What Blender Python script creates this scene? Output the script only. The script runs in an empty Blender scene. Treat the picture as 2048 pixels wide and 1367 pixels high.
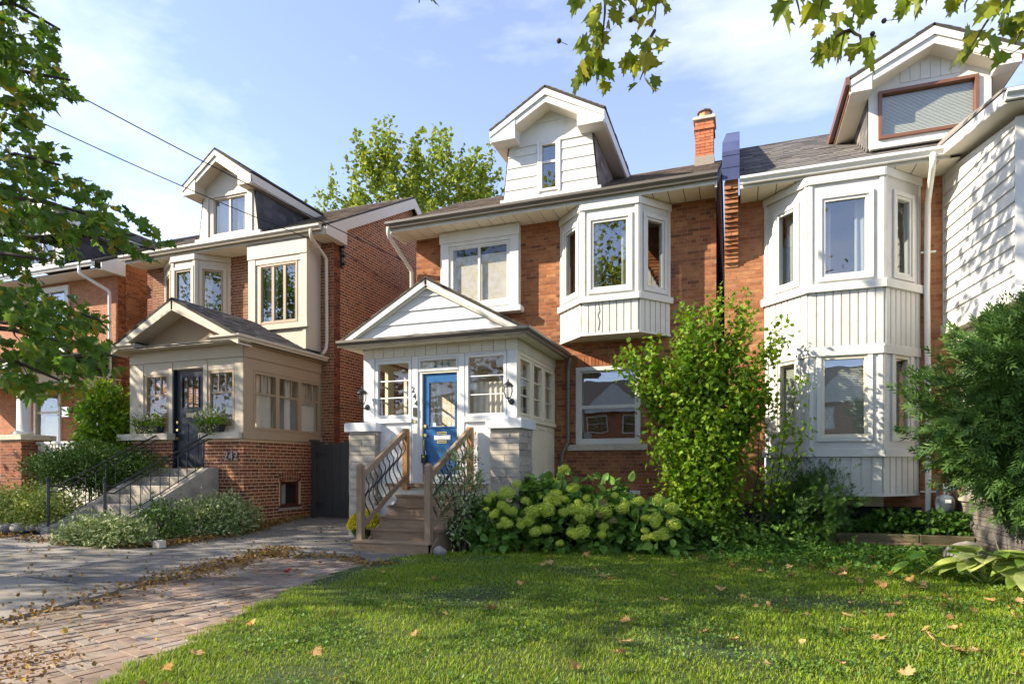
import bpy, math, random
import numpy as np
from mathutils import Vector, Matrix, noise as mnoise
random.seed(7); RNG = np.random.default_rng(7)
R = math.radians
scene = bpy.context.scene
COL = scene.collection

# ------------------------------------------------------------------ camera
CAMH = 1.4; YAW = R(20.2); FPX = 1240.0
cam = bpy.data.cameras.new('camera')
cam.sensor_width = 36.0; cam.lens = 36.0 * FPX / 2048.0
cam.shift_y = (936.0 - 683.5) / 2048.0
cam.clip_start = 0.05; cam.clip_end = 3000
camo = bpy.data.objects.new('camera', cam); COL.objects.link(camo)
camo.location = (0, 0, CAMH); camo.rotation_euler = (R(90), 0, YAW)
scene.camera = camo
FW = np.array([-math.sin(YAW), math.cos(YAW)]); RT = np.array([math.cos(YAW), math.sin(YAW)])

# ------------------------------------------------------------------ light
SUN_AZ, SUN_EL = R(61), R(31)            # azimuth: towards the street's left, from the facade normal
TO_SUN = Vector((-math.sin(SUN_AZ) * math.cos(SUN_EL), -math.cos(SUN_AZ) * math.cos(SUN_EL), math.sin(SUN_EL)))
sun = bpy.data.lights.new('sun', 'SUN'); sun.energy = 2.55; sun.angle = R(0.55); sun.color = (1.0, 0.89, 0.71)
suno = bpy.data.objects.new('sun', sun); COL.objects.link(suno)
suno.rotation_euler = (-TO_SUN).to_track_quat('-Z', 'Y').to_euler(); suno.location = (-20, -15, 25)

world = bpy.data.worlds.new('World'); scene.world = world; world.use_nodes = True
wn = world.node_tree; wn.nodes.clear(); W = wn.nodes.new
sky = W('ShaderNodeTexSky'); sky.sky_type = 'NISHITA'; sky.sun_disc = False
sky.sun_elevation = SUN_EL; sky.sun_rotation = math.atan2(TO_SUN.x, TO_SUN.y)
sky.air_density = 0.75; sky.dust_density = 0.2; sky.ozone_density = 1.5; sky.altitude = 1500
tc = W('ShaderNodeTexCoord'); mp = W('ShaderNodeMapping'); mp.inputs['Scale'].default_value = (1.0, 1.6, 3.2)
mp.inputs['Location'].default_value = (0.55, 0.3, 0.2)
nz = W('ShaderNodeTexNoise'); nz.inputs['Scale'].default_value = 1.7; nz.inputs['Detail'].default_value = 7; nz.inputs['Roughness'].default_value = .58
cr = W('ShaderNodeValToRGB'); cr.color_ramp.elements[0].position = .46; cr.color_ramp.elements[1].position = .80
mul = W('ShaderNodeMath'); mul.operation = 'MULTIPLY_ADD'; mul.inputs[1].default_value = .9; mul.inputs[2].default_value = .10
mix = W('ShaderNodeMix'); mix.data_type = 'RGBA'; mix.inputs['B'].default_value = (3.0, 3.15, 3.5, 1)
bg = W('ShaderNodeBackground'); bg.inputs['Strength'].default_value = 0.102
out = W('ShaderNodeOutputWorld'); L = wn.links.new
L(tc.outputs['Generated'], mp.inputs['Vector']); L(mp.outputs['Vector'], nz.inputs['Vector']); L(nz.outputs['Fac'], cr.inputs['Fac'])
L(cr.outputs['Color'], mul.inputs[0]); L(mul.outputs[0], mix.inputs['Factor']); tint = W('ShaderNodeMix'); tint.data_type = 'RGBA'; tint.blend_type = 'MULTIPLY'; tint.inputs['Factor'].default_value = 1; tint.inputs['B'].default_value = (1.15, 1.0, 1.0, 1); L(sky.outputs[0], tint.inputs['A']); L(tint.outputs['Result'], mix.inputs['A'])
L(mix.outputs['Result'], bg.inputs['Color']); L(bg.outputs[0], out.inputs[0])

vs = scene.view_settings
vs.view_transform = 'Standard'; vs.look = 'None'; vs.gamma = 1; vs.exposure = 2.27; vs.use_curve_mapping = False
cy = scene.cycles
cy.max_bounces = 8; cy.transparent_max_bounces = 16; cy.diffuse_bounces = 4; cy.glossy_bounces = 3
cy.transmission_bounces = 4; cy.use_denoising = True; cy.sample_clamp_indirect = 6.0; cy.caustics_reflective = False; cy.caustics_refractive = False

# ------------------------------------------------------------------ helpers: projection
def proj(p):
    p = np.asarray(p, float).reshape(-1, 3)
    dep = p[:, 0] * FW[0] + p[:, 1] * FW[1]; lat = p[:, 0] * RT[0] + p[:, 1] * RT[1]
    d = np.where(np.abs(dep) < .05, .05, dep)
    return 1024 + FPX * lat / d, 936 - FPX * (p[:, 2] - CAMH) / d, dep
def at(u, v, dep):                       # a point DEP metres in front of the camera
    a = (u - 1024) / FPX
    return Vector(((FW[0] + RT[0] * a) * dep, (FW[1] + RT[1] * a) * dep, CAMH + (936 - v) / FPX * dep))
def sm(a, b, x):
    t = np.clip((x - a) / (b - a), 0, 1); return t * t * (3 - 2 * t)
def gz(x, y):                            # the ground: rises gently to the left and towards the houses
    x = np.asarray(x, float); y = np.asarray(y, float)
    z = .028 * np.clip(-5.2 - x, 0, 7) + .12 * sm(9.5, 12, y) * np.clip((-5.5 - x) / 3, 0, 1)
    z = z + .10 * sm(9.6, 12.2, y) * np.clip((x + 4.6) / 1.5, 0, 1)
    return z
def g(x, y): return float(gz(x, y))

# ------------------------------------------------------------------ helpers: materials
MATS = {}
def mat(name, cols, rough=.6, var=.0, nscale=6., bump=0., bscale=40., rnd=0., spec=.35, metal=0., transl=0., stretch=None, stain=None, emit=0, bdet=6):
    """cols: one colour, or several picked per piece (island / object); var: soft noise on value; stain=(colour, scale, lo, hi)"""
    if name in MATS: return MATS[name]
    m = bpy.data.materials.new(name); m.use_nodes = True; MATS[name] = m
    nt = m.node_tree; N = nt.nodes; Lk = nt.links.new
    b = N['Principled BSDF']; o = N['Material Output']
    if not isinstance(cols[0], (tuple, list)): cols = [cols]
    t = N.new('ShaderNodeTexCoord'); vec = t.outputs['Object']
    if True:
        ge = N.new('ShaderNodeNewGeometry'); oi = N.new('ShaderNodeObjectInfo')
        ad = N.new('ShaderNodeMath'); ad.operation = 'ADD'; fr = N.new('ShaderNodeMath'); fr.operation = 'FRACT'
        Lk(ge.outputs['Random Per Island'], ad.inputs[0]); Lk(oi.outputs['Random'], ad.inputs[1]); Lk(ad.outputs[0], fr.inputs[0]); rv = fr.outputs[0]
        vec = ge.outputs['Position']
    if stretch:
        mm = N.new('ShaderNodeMapping'); mm.inputs['Scale'].default_value = stretch; Lk(vec, mm.inputs['Vector']); vec = mm.outputs['Vector']
    if len(cols) > 1:
        ra = N.new('ShaderNodeValToRGB'); ra.color_ramp.interpolation = 'LINEAR'; e = ra.color_ramp.elements
        while len(e) < len(cols): e.new(.5)
        for i, c in enumerate(cols): e[i].position = i / (len(cols) - 1); e[i].color = (*c, 1)
        Lk(rv, ra.inputs['Fac']); cur = ra.outputs['Color']
    else:
        rgb = N.new('ShaderNodeRGB'); rgb.outputs[0].default_value = (*cols[0], 1); cur = rgb.outputs[0]
    def hsv(cur, src, amt, lo=0., hi=1.):
        mr = N.new('ShaderNodeMapRange'); mr.inputs['From Min'].default_value = lo; mr.inputs['From Max'].default_value = hi
        mr.inputs['To Min'].default_value = 1 - amt; mr.inputs['To Max'].default_value = 1 + amt; Lk(src, mr.inputs['Value'])
        h = N.new('ShaderNodeHueSaturation'); Lk(mr.outputs[0], h.inputs['Value']); Lk(cur, h.inputs['Color']); return h.outputs[0]
    if var:
        n = N.new('ShaderNodeTexNoise'); n.inputs['Scale'].default_value = nscale; n.inputs['Detail'].default_value = 6; n.inputs['Roughness'].default_value = .65
        Lk(vec, n.inputs['Vector']); cur = hsv(cur, n.outputs['Fac'], var, .25, .75)
    if rnd: cur = hsv(cur, rv, rnd)
    if stain:
        sc, ss, lo, hi = stain
        n = N.new('ShaderNodeTexNoise'); n.inputs['Scale'].default_value = ss; n.inputs['Detail'].default_value = 8; n.inputs['Roughness'].default_value = .7
        Lk(vec, n.inputs['Vector'])
        mr = N.new('ShaderNodeMapRange'); mr.inputs['From Min'].default_value = lo; mr.inputs['From Max'].default_value = hi; Lk(n.outputs['Fac'], mr.inputs['Value'])
        mx = N.new('ShaderNodeMix'); mx.data_type = 'RGBA'; mx.inputs['B'].default_value = (*sc, 1); Lk(mr.outputs[0], mx.inputs['Factor']); Lk(cur, mx.inputs['A']); cur = mx.outputs['Result']
    Lk(cur, b.inputs['Base Color'])
    b.inputs['Roughness'].default_value = rough; b.inputs['Specular IOR Level'].default_value = spec; b.inputs['Metallic'].default_value = metal
    if bump:
        n = N.new('ShaderNodeTexNoise'); n.inputs['Scale'].default_value = bscale; n.inputs['Detail'].default_value = bdet; Lk(vec, n.inputs['Vector'])
        bu = N.new('ShaderNodeBump'); bu.inputs['Strength'].default_value = bump; bu.inputs['Distance'].default_value = .003
        Lk(n.outputs['Fac'], bu.inputs['Height']); Lk(bu.outputs[0], b.inputs['Normal'])
    if transl:
        tr = N.new('ShaderNodeBsdfTranslucent'); Lk(cur, tr.inputs['Color'])
        ms = N.new('ShaderNodeMixShader'); ms.inputs[0].default_value = transl; Lk(b.outputs[0], ms.inputs[1]); Lk(tr.outputs[0], ms.inputs[2]); Lk(ms.outputs[0], o.inputs[0])
    return m

def glass_mat(name, tint, f0=.05):
    if name in MATS: return MATS[name]
    m = bpy.data.materials.new(name); m.use_nodes = True; MATS[name] = m
    nt = m.node_tree; N = nt.nodes; Lk = nt.links.new; N.remove(N['Principled BSDF'])
    lw = N.new('ShaderNodeLayerWeight'); lw.inputs['Blend'].default_value = .5      # Schlick, the same from both sides of the pane
    pw = N.new('ShaderNodeMath'); pw.operation = 'POWER'; pw.inputs[1].default_value = 5; Lk(lw.outputs['Facing'], pw.inputs[0])
    fz = N.new('ShaderNodeMath'); fz.operation = 'MULTIPLY_ADD'; fz.inputs[1].default_value = 1 - f0; fz.inputs[2].default_value = f0; Lk(pw.outputs[0], fz.inputs[0])
    tr = N.new('ShaderNodeBsdfTransparent'); tr.inputs[0].default_value = (*tint, 1)
    gl = N.new('ShaderNodeBsdfGlossy'); gl.inputs['Roughness'].default_value = 0.0; gl.inputs[0].default_value = (1, 1, 1, 1)
    ge = N.new('ShaderNodeNewGeometry'); n = N.new('ShaderNodeTexNoise'); n.inputs['Scale'].default_value = 2.2; n.inputs['Detail'].default_value = 1
    bu = N.new('ShaderNodeBump'); bu.inputs['Strength'].default_value = .05; bu.inputs['Distance'].default_value = .02
    Lk(ge.outputs['Position'], n.inputs['Vector']); Lk(n.outputs['Fac'], bu.inputs['Height']); Lk(bu.outputs[0], gl.inputs['Normal'])
    ms = N.new('ShaderNodeMixShader'); Lk(fz.outputs[0], ms.inputs[0]); Lk(tr.outputs[0], ms.inputs[1]); Lk(gl.outputs[0], ms.inputs[2])
    Lk(ms.outputs[0], N['Material Output'].inputs[0])
    return m

# ------------------------------------------------------------------ helpers: objects
ORG = {}                                  # world origin of each thing
def tag(o, label=None, cat=None, group=None, kind=None):
    if label: o['label'] = label
    if cat: o['category'] = cat
    if group: o['group'] = group
    if kind: o['kind'] = kind
    return o
def thing(name, label, cat, loc=(0, 0, 0), group=None):
    o = bpy.data.objects.new(name, None); COL.objects.link(o); o.location = loc; o.empty_display_size = .2
    tag(o, label, cat, group); ORG[o.name] = Vector(loc); return o
def attach(o, parent):
    if parent is not None:
        o.parent = parent
        off = ORG.get(parent.name)
        if off is None: off = Vector((0, 0, 0))
        o.matrix_parent_inverse = Matrix.Translation(-off)
def link(name, me, parent=None, material=None):
    if material is not None and len(me.materials) == 0: me.materials.append(material)
    o = bpy.data.objects.new(name, me); COL.objects.link(o); attach(o, parent); return o

class MB:
    def __init__(s): s.v = []; s.f = []
    def add(s, vs, fs):
        k = len(s.v); s.v += [tuple(p) for p in vs]; s.f += [tuple(i + k for i in f) for f in fs]; return s
    def hexa(s, p):                        # 8 points: bottom ring 0-3, top ring 4-7
        return s.add(p, [(0, 3, 2, 1), (4, 5, 6, 7), (0, 1, 5, 4), (1, 2, 6, 5), (2, 3, 7, 6), (3, 0, 4, 7)])
    def box(s, x0, x1, y0, y1, z0, z1):
        return s.hexa([(x0, y0, z0), (x1, y0, z0), (x1, y1, z0), (x0, y1, z0), (x0, y0, z1), (x1, y0, z1), (x1, y1, z1), (x0, y1, z1)])
    def pbox(s, P, u0, u1, z0, z1, d0, d1):
        q = [P(u0, z0, d1), P(u1, z0, d1), P(u1, z0, d0), P(u0, z0, d0), P(u0, z1, d1), P(u1, z1, d1), P(u1, z1, d0), P(u0, z1, d0)]
        return s.hexa(q)
    def prism(s, poly, off):               # polygon of 3-D points swept along a vector
        n = len(poly); off = Vector(off); a = [Vector(p) for p in poly]; b = [p + off for p in a]
        fs = [tuple(range(n - 1, -1, -1)), tuple(range(n, 2 * n))] + [(i, (i + 1) % n, n + (i + 1) % n, n + i) for i in range(n)]
        return s.add(a + b, fs)
    def beam(s, a, b, w, h, up=(0, 0, 1)): # box along a-b, w across, h up
        a = Vector(a); b = Vector(b); d = (b - a).normalized(); up = Vector(up); sd = d.cross(up).normalized(); u2 = sd.cross(d).normalized()
        x = sd * w / 2; y = u2 * h / 2
        return s.hexa([a - x - y, a + x - y, b + x - y, b - x - y, a - x + y, a + x + y, b + x + y, b - x + y])
    def tube(s, pts, r, seg=8, cap=True):
        pts = [Vector(p) for p in pts]; n = len(pts)
        rs = r if isinstance(r, (list, tuple)) else [r] * n
        k = len(s.v); prev = None
        for i, p in enumerate(pts):
            d = (pts[min(i + 1, n - 1)] - pts[max(i - 1, 0)])
            d = d.normalized() if d.length > 1e-9 else Vector((0, 0, 1))
            if prev is None: a = d.orthogonal().normalized()
            else:
                a = prev - d * prev.dot(d); a = a.normalized() if a.length > 1e-6 else d.orthogonal().normalized()
            prev = a; b = d.cross(a)
            for j in range(seg):
                t = 2 * math.pi * j / seg; s.v.append(tuple(p + (a * math.cos(t) + b * math.sin(t)) * rs[i]))
        for i in range(n - 1):
            for j in range(seg):
                s.f.append((k + i * seg + j, k + i * seg + (j + 1) % seg, k + (i + 1) * seg + (j + 1) % seg, k + (i + 1) * seg + j))
        if cap: s.f.append(tuple(k + j for j in range(seg - 1, -1, -1))); s.f.append(tuple(k + (n - 1) * seg + j for j in range(seg)))
        return s
    def lathe(s, c, prof, seg=16):         # prof: (r, z) pairs about a vertical axis at c
        k = len(s.v); c = Vector(c)
        for r, z in prof:
            for j in range(seg):
                t = 2 * math.pi * j / seg; s.v.append((c.x + r * math.cos(t), c.y + r * math.sin(t), c.z + z))
        n = len(prof)
        for i in range(n - 1):
            for j in range(seg):
                s.f.append((k + i * seg + j, k + i * seg + (j + 1) % seg, k + (i + 1) * seg + (j + 1) % seg, k + (i + 1) * seg + j))
        s.f.append(tuple(k + j for j in range(seg - 1, -1, -1))); s.f.append(tuple(k + (n - 1) * seg + j for j in range(seg)))
        return s
    def build(s, name, m, parent=None, smooth=False, label=None, bevel=0):
        me = bpy.data.meshes.new(name); me.from_pydata(s.v, [], s.f); me.update()
        if smooth: me.polygons.foreach_set('use_smooth', [True] * len(me.polygons))
        o = link(name, me, parent, m)
        if label: o['label'] = label
        if bevel:
            md = o.modifiers.new('edge', 'BEVEL'); md.width = bevel; md.segments = 2; md.limit_method = 'ANGLE'
        return o

class Pl:                                  # a vertical plane: u along it, z up, d outwards
    def __init__(s, o, u): s.o = Vector((o[0], o[1], 0)); s.u = Vector((u[0], u[1], 0)).normalized(); s.n = Vector((s.u.y, -s.u.x, 0))
    def __call__(s, u, z, d=0): p = s.o + s.u * u + s.n * d; return Vector((p.x, p.y, z))
def plane_between(a, b): return Pl(a, (b[0] - a[0], b[1] - a[1])), math.hypot(b[0] - a[0], b[1] - a[1])

def raw_mesh(name, V, Fq):                 # fast mesh from numpy: V (n,3), Fq list of arrays of equal-size faces
    me = bpy.data.meshes.new(name); V = np.ascontiguousarray(V, dtype=np.float32)
    me.vertices.add(len(V)); me.vertices.foreach_set('co', V.ravel())
    idx = np.concatenate([f.ravel() for f in Fq]).astype(np.int32)
    tot = np.concatenate([np.full(len(f), f.shape[1], np.int32) for f in Fq]); st = np.concatenate([[0], np.cumsum(tot)[:-1]]).astype(np.int32)
    me.loops.add(len(idx)); me.loops.foreach_set('vertex_index', idx)
    me.polygons.add(len(tot)); me.polygons.foreach_set('loop_start', st); me.polygons.foreach_set('loop_total', tot)
    me.polygons.foreach_set('use_smooth', np.zeros(len(tot), bool))
    me.update(calc_edges=True); return me
CUBE_V = np.array([(-.5, -.5, -.5), (.5, -.5, -.5), (.5, .5, -.5), (-.5, .5, -.5), (-.5, -.5, .5), (.5, -.5, .5), (.5, .5, .5), (-.5, .5, .5)])
CUBE_F = np.array([(0, 3, 2, 1), (4, 5, 6, 7), (0, 1, 5, 4), (1, 2, 6, 5), (2, 3, 7, 6), (3, 0, 4, 7)])
UNIT = {}
def scatter_mesh(name, uv, uf, M):         # many copies of a small mesh joined
    M = np.asarray(M); n = len(M); k = len(uv)
    V = np.einsum('nij,kj->nki', M[:, :3, :3], uv) + M[:, None, :3, 3]
    Fs = [(f[None] + (np.arange(n) * k)[:, None, None]).reshape(-1, f.shape[1]) for f in uf]
    return raw_mesh(name, V.reshape(-1, 3), Fs)
def pieces(parent, name, rest, M, material, limit=300, uv=CUBE_V, uf=(CUBE_F,), key='cube', minpx=9, smooth=False):
    """M: list of 4x4. The LIMIT that show largest are objects of their own (shared mesh), the rest one joined part."""
    if len(M) == 0: return
    M = np.asarray(M, float)
    u, v, dep = proj(M[:, :3, 3]); sz = np.linalg.norm(M[:, :3, :3], axis=1).max(axis=1) * FPX / np.maximum(dep, .3)
    ok = (dep > .3) & (u > -10) & (u < 2058) & (v > -10) & (v < 1377) & (sz > minpx)
    order = np.argsort(np.where(ok, -sz, 1e9))[:min(limit, int(ok.sum()))]
    pick = np.zeros(len(M), bool); pick[order] = True
    kk = (key, material.name)
    if kk not in UNIT:
        UNIT[kk] = raw_mesh(name, uv, list(uf)); UNIT[kk].materials.append(material)
    me = UNIT[kk]
    for i in np.nonzero(pick)[0]:
        o = bpy.data.objects.new(name, me); COL.objects.link(o); attach(o, parent); o.matrix_basis = Matrix([tuple(r) for r in M[i]])
    if (~pick).any():
        me = scatter_mesh(rest, uv, uf, M[~pick]); o = link(rest, me, parent, material); o['kind'] = 'stuff'
def mtx(c, x, y, z):                       # columns: scaled axes
    m = np.eye(4); m[:3, 0] = x; m[:3, 1] = y; m[:3, 2] = z; m[:3, 3] = c; return m

def wall_cells(mb, P, u0, u1, z0, z1, holes, d0, d1):
    us = sorted({u0, u1, *[min(max(h[i], u0), u1) for h in holes for i in (0, 1)]}); zs = sorted({z0, z1, *[min(max(h[i], z0), z1) for h in holes for i in (2, 3)]})
    for i in range(len(us) - 1):
        z_run = None
        for j in range(len(zs) - 1):
            uc = (us[i] + us[i + 1]) / 2; zc = (zs[j] + zs[j + 1]) / 2
            solid = not any(h[0] < uc < h[1] and h[2] < zc < h[3] for h in holes)
            if solid and z_run is None: z_run = zs[j]
            if z_run is not None and (not solid): mb.pbox(P, us[i], us[i + 1], z_run, zs[j], d0, d1); z_run = None
        if z_run is not None: mb.pbox(P, us[i], us[i + 1], z_run, zs[-1], d0, d1)
    return mb
def bricks(P, u0, u1, z0, z1, holes=(), top=None, course=.0735, blen=.225, joint=.012, rise=.0035, header=6, seed=1):
    rr = random.Random(seed); M = []; n = int((z1 - z0) / course + .5); un = np.array(P.u); nn = np.array(P.n); o = np.array(P.o)
    for j in range(n):
        za = z0 + j * course; zb = za + course - joint; zc = (za + zb) / 2
        L = blen / 2 if (header and j % header == 3) else blen
        u = u0 - (L / 2 if j % 2 else 0) + (0 if not header else 0)
        while u < u1 - .01:
            a, b = max(u, u0), min(u + L - joint, u1); u += L
            if b - a < .03: continue
            if rr.random() < .10 and L > .15 and b - a > .19:        # the odd pair of headers
                segs = [(a, a + (b - a) / 2 - joint / 2), (a + (b - a) / 2 + joint / 2, b)]
            else: segs = [(a, b)]
            for a1, b1 in segs:
                spans = [(a1, b1)]
                for h in holes:
                    if zb > h[2] + .012 and za < h[3] - .012:
                        new = []
                        for s, e in spans:
                            if e <= h[0] or s >= h[1]: new.append((s, e)); continue
                            if s < h[0] - .02: new.append((s, h[0]))
                            if e > h[1] + .02: new.append((h[1], e))
                        spans = new
                for s, e in spans:
                    c = (s + e) / 2
                    if top is not None and zb > top(c): continue
                    rs = rise + rr.uniform(-.0012, .0014); dd = .05
                    p = o + un * c + nn * (rs - dd / 2); p[2] = zc + rr.uniform(-.001, .001)
                    M.append(mtx(p, un * (e - s), -nn * dd, (0, 0, zb - za)))
    return M
def shingles(p0, p1, p2, p3, exposure=.142, tab=.31, seed=2, thick=.009):
    """p0,p1 eave left/right, p2,p3 ridge right/left"""
    rr = random.Random(seed); p0, p1, p2, p3 = [Vector(p) for p in (p0, p1, p2, p3)]
    n = (p1 - p0).cross(p3 - p0).normalized()
    if n.z < 0: n = -n
    up = ((p3 + p2) / 2 - (p0 + p1) / 2); H = up.length
    along = (p1 - p0).normalized(); upd = n.cross(along).normalized()
    if upd.dot(up) < 0: upd = -upd
    rows = max(1, int(H / exposure)); M = []
    for j in range(rows):
        t = (j + .5) / rows; a = p0.lerp(p3, t); b = p1.lerp(p2, t); Lr = (b - a).length
        if Lr < .05: continue
        u = -rr.uniform(0, tab)
        while u < Lr:
            w = tab * rr.uniform(.62, 1.25); s, e = max(u, 0), min(u + w - .006, Lr); u += w
            if e - s < .03: continue
            th = thick * rr.uniform(.7, 1.6); ln = exposure * rr.uniform(1.0, 1.12)
            c = a + along * ((s + e) / 2) + n * (th / 2 + .004) - upd * rr.uniform(0, .012)
            tilt = (upd + n * -.06).normalized(); nn = along.cross(tilt).normalized()
            if nn.dot(n) < 0: nn = -nn
            M.append(mtx(c, along * (e - s), tilt * ln, nn * th))
    return M
def strips(P, u0, u1, z0, z1, w, d0, d1, gap=.006, vertical=True, seed=3):
    """board / panel pieces filling a rectangle of a plane"""
    M = []; un = np.array(P.u); nn = np.array(P.n); o = np.array(P.o)
    if vertical:
        n = max(1, round((u1 - u0) / w)); ww = (u1 - u0) / n
        for i in range(n):
            c = o + un * (u0 + (i + .5) * ww) + nn * ((d0 + d1) / 2); c[2] = (z0 + z1) / 2; M.append(mtx(c, un * (ww - gap), -nn * (d1 - d0), (0, 0, z1 - z0)))
    else:
        n = max(1, round((z1 - z0) / w)); ww = (z1 - z0) / n
        for i in range(n):
            c = o + un * ((u0 + u1) / 2) + nn * ((d0 + d1) / 2); c[2] = z0 + (i + .5) * ww; M.append(mtx(c, un * (u1 - u0), -nn * (d1 - d0), (0, 0, ww - gap)))
    return M
def clapboards(parent, P, zs, edges, m, name='siding_board', t=.018, lap=.012):
    """lapped boards: each is a wedge, thicker at its lower edge; edges(z)->(u0,u1)"""
    for a, b in zip(zs[:-1], zs[1:]):
        (l0, r0), (l1, r1) = edges(a), edges(b)
        if max(r0 - l0, r1 - l1) < .03: continue
        mb = MB(); mb.hexa([P(l0, a, t), P(r0, a, t), P(r0, a, 0), P(l0, a, 0), P(l1, b + .001, .004), P(r1, b + .001, .004), P(r1, b + .001, 0), P(l1, b + .001, 0)])
        mb.build(name, m, parent)
# ------------------------------------------------------------------ materials
BRICK244 = mat('brick_red_painted', [(0.286, 0.102, 0.042), (0.377, 0.155, 0.065), (0.217, 0.075, 0.033), (0.412, 0.178, 0.074), (0.320, 0.116, 0.048), (0.160, 0.061, 0.030), (0.355, 0.133, 0.056)], .85, .22, 9, .5, 120, spec=.2, stain=((.10, .05, .035), 1.3, .50, .78))
MORT244 = mat('mortar_red', (.33, .20, .125), .95, .25, 12, .4, 90)
BRICK242 = mat('brick_red_brown', [(0.184, 0.056, 0.031), (0.241, 0.076, 0.037), (0.127, 0.045, 0.029), (0.276, 0.095, 0.046), (0.207, 0.065, 0.033), (0.092, 0.036, 0.029)], .85, .22, 10, .5, 120, spec=.2)
MORT242 = mat('mortar_buff', (.58, .42, .25), .95, .2, 12, .4, 90)
BRICK3 = mat('brick_orange_brown', [(0.314, 0.126, 0.059), (0.396, 0.172, 0.080), (0.256, 0.092, 0.042), (0.361, 0.149, 0.069), (0.442, 0.206, 0.100)], .85, .2, 9, .5, 120, spec=.2)
MORT3 = mat('mortar_sand', (.36, .22, .13), .95, .2, 12, .4, 90)
WHITE = mat('white_painted_wood', (.63, .62, .58), .5, .08, 3, .12, 30, rnd=.03, stain=((.42, .39, .33), 4, .58, .9))
WHITEW = mat('white_worn_paint', (.68, .69, .69), .6, .06, 3, .3, 14, stain=((.40, .37, .33), 9, .68, .82))
CREAM = mat('cream_vinyl', (.62, .58, .48), .45, .04, 2, rnd=.03)
CREAMW = mat('cream_painted_wood', (.72, .66, .50), .55, .05, 4, .1, 20, rnd=.02)
VINYL = mat('white_vinyl_siding', (.60, .59, .55), .4, .08, 1.5, .08, 60, rnd=.05, stain=((.40, .38, .33), 2.6, .56, .92))
SOFFIT = mat('soffit_vinyl', (.76, .70, .58), .5, .04, 2, rnd=.03)
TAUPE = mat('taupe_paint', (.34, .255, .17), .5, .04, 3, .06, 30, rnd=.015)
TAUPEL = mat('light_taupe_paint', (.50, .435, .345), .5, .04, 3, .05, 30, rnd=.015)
GUTTERD = mat('gutter_brown_grey', (.14, .12, .10), .35, .06, 3, spec=.5)
GUTTERT = mat('gutter_taupe', (.52, .45, .36), .35, .05, 3, spec=.5)
GUTTERW = mat('gutter_white', (.68, .67, .63), .35, .04, 3, spec=.5)
SHING = mat('asphalt_shingle_brown', [(.15, .12, .10), (.22, .18, .15), (.10, .08, .07), (.26, .21, .17), (.18, .15, .12)], .95, .25, 60, .6, 300, spec=.15)
SHINGD = mat('asphalt_shingle_dark', [(.055, .05, .05), (.09, .08, .08), (.07, .065, .07), (.11, .10, .095)], .95, .25, 60, .6, 300, spec=.15)
SHINGG = mat('asphalt_shingle_grey', [(.13, .12, .115), (.19, .175, .165), (.09, .085, .085), (.24, .22, .20)], .95, .25, 60, .6, 300, spec=.15)
ROOFB = mat('roof_felt', (.05, .045, .04), .95, .1, 20)
GLASS = glass_mat('window_glass', (.93, .95, .94), .06)
GLASSD = glass_mat('window_glass_mirrored', (.84, .87, .87), .13)
GLASSP = glass_mat('porch_glass', (.97, .97, .96), .035)
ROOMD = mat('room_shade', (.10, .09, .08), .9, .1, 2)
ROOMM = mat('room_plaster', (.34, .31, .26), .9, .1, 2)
ROOML = mat('porch_interior_cream', (.70, .64, .53), .8, .05, 3)
CURT = mat('curtain_cloth', (.66, .63, .56), .9, .08, 8, transl=.25)
CURTW = mat('curtain_sheer', (.80, .80, .78), .9, .05, 8, transl=.35)
BLIND = mat('blind_slats', (.62, .60, .50), .6, .04, 5)
BLUE = mat('blue_door_paint', (.004, .095, .27), .4, .08, 4, .05, 20, spec=.5)
NAVY = mat('navy_door_paint', (.016, .02, .03), .45, .1, 4, .04, 20, spec=.25)
BRASS = mat('brass', (.62, .48, .20), .3, .1, 20, metal=.9)
STEEL = mat('steel', (.55, .54, .52), .3, .1, 20, metal=.9)
BLACK = mat('black_iron', (.018, .018, .02), .38, .1, 20, spec=.5)
COPPER = mat('copper_brown_metal', (.17, .075, .042), .4, .12, 6, spec=.5)
CAPBLUE = mat('blue_grey_sheet_metal', (.05, .064, .145), .5, .2, 2, spec=.35, stain=((.08, .09, .14), 3, .5, .8))
STONE = mat('grey_stone', [(.38, .34, .28), (.45, .40, .335), (.32, .285, .235), (.50, .44, .365)], .9, .25, 7, 1.0, 24, spec=.2, stretch=(1, 1, 2.2))
STONEJ = mat('stone_mortar', (.30, .28, .25), .95, .2, 20)
CONC = mat('old_concrete', (.34, .30, .245), .9, .2, 5, .5, 60, stain=((.17, .15, .12), 1.8, .5, .75))
LIME = mat('limestone_sill', (.50, .45, .35), .9, .2, 8, .5, 50)
OLDWOOD = mat('weathered_wood', [(.25, .165, .10), (.30, .205, .13), (.21, .14, .088)], .85, .28, 5, .5, 16, stretch=(.7, 5, 8))
POSTW = mat('weathered_wood_post', [(.25, .17, .108), (.29, .20, .13)], .85, .25, 4, .5, 14, stretch=(6, 6, .6))
NEWWOOD = mat('orange_stained_wood', (.38, .18, .06), .7, .25, 4, .3, 14, stretch=(6, 6, .5))
GATE = mat('charcoal_painted_boards', (.045, .043, .043), .6, .15, 4, .2, 14, rnd=.12, stretch=(5, 5, .7))
MAROON = mat('maroon_paint', (.085, .022, .018), .5, .1, 6)
RUBBER = mat('black_cable', (.015, .015, .016), .6)
GREYM = mat('grey_meter_paint', (.13, .155, .175), .5, .1, 8)
PAPER = mat('white_label', (.75, .75, .72), .7, .1, 60)
TERRA = mat('red_pot', (.45, .05, .02), .6)
PLASTICB = mat('black_planter_plastic', (.03, .03, .03), .5)
TEALN = mat('teal_painted_numerals', (.04, .16, .17), .5)
MISC = {}

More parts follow.
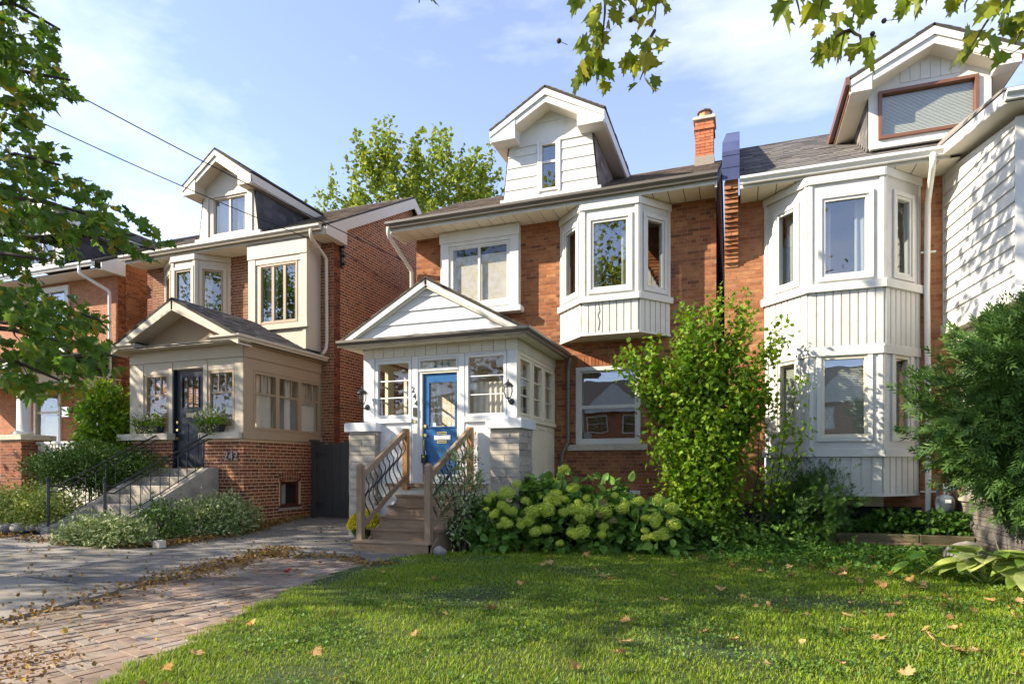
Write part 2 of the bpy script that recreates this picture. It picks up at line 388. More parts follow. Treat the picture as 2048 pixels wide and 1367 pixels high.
# ------------------------------------------------------------------ building parts
def room(parent, P, u0, u1, z0, z1, d0, d1, m):
    mb = MB(); a = [P(u0, z0, d0), P(u1, z0, d0), P(u1, z1, d0), P(u0, z1, d0)]; b = [P(u0, z0, d1), P(u1, z0, d1), P(u1, z1, d1), P(u0, z1, d1)]
    mb.add(a + b, [(4, 5, 6, 7), (0, 1, 5, 4), (1, 2, 6, 5), (2, 3, 7, 6), (3, 0, 4, 7)])
    return mb.build('room_interior', m, parent)
def curtain(parent, P, u0, u1, z0, z1, d, m, amp=.025, wl=.11, name='curtain'):
    n = max(8, int((u1 - u0) / .018)); V = []; F = []
    for i in range(n + 1):
        u = u0 + (u1 - u0) * i / n; dd = d + amp * math.sin(u / wl * 6.28 + .6 * math.sin(u * 9))
        V += [P(u, z0, dd), P(u, z1, dd * .4 + d * .6)]
    for i in range(n): F.append((2 * i, 2 * i + 2, 2 * i + 3, 2 * i + 1))
    mb = MB(); mb.add(V, F); return mb.build(name, m, parent, smooth=True)
def blind(parent, P, u0, u1, z0, z1, d, m, step=.03):
    mb = MB(); z = z0
    while z < z1:
        mb.add([P(u0, z, d + .008), P(u1, z, d + .008), P(u1, z + step * .92, d - .004), P(u0, z + step * .92, d - .004)], [(0, 1, 2, 3)]); z += step
    o = mb.build('blind', m, parent); o['kind'] = 'stuff'; return o
def window(parent, P, u0, u1, z0, z1, m, glass=None, fw=.06, vs=(), hs=(), bw=.035, d0=-.07, d1=.03, sash=0, sashm=None, pane_d=-.03, cells=None):
    """frame part > panes, muntins. vs / hs: bar positions as fractions of the opening"""
    glass = glass or GLASS
    mb = MB(); mb.pbox(P, u0, u0 + fw, z0, z1, d0, d1); mb.pbox(P, u1 - fw, u1, z0, z1, d0, d1)
    mb.pbox(P, u0 + fw, u1 - fw, z0, z0 + fw, d0, d1 - .002); mb.pbox(P, u0 + fw, u1 - fw, z1 - fw, z1, d0, d1 - .002)
    w = mb.build('window', m, parent, bevel=.004)
    a0, a1, b0, b1 = u0 + fw, u1 - fw, z0 + fw, z1 - fw
    us = [a0] + [a0 + (a1 - a0) * f for f in vs] + [a1]; zs = [b0] + [b0 + (b1 - b0) * f for f in hs] + [b1]
    sm_ = sashm or m
    if cells is None: cells = [(us[i], us[i + 1], zs[j], zs[j + 1]) for i in range(len(us) - 1) for j in range(len(zs) - 1)]
    for c in cells:
        k = MB(); k.pbox(P, c[0] + .002, c[1] - .002, c[2] + .002, c[3] - .002, pane_d - .004, pane_d); k.build('pane', glass, w)
        if sash:
            s = MB(); s.pbox(P, c[0], c[0] + sash, c[2], c[3], pane_d - .02, pane_d + .022); s.pbox(P, c[1] - sash, c[1], c[2], c[3], pane_d - .02, pane_d + .022)
            s.pbox(P, c[0] + sash, c[1] - sash, c[2], c[2] + sash, pane_d - .018, pane_d + .02); s.pbox(P, c[0] + sash, c[1] - sash, c[3] - sash, c[3], pane_d - .018, pane_d + .02)
            s.build('sash', sm_, w)
    for f in us[1:-1]:
        k = MB(); k.pbox(P, f - bw / 2, f + bw / 2, b0, b1, pane_d - .024, pane_d + .026); k.build('muntin', sm_, w)
    for f in zs[1:-1]:
        k = MB(); k.pbox(P, a0, a1, f - bw / 2, f + bw / 2, pane_d - .022, pane_d + .024); k.build('muntin', sm_, w)
    return w
def trim(parent, name, P, rects, m, bevel=.004):
    for r in rects:
        mb = MB(); mb.pbox(P, *r); mb.build(name, m, parent, bevel=bevel)
def gutter(parent, pts, m, w=.12, h=.12, name='gutter'):
    """K-profile trough swept along a horizontal polyline; profile on the outer side"""
    prof = [(0, 0), (.55, -.02), (.62, .28), (.92, .52), (1.0, .62), (1.0, 1.0), (.93, 1.0), (.90, .86), (.08, .86), (0, 1.0)]
    pts = [Vector(p) for p in pts]; mb = MB(); n = len(pts); V = []
    for i, p in enumerate(pts):
        if i == 0: d = (pts[1] - p).normalized(); s = d.cross(Vector((0, 0, 1))); sc = 1
        elif i == n - 1: d = (p - pts[i - 1]).normalized(); s = d.cross(Vector((0, 0, 1))); sc = 1
        else:
            d1 = (p - pts[i - 1]).normalized(); d2 = (pts[i + 1] - p).normalized(); s1 = d1.cross(Vector((0, 0, 1))); s2 = d2.cross(Vector((0, 0, 1)))
            s = (s1 + s2).normalized(); sc = 1 / max(.3, s.dot(s1))
        V += [p + s * (a * w * sc) + Vector((0, 0, b * h)) for a, b in prof]
    k = len(prof); F = [(i * k + j, (i + 1) * k + j, (i + 1) * k + (j + 1) % k, i * k + (j + 1) % k) for i in range(n - 1) for j in range(k)]
    F += [tuple(range(k - 1, -1, -1)), tuple((n - 1) * k + j for j in range(k))]
    mb.add(V, F); return mb.build(name, m, parent)
def downspout(parent, pts, m, w=.075, d=.055):
    mb = MB(); sub = []
    pts = [Vector(p) for p in pts]
    for i, p in enumerate(pts):                       # soften the elbows
        if 0 < i < len(pts) - 1:
            a = (pts[i - 1] - p); b = (pts[i + 1] - p); r = min(.07, a.length / 2.2, b.length / 2.2)
            for t in (0, .25, .5, .75, 1):
                q = (p + a.normalized() * r).lerp(p, t).lerp(p.lerp(p + b.normalized() * r, t), t); sub.append(q)
        else: sub.append(p)
    mb.tube(sub, w / 2, 8); return mb.build('downspout', m, parent, smooth=True)
def slab_roof(parent, p0, p1, p2, p3, t, m, name='roof'):
    p = [Vector(q) for q in (p0, p1, p2, p3)]; n = (p[1] - p[0]).cross(p[3] - p[0]).normalized(); n = n if n.z > 0 else -n
    mb = MB(); mb.hexa([q - n * t for q in p] + p); return mb.build(name, m, parent)
def soffit(parent, x0, x1, y0, y1, z, m, w=.3, along='x', minpx=9, limit=60):
    M = []
    if along == 'x':
        n = max(1, round((x1 - x0) / w)); ww = (x1 - x0) / n
        for i in range(n): M.append(mtx((x0 + (i + .5) * ww, (y0 + y1) / 2, z + .006), (ww - .014, 0, 0), (0, y1 - y0, 0), (0, 0, .012)))
    else:
        n = max(1, round((y1 - y0) / w)); ww = (y1 - y0) / n
        for i in range(n): M.append(mtx(((x0 + x1) / 2, y0 + (i + .5) * ww, z + .006), (x1 - x0, 0, 0), (0, ww - .014, 0), (0, 0, .012)))
    mb = MB(); mb.box(x0, x1, y0, y1, z + .03, z + .04); mb.build('soffit_backing', ROOFB, parent)
    pieces(parent, 'soffit_panel', 'soffit_panels', M, m, limit)
def gable_dormer(parent, yf, x0, x1, zb, zt, ye, xl, xr, xa, za, ze, roofy, m, tm, sm_, win, shing, flare=0., box_h=.2, box_w=.42, boards=None, drip=None, tymp_boards=None, seed=5, rake_h=.27):
    """yf wall face, ye front of the overhang; xl/xr eave ends, xa apex x, za apex z, ze eave z; roofy(z)->y where the main roof reaches z"""
    P = Pl((0, yf), (1, 0)); PE = Pl((0, ye), (1, 0)); d = thing_part(parent, 'dormer')
    wu0, wu1, wz0, wz1 = win
    # front wall as pieces round the window
    mb = MB(); wall_cells(mb, P, x0, x1, zb, zt, [(wu0, wu1, wz0, wz1)], -.10, 0); 
    if flare:
        mb.add([P(x0 - flare, zb - .02, 0), P(x0, zb - .02, 0), P(x0, zt, 0), P(x0 - flare, zb - .02, -.1), P(x0, zb - .02, -.1), P(x0, zt, -.1)], [(0, 1, 2), (5, 4, 3), (0, 2, 5, 3), (0, 3, 4, 1)])
        mb.add([P(x1, zb - .02, 0), P(x1 + flare, zb - .02, 0), P(x1, zt, 0), P(x1, zb - .02, -.1), P(x1 + flare, zb - .02, -.1), P(x1, zt, -.1)], [(0, 1, 2), (5, 4, 3), (1, 4, 5, 2), (0, 3, 4, 1)])
    # tympanum
    tz = ze - .0
    mb.add([P(x0, zt, 0), P(x1, zt, 0), P(x1, tz, 0), P(xa, za - .1, 0), P(x0, tz, 0)], [(0, 1, 2, 3, 4)])
    mb.build('dormer_wall', m, parent)
    # side walls with shingle cladding
    for sx, xx, fl in ((-1, x0, -flare), (1, x1, flare)):
        yb = roofy(zt)
        poly = [Vector((xx + fl, yf + .002, zb)), Vector((xx, yf + .002, ze)), Vector((xx, roofy(ze), ze)), ]
        s = MB(); s.prism(poly, (-sx * .05, 0, 0)); s.build('dormer_side', shing, parent)
        rr = random.Random(seed + sx); M = []; z = zb
        while z < ze - .05:
            y = yf + .01; yb = roofy(z + .02)
            t = (z - zb) / (ze - zb); xo = xx + fl * (1 - t)
            while y < yb - .03:
                w = min(rr.uniform(.18, .34), yb - y); M.append(mtx((xo + sx * .012, y + w / 2, z + .07), (.008, 0, 0), (0, w - .006, 0), (-sx * .004 + (xx - xo) * 0, 0, .15))); y += w
            z += .135
        pieces(parent, 'shingle', 'shingle_cladding', M, shing, 60, minpx=8)
    # roof planes
    for sx, xe in ((-1, xl), (1, xr)):
        yA = roofy(za); yE = roofy(ze)
        pe0, pa0 = Vector((xe, ye, ze)), Vector((xa, ye, za)); pe1, pa1 = Vector((xe, yE + .1, ze)), Vector((xa, yA + .1, za))
        if sx < 0: q = (pe1, pe0, pa0, pa1)
        else: q = (pe0, pe1, pa1, pa0)
        slab_roof(parent, *q, .05, m=ROOFB, name='dormer_roof')
        pieces(parent, 'shingle', 'shingle_field', shingles(*q, seed=seed), shing, 40, minpx=8)
        # rake board
        e0 = pe0 + Vector((0, -.005, -.062)); a0 = pa0 + Vector((0, -.005, -.062)); hgt = rake_h
        mb = MB(); mb.prism([e0, a0, a0 + Vector((0, 0, -.13)), e0 + Vector((0, 0, -.10))], (0, .03, 0)); mb.build('rake_board', tm, parent)
        mb = MB(); mb.prism([e0 + Vector((0, .03, -.09)), a0 + Vector((0, .03, -.12)), a0 + Vector((0, .03, -hgt)), e0 + Vector((0, .03, -hgt + .04))], (0, .03, 0)); mb.build('rake_board', tm, parent)
        # eave fascia running back
        f = MB(); f.prism([Vector((xe, ye + .01, ze - .24)), Vector((xe, yE + .05, ze - .24)), Vector((xe, yE + .05, ze - .03)), Vector((xe, ye + .01, ze - .03))], (-sx * .02, 0, 0)); f.build('fascia', drip or tm, parent)
        # soffit under the eave
        xw = x0 if sx < 0 else x1
        f = MB(); xs = sorted((xe - sx * .02, xw)); f.box(xs[0], xs[1], ye + .03, yE, ze - .262, ze - .245); f.build('soffit_panel', sm_, parent)
        # sloped soffit under the rake
        f = MB(); q0 = Vector((xw - sx * .05, ye + .02, ze - .0)); 
        tt = (xw - xe) / (xa - xe); zz = ze + (za - ze) * tt
        A = Vector((xw, ye + .04, zz - rake_h - .06)); B = Vector((xa, ye + .04, za - rake_h - .06)); f.prism([A, B, B + Vector((0, 0, .02)), A + Vector((0, 0, .02))], (0, yf - ye - .035, 0)); f.build('rake_soffit', sm_, parent)
        # boxed eave return
        bx = sorted((xe, xe - sx * box_w)); tt2 = box_w / abs(xa - xe); zi = ze + (za - ze) * tt2
        mb = MB(); x_in = xe - sx * box_w
        xq = xe - sx * .024; mb.prism([Vector((xq, ye + .012, ze - .268)), Vector((x_in, ye + .012, ze - .268)), Vector((x_in, ye + .012, zi - .12)), Vector((xq, ye + .012, ze - .10))], (0, yf - ye - .014, 0)); mb.build('eave_return', tm, parent)
    if boards:
        def edges_l(z): t = (z - zb) / (zt - zb); return (x0 - flare * (1 - t), wu0 - .06)
        def edges_r(z): t = (z - zb) / (zt - zb); return (wu1 + .06, x1 + flare * (1 - t))
        Pb = Pl((0, yf - .002), (1, 0))
        zs = [zb + (zt - zb) * i / boards for i in range(boards + 1)]
        clapboards(parent, Pb, zs, edges_l, m); clapboards(parent, Pb, zs, edges_r, m)
    if tymp_boards:
        Pb = Pl((0, yf - .002), (1, 0)); zs = [zt + .02 + (za - .2 - zt) * i / tymp_boards for i in range(tymp_boards + 1)]
        def et(z):
            t = np.clip((za - .12 - z) / (za - ze), 0, 1); return (max(x0, xa + (xl - xa) * t), min(x1, xa + (xr - xa) * t))
        clapboards(parent, Pb, zs, et, m)
        k = MB(); k.pbox(P, x0, x1, zt - .05, zt + .03, 0, .03); k.build('trim', tm, parent)
    return P
def thing_part(parent, name): return parent
def bay(parent, xw0, xw1, xf0, xf1, yw, yf, lv, m, tm, wm, glass, front, side, panel_w=.16, interior=ROOMD, curt=None, low_open=False, name='bay_window', under=True, blinds=False):
    """lv: z of panel bottom, sill bottom, sill top, window bottom, window top, head top"""
    zp, zs0, zs1, zw0, zw1, zh = lv
    faces = [((xw0, yw), (xf0, yf)), ((xf0, yf), (xf1, yf)), ((xf1, yf), (xw1, yw))]
    for i, (a, b) in enumerate(faces):
        P, Ln = plane_between(a, b)
        w0, w1 = (front if i == 1 else side); u0, u1 = Ln * w0, Ln * w1
        hole = [(u0, u1, zw0, zw1)]
        mb = MB(); wall_cells(mb, P, 0, Ln, zs1, zh, hole, -.07, 0); mb.build('bay_wall', m, parent)
        # corner boards and header
        trim(parent, 'trim', P, [(0.0, .07, zs1, zh - .12, .001, .022), (Ln - .07, Ln, zs1, zh - .12, .001, .022), (-.01, Ln + .01, zh - .14, zh, .001, .045)], tm)
        trim(parent, 'trim', P, [(u0 - .075, u0, zw0 - .075, zw1 + .075, .001, .034), (u1, u1 + .075, zw0 - .075, zw1 + .075, .001, .034), (u0, u1, zw1, zw1 + .075, .001, .033), (u0, u1, zw0 - .075, zw0, .001, .033)], tm)
        window(parent, P, u0 + .001, u1 - .001, zw0 + .001, zw1 - .001, wm, glass, fw=.05, d0=-.09, d1=.012)
        if zs1 > zs0: trim(parent, 'sill', P, [(-.025, Ln + .025, zs0, zs1, -.02, .075)], tm)
        if zs0 > zp:
            mb = MB(); mb.pbox(P, 0, Ln, zp + .01, zs0, -.06, -.004); mb.build('bay_wall', m, parent)
            pieces(parent, 'siding_panel', 'siding_panels', strips(P, 0.004, Ln - .004, zp, zs0 - .002, panel_w, -.004, .020, gap=.024), m, 60)
            pieces(parent, 'siding_panel', 'siding_panels', strips(P, 0.05, Ln - .05, zp + .006, zs0 - .006, panel_w, -.004, .004, gap=.002), m, 0)
            trim(parent, 'trim', P, [(-.008, Ln + .008, zp - .03, zp + .012, -.02, .022)], tm)
        if curt and i == 1:
            curtain(parent, P, u0 + .02, u0 + (u1 - u0) * .22, zw0, zw1, -.22, curt); curtain(parent, P, u1 - (u1 - u0) * .25, u1 - .02, zw0, zw1, -.22, curt)
        elif curt: curtain(parent, P, u0, u0 + (u1 - u0) * .45, zw0, zw1, -.2, curt)
        if blinds: blind(parent, P, u0, u1, zw0, zw1 if i == 1 else zw1, -.12, BLIND)
    # floor and ceiling of the bay, room behind
    mb = MB(); pf = [(xw0, yw, 0), (xf0, yf, 0), (xf1, yf, 0), (xw1, yw, 0)]
    if under:
        mb.prism([Vector((x, y, zp - .012)) for x, y, _ in pf], (0, 0, .05)); mb.build('bay_floor', SOFFIT, parent)
    mb = MB(); mb.prism([Vector((x, y, zh - .001)) for x, y, _ in pf], (0, 0, -.04)); mb.build('bay_ceiling', interior, parent)
    mb = MB(); mb.prism([Vector((x, y, zs1 - .05)) for x, y, _ in pf], (0, 0, .04)); mb.build('bay_floor', interior, parent)
    Pw = Pl((0, yw), (1, 0)); room(parent, Pw, xw0 + .02, xw1 - .02, zs1 - .06, zh, -.0, -2.2, interior)
def number(parent, txt, loc, size, m, rot=(R(90), 0, 0), depth=.008, name='house_number'):
    cu = bpy.data.curves.new(name, 'FONT'); cu.body = txt; cu.size = size; cu.extrude = depth; cu.align_x = 'CENTER'
    t = bpy.data.objects.new(name, cu); COL.objects.link(t); bpy.context.view_layer.update()
    me = bpy.data.meshes.new_from_object(t.evaluated_get(bpy.context.evaluated_depsgraph_get())); bpy.data.objects.remove(t); bpy.data.curves.remove(cu)
    me.name = name; me.materials.clear(); o = link(name, me, parent, m)
    o.location = loc; o.rotation_euler = rot; return o
# ================================================================== house 244 (middle)
def roofline(y0, z0, s): return lambda z: y0 + (z - z0) / s
def main_roof(h, x0, x1, y0, z0, yr, zr, shing, back=True, limit=200, seed=11):
    slab_roof(h, (x0, y0, z0), (x1, y0, z0), (x1, yr, zr), (x0, yr, zr), .06, ROOFB)
    yb = 2 * yr - y0
    slab_roof(h, (x0, yb, z0), (x1, yb, z0), (x1, yr, zr), (x0, yr, zr), .06, ROOFB)
    pieces(h, 'shingle', 'shingle_field', shingles((x0, y0, z0), (x1, y0, z0), (x1, yr, zr), (x0, yr, zr), seed=seed), shing, limit, minpx=8)
    mb = MB(); mb.prism([Vector((x0, yr - .14, zr - .06)), Vector((x0, yr, zr + .022)), Vector((x0, yr + .14, zr - .06))], (x1 - x0, 0, 0)); mb.build('ridge_cap', shing, h)

H = thing('brick_house', 'red brick house with blue front door, white enclosed porch and white attic dormer', 'house', (-3.7, 12.74, 0))
YW = 12.74
PW = Pl((0, YW), (1, 0))
holes = [(-6.30, -4.60, 4.86, 6.55), (-3.58, -1.32, 4.05, 6.70), (-3.25, -1.90, 1.90, 3.52), (-6.72, -3.74, 1.1, 3.7)]
mb = MB(); wall_cells(mb, PW, -7.05, -.44, -.1, 6.72, holes, -.25, 0); mb.build('wall', MORT244, H)
pieces(H, 'brick', 'brickwork', bricks(PW, -7.05, -.44, -.1, 6.70, holes, seed=4), BRICK244, 300)
# side walls (gable ends)
for xx, sx in ((-7.05, -1), (-.44, 1)):
    mb = MB(); mb.prism([Vector((xx, YW + .002, -.1)), Vector((xx, 21, -.1)), Vector((xx, 21, 6.6)), Vector((xx, 15.6, 8.6)), Vector((xx, YW + .002, 6.9))], (-sx * .25, 0, 0)); mb.build('gable_wall', MORT244, H)
PS = Pl((-.44, 0), (0, 1))
pieces(H, 'brick', 'brickwork', bricks(PS, YW + .01, 20.9, -.1, 7.6, (), top=lambda u: 6.9 + (u - 12.74) * .5, seed=6), BRICK244, 0)
main_roof(H, -7.36, -.40, 12.05, 6.84, 15.6, 8.72, SHING)
# fascia, soffit, gutter
trim(H, 'fascia', Pl((0, 12.07), (1, 0)), [(-7.34, -.42, 6.66, 6.80, -.02, 0)], WHITE)
soffit(H, -7.32, -.44, 12.09, 12.73, 6.675, SOFFIT, .29)
gutter(H, [(-7.40, 12.045, 6.735), (-.385, 12.045, 6.735)], GUTTERD, .12, .125)
for xx, sx in ((-7.36, -1), (-.40, 1)):                       # rake boards on the gable ends
    mb = MB(); mb.prism([Vector((xx, 12.07, 6.60)), Vector((xx, 12.07, 6.79)), Vector((xx, 15.6, 8.66)), Vector((xx, 15.6, 8.47))], (-sx * .03, 0, 0)); mb.build('rake_board', WHITE, H)
    mb = MB(); mb.prism([Vector((xx - sx * .03, 12.09, 6.60)), Vector((xx - sx * .03, 12.74, 6.60)), Vector((xx - sx * .03, 12.74, 7.1)), Vector((xx - sx * .03, 12.09, 6.80))], (-sx * .02, 0, 0)); mb.build('eave_return', WHITE, H)
downspout(H, [(-7.34, 11.98, 6.75), (-7.34, 11.98, 6.58), (-7.12, 12.64, 5.95), (-7.12, 12.66, 2.3), (-7.12, 12.66, .4)], GUTTERT, .09)
# upper left window box
PB = Pl((0, 12.55), (1, 0))
mb = MB(); wall_cells(mb, PB, -6.30, -4.48, 4.86, 6.66, [(-6.02, -4.74, 5.02, 6.32)], -.19, 0); mb.build('window_box', WHITE, H)
trim(H, 'trim', PB, [(-6.32, -6.12, 4.88, 6.42, .001, .03), (-4.66, -4.46, 4.88, 6.42, .001, .03), (-6.34, -4.44, 6.42, 6.66, .001, .05), (-6.12, -4.66, 6.34, 6.42, .001, .028), (-6.12, -4.66, 4.93, 5.01, .001, .028), (-6.38, -4.40, 4.78, 4.90, -.18, .07)], WHITE)
w = window(H, PB, -6.119, -4.661, 5.011, 6.339, VINYL, GLASSP, fw=.05, vs=(.5,), bw=.05, d0=-.12, d1=.005, sash=.03)
mb = MB(); mb.pbox(PB, -6.06, -4.72, 5.06, 6.12, -.10, -.09); mb.build('roller_shade', CURT, H)
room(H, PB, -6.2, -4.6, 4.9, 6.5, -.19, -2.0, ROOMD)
# bay
bay(H, -3.58, -1.32, -2.97, -1.84, YW, 12.10, (4.06, 4.68, 4.80, 4.93, 6.30, 6.66), VINYL, WHITE, VINYL, GLASSD, (.17, .83), (.22, .80), .145, curt=CURT)
mb = MB(); mb.tube([PB(-2.62, 4.66, .47), PB(-2.60, 4.5, .475), PB(-2.64, 4.42, .475), PB(-2.60, 4.30, .475), PB(-2.63, 4.12, .475)], .006, 6); mb.build('loose_cable', RUBBER, H)
# ground-floor window
w = window(H, PW, -3.249, -1.901, 1.901, 3.519, VINYL, GLASSD, fw=.085, hs=(.48,), bw=.05, d0=-.12, d1=.02, sash=.035, pane_d=-.05)
mb = MB(); mb.pbox(PW, -3.42, -1.75, 1.77, 1.895, -.1, .07); mb.build('sill', LIME, H, bevel=.01)
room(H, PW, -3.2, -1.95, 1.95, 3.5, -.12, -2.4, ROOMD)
# arch of bricks on edge over the window (soldier course)
M = []
for i in range(20):
    x = -3.33 + i * .0765; M.append(mtx((x, YW - .0, 3.63), (.066, 0, 0), (0, .035, 0), (0, 0, .2)))
pieces(H, 'brick', 'brickwork', M, BRICK244, 20)
mb = MB(); mb.box(-2.5, -1.9, 12.66, 12.73, .86, .95); mb.build('vent_cover', PAPER, H)
# attic dormer
RF = roofline(12.05, 6.84, .53)
PD = gable_dormer(H, 12.52, -4.66, -2.86, 7.13, 8.30, 12.14, -4.97, -2.52, -3.75, 9.24, 8.55, RF, VINYL, WHITE, SOFFIT, (-3.98, -3.57, 7.24, 8.26), SHING, flare=.13, boards=5, tymp_boards=2, box_w=.56)
window(H, PD, -3.979, -3.571, 7.241, 8.259, WHITE, GLASSD, fw=.055, hs=(.62,), bw=.05, d0=-.10, d1=.03)
trim(H, 'trim', PD, [(-4.03, -3.98, 7.2, 8.3, .001, .035), (-3.57, -3.52, 7.2, 8.3, .001, .035)], WHITEW)
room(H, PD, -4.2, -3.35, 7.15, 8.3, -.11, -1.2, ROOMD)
mb = MB(); mb.pbox(PD, -4.86, -2.66, 7.09, 7.17, -.05, .05); mb.build('trim', WHITE, H)
# chimney
CH = (-.98, -.58, 15.0, 15.5)
mb = MB(); mb.box(CH[0] + .01, CH[1] - .01, CH[2] + .01, CH[3] - .01, 8.0, 9.48); mb.build('chimney', MORT3, H)
for P_, a, b in ((Pl((0, CH[2]), (1, 0)), CH[0], CH[1]), (Pl((CH[1], 0), (0, 1)), CH[2], CH[3]), (Pl((CH[0], 0), (0, -1)), -CH[3], -CH[2])):
    pieces(H, 'chimney_brick', 'brickwork', bricks(P_, a, b, 8.62, 9.46, rise=.0, header=0, seed=8), mat('chimney_brick_orange', [(.42, .13, .06), (.5, .18, .08), (.36, .10, .05)], .85, .2, 9, .4, 120), 40)
    pieces(H, 'chimney_brick', 'brickwork', bricks(P_, a - .02, b + .02, 9.24, 9.31, rise=.03, header=0, seed=8), MATS['chimney_brick_orange'], 6)
mb = MB(); mb.box(CH[0] - .05, CH[1] + .05, CH[2] - .05, CH[3] + .05, 9.46, 9.53); mb.build('chimney_cap', LIME, H, bevel=.01)
mb = MB(); mb.box(CH[0] - .02, CH[1] + .02, CH[2] - .02, CH[3] + .02, 8.2, 8.62); mb.build('chimney_flashing', mat('weathered_flashing', (.30, .25, .20), .7, .15, 5), H)
mb = MB(); mb.lathe((-.78, 15.25, 9.53), [(.13, 0), (.13, .2), (.11, .2), (.11, .05)], 8); mb.build('chimney_pot', mat('clay_pot', (.5, .24, .11), .8, .15, 8), H)
mb = MB(); mb.lathe((-.78, 15.25, 9.74), [(.18, 0), (.17, .03), (.06, .09), (.01, .1)], 8); mb.build('chimney_cowl', GUTTERD, H)

# ---- porch of 244
FY = 10.33; PF = Pl((0, FY), (1, 0)); PR = Pl((-3.72, 0), (0, 1)); PLs = Pl((-6.84, 0), (0, -1))
FL = 1.12
mb = MB(); mb.box(-6.82, -3.74, FY + .02, YW - .27, FL - .14, FL); mb.build('porch_floor', mat('grey_floor_paint', (.30, .30, .30), .6, .1, 4), H)
mb = MB(); mb.box(-6.82, -3.74, FY + .05, YW - .01, 3.60, 3.66); mb.build('porch_ceiling', ROOML, H)
mb = MB(); mb.pbox(PW, -6.82, -3.74, FL, 3.6, .02, .04); mb.build('porch_back_wall', ROOML, H)
pieces(H, 'wall_board', 'wall_boards', strips(PW, -6.8, -3.78, FL, 3.58, .11, .042, .05, gap=.008), ROOML, 0)
# inner door and picture frames on the back wall
mb = MB(); mb.pbox(PW, -4.72, -3.9, FL, 3.25, .052, .09); mb.build('inner_door', WHITE, H)
mb = MB(); mb.pbox(PW, -4.45, -4.15, 2.1, 3.1, .092, .10); mb.build('inner_door_glass', ROOMD, H)
for x in (-4.6, -4.25):
    pass
for x, z in ((-3.98, 2.75), (-3.86, 2.75)):
    pass
# front wall
FH = [(-6.60, -5.82, 2.36, 3.45), (-5.62, -4.84, FL, 3.20), (-5.66, -4.86, 3.24, 3.44), (-4.70, -3.90, 2.34, 3.47)]
mb = MB(); wall_cells(mb, PF, -6.84, -3.72, .2, 3.50, FH, -.07, 0); mb.build('porch_wall', WHITEW, H)
trim(H, 'trim', PF, [(-6.86, -6.62, 2.3, 3.50, .001, .025), (-5.80, -5.68, FL, 3.50, .001, .022), (-4.83, -4.72, FL, 3.50, .001, .022), (-3.88, -3.70, 2.3, 3.50, .001, .025),
   (-6.60, -5.82, 3.455, 3.50, .001, .02), (-5.68, -4.83, 3.455, 3.5, .001, .018), (-4.70, -3.9, 3.475, 3.5, .001, .02), (-5.66, -4.84, 3.205, 3.24, .001, .024),
   (-6.60, -5.80, 2.26, 2.345, .001, .05), (-4.72, -3.86, 2.24, 2.33, .001, .05)], WHITEW)
window(H, PF, -6.599, -5.821, 2.361, 3.449, WHITEW, GLASSP, fw=.055, hs=(.335, .665), bw=.022, d0=-.06, d1=.02)
window(H, PF, -4.699, -3.901, 2.341, 3.469, WHITEW, GLASSP, fw=.055, hs=(.335, .665), bw=.018, d0=-.06, d1=.02)
tw = window(H, PF, -5.659, -4.861, 3.241, 3.439, WHITEW, GLASSP, fw=.03, d0=-.06, d1=.012)
mb = MB(); mb.pbox(PF, -5.63, -4.89, 3.27, 3.41, -.052, -.05); mb.build('transom_backing', mat('frosted_cream', (.62, .55, .40), .7, .12, 9), H)
for i, ch in enumerate('244'):
    number(H, ch, (-5.33 + i * .13, FY + .020, 3.285), .155, TEALN, depth=.002)
for i, (ch, x, z) in enumerate((('2', -5.775, 2.83), ('4', -5.745, 2.70), ('4', -5.715, 2.57))):
    number(H, ch, (x, FY - .026, z), .15, BLACK, depth=.004)
mb = MB(); mb.pbox(PF, -5.77, -5.70, 2.38, 2.54, .023, .045); mb.build('doorbell_camera', PLASTICB, H)
mb = MB(); mb.pbox(PF, -5.76, -5.71, 2.25, 2.31, .023, .035); mb.build('doorbell', BRASS, H)
mb = MB(); mb.pbox(PF, -6.38, -6.25, 1.92, 2.05, .016, .03); mb.build('vent_grille', PAPER, H)
# lower panels of the front wall
trim(H, 'wall_panel', PF, [(-6.48, -5.82, FL + .02, 2.2, .001, .014), (-4.70, -4.16, FL - .3, 2.18, .001, .014)], WHITEW)
mb = MB(); mb.pbox(PF, -6.5, -3.74, .86, FL - .005, .0, .08); mb.build('porch_edge_board', CREAM, H)
mb = MB(); mb.pbox(PF, -6.3, -4.3, FL - .06, FL + .0, .082, .16); mb.build('porch_edge_board', OLDWOOD, H)
# front door
dl, dr = -5.585, -4.875
mb = MB(); wall_cells(mb, PF, dl, dr, FL + .03, 3.165, [(-5.46, -4.925, 2.17, 3.0)], -.075, -.03); door = mb.build('front_door', BLUE, H)
mb = MB(); wall_cells(mb, PF, -5.48, -4.905, 2.15, 3.02, [(-5.455, -4.93, 2.175, 2.995)], -.03, -.015); mb.build('window_bead', BLUE, door)
mb = MB(); mb.pbox(PF, -5.455, -4.93, 2.175, 2.995, -.055, -.05); mb.build('pane', GLASSP, door)
mb = MB(); mb.pbox(PF, dl + .002, dr - .002, FL + .03, FL + .17, -.03, -.024); mb.build('kick_plate', STEEL, door)
trim(H, 'door_jamb', PF, [(-5.62, -5.588, FL, 3.2, -.09, .01), (-4.872, -4.84, FL, 3.2, -.09, .01), (-5.588, -4.872, 3.168, 3.2, -.09, .008)], CREAMW)
mb = MB(); mb.pbox(PF, -5.62, -4.84, FL, FL + .028, -.1, .06); mb.build('threshold', STEEL, H)
mb = MB(); mb.pbox(PF, -5.35, -5.02, 1.93, 2.01, -.03, -.012); mb.pbox(PF, -5.33, -5.04, 1.945, 1.995, -.012, -.008); mb.build('mail_slot', PAPER, door)
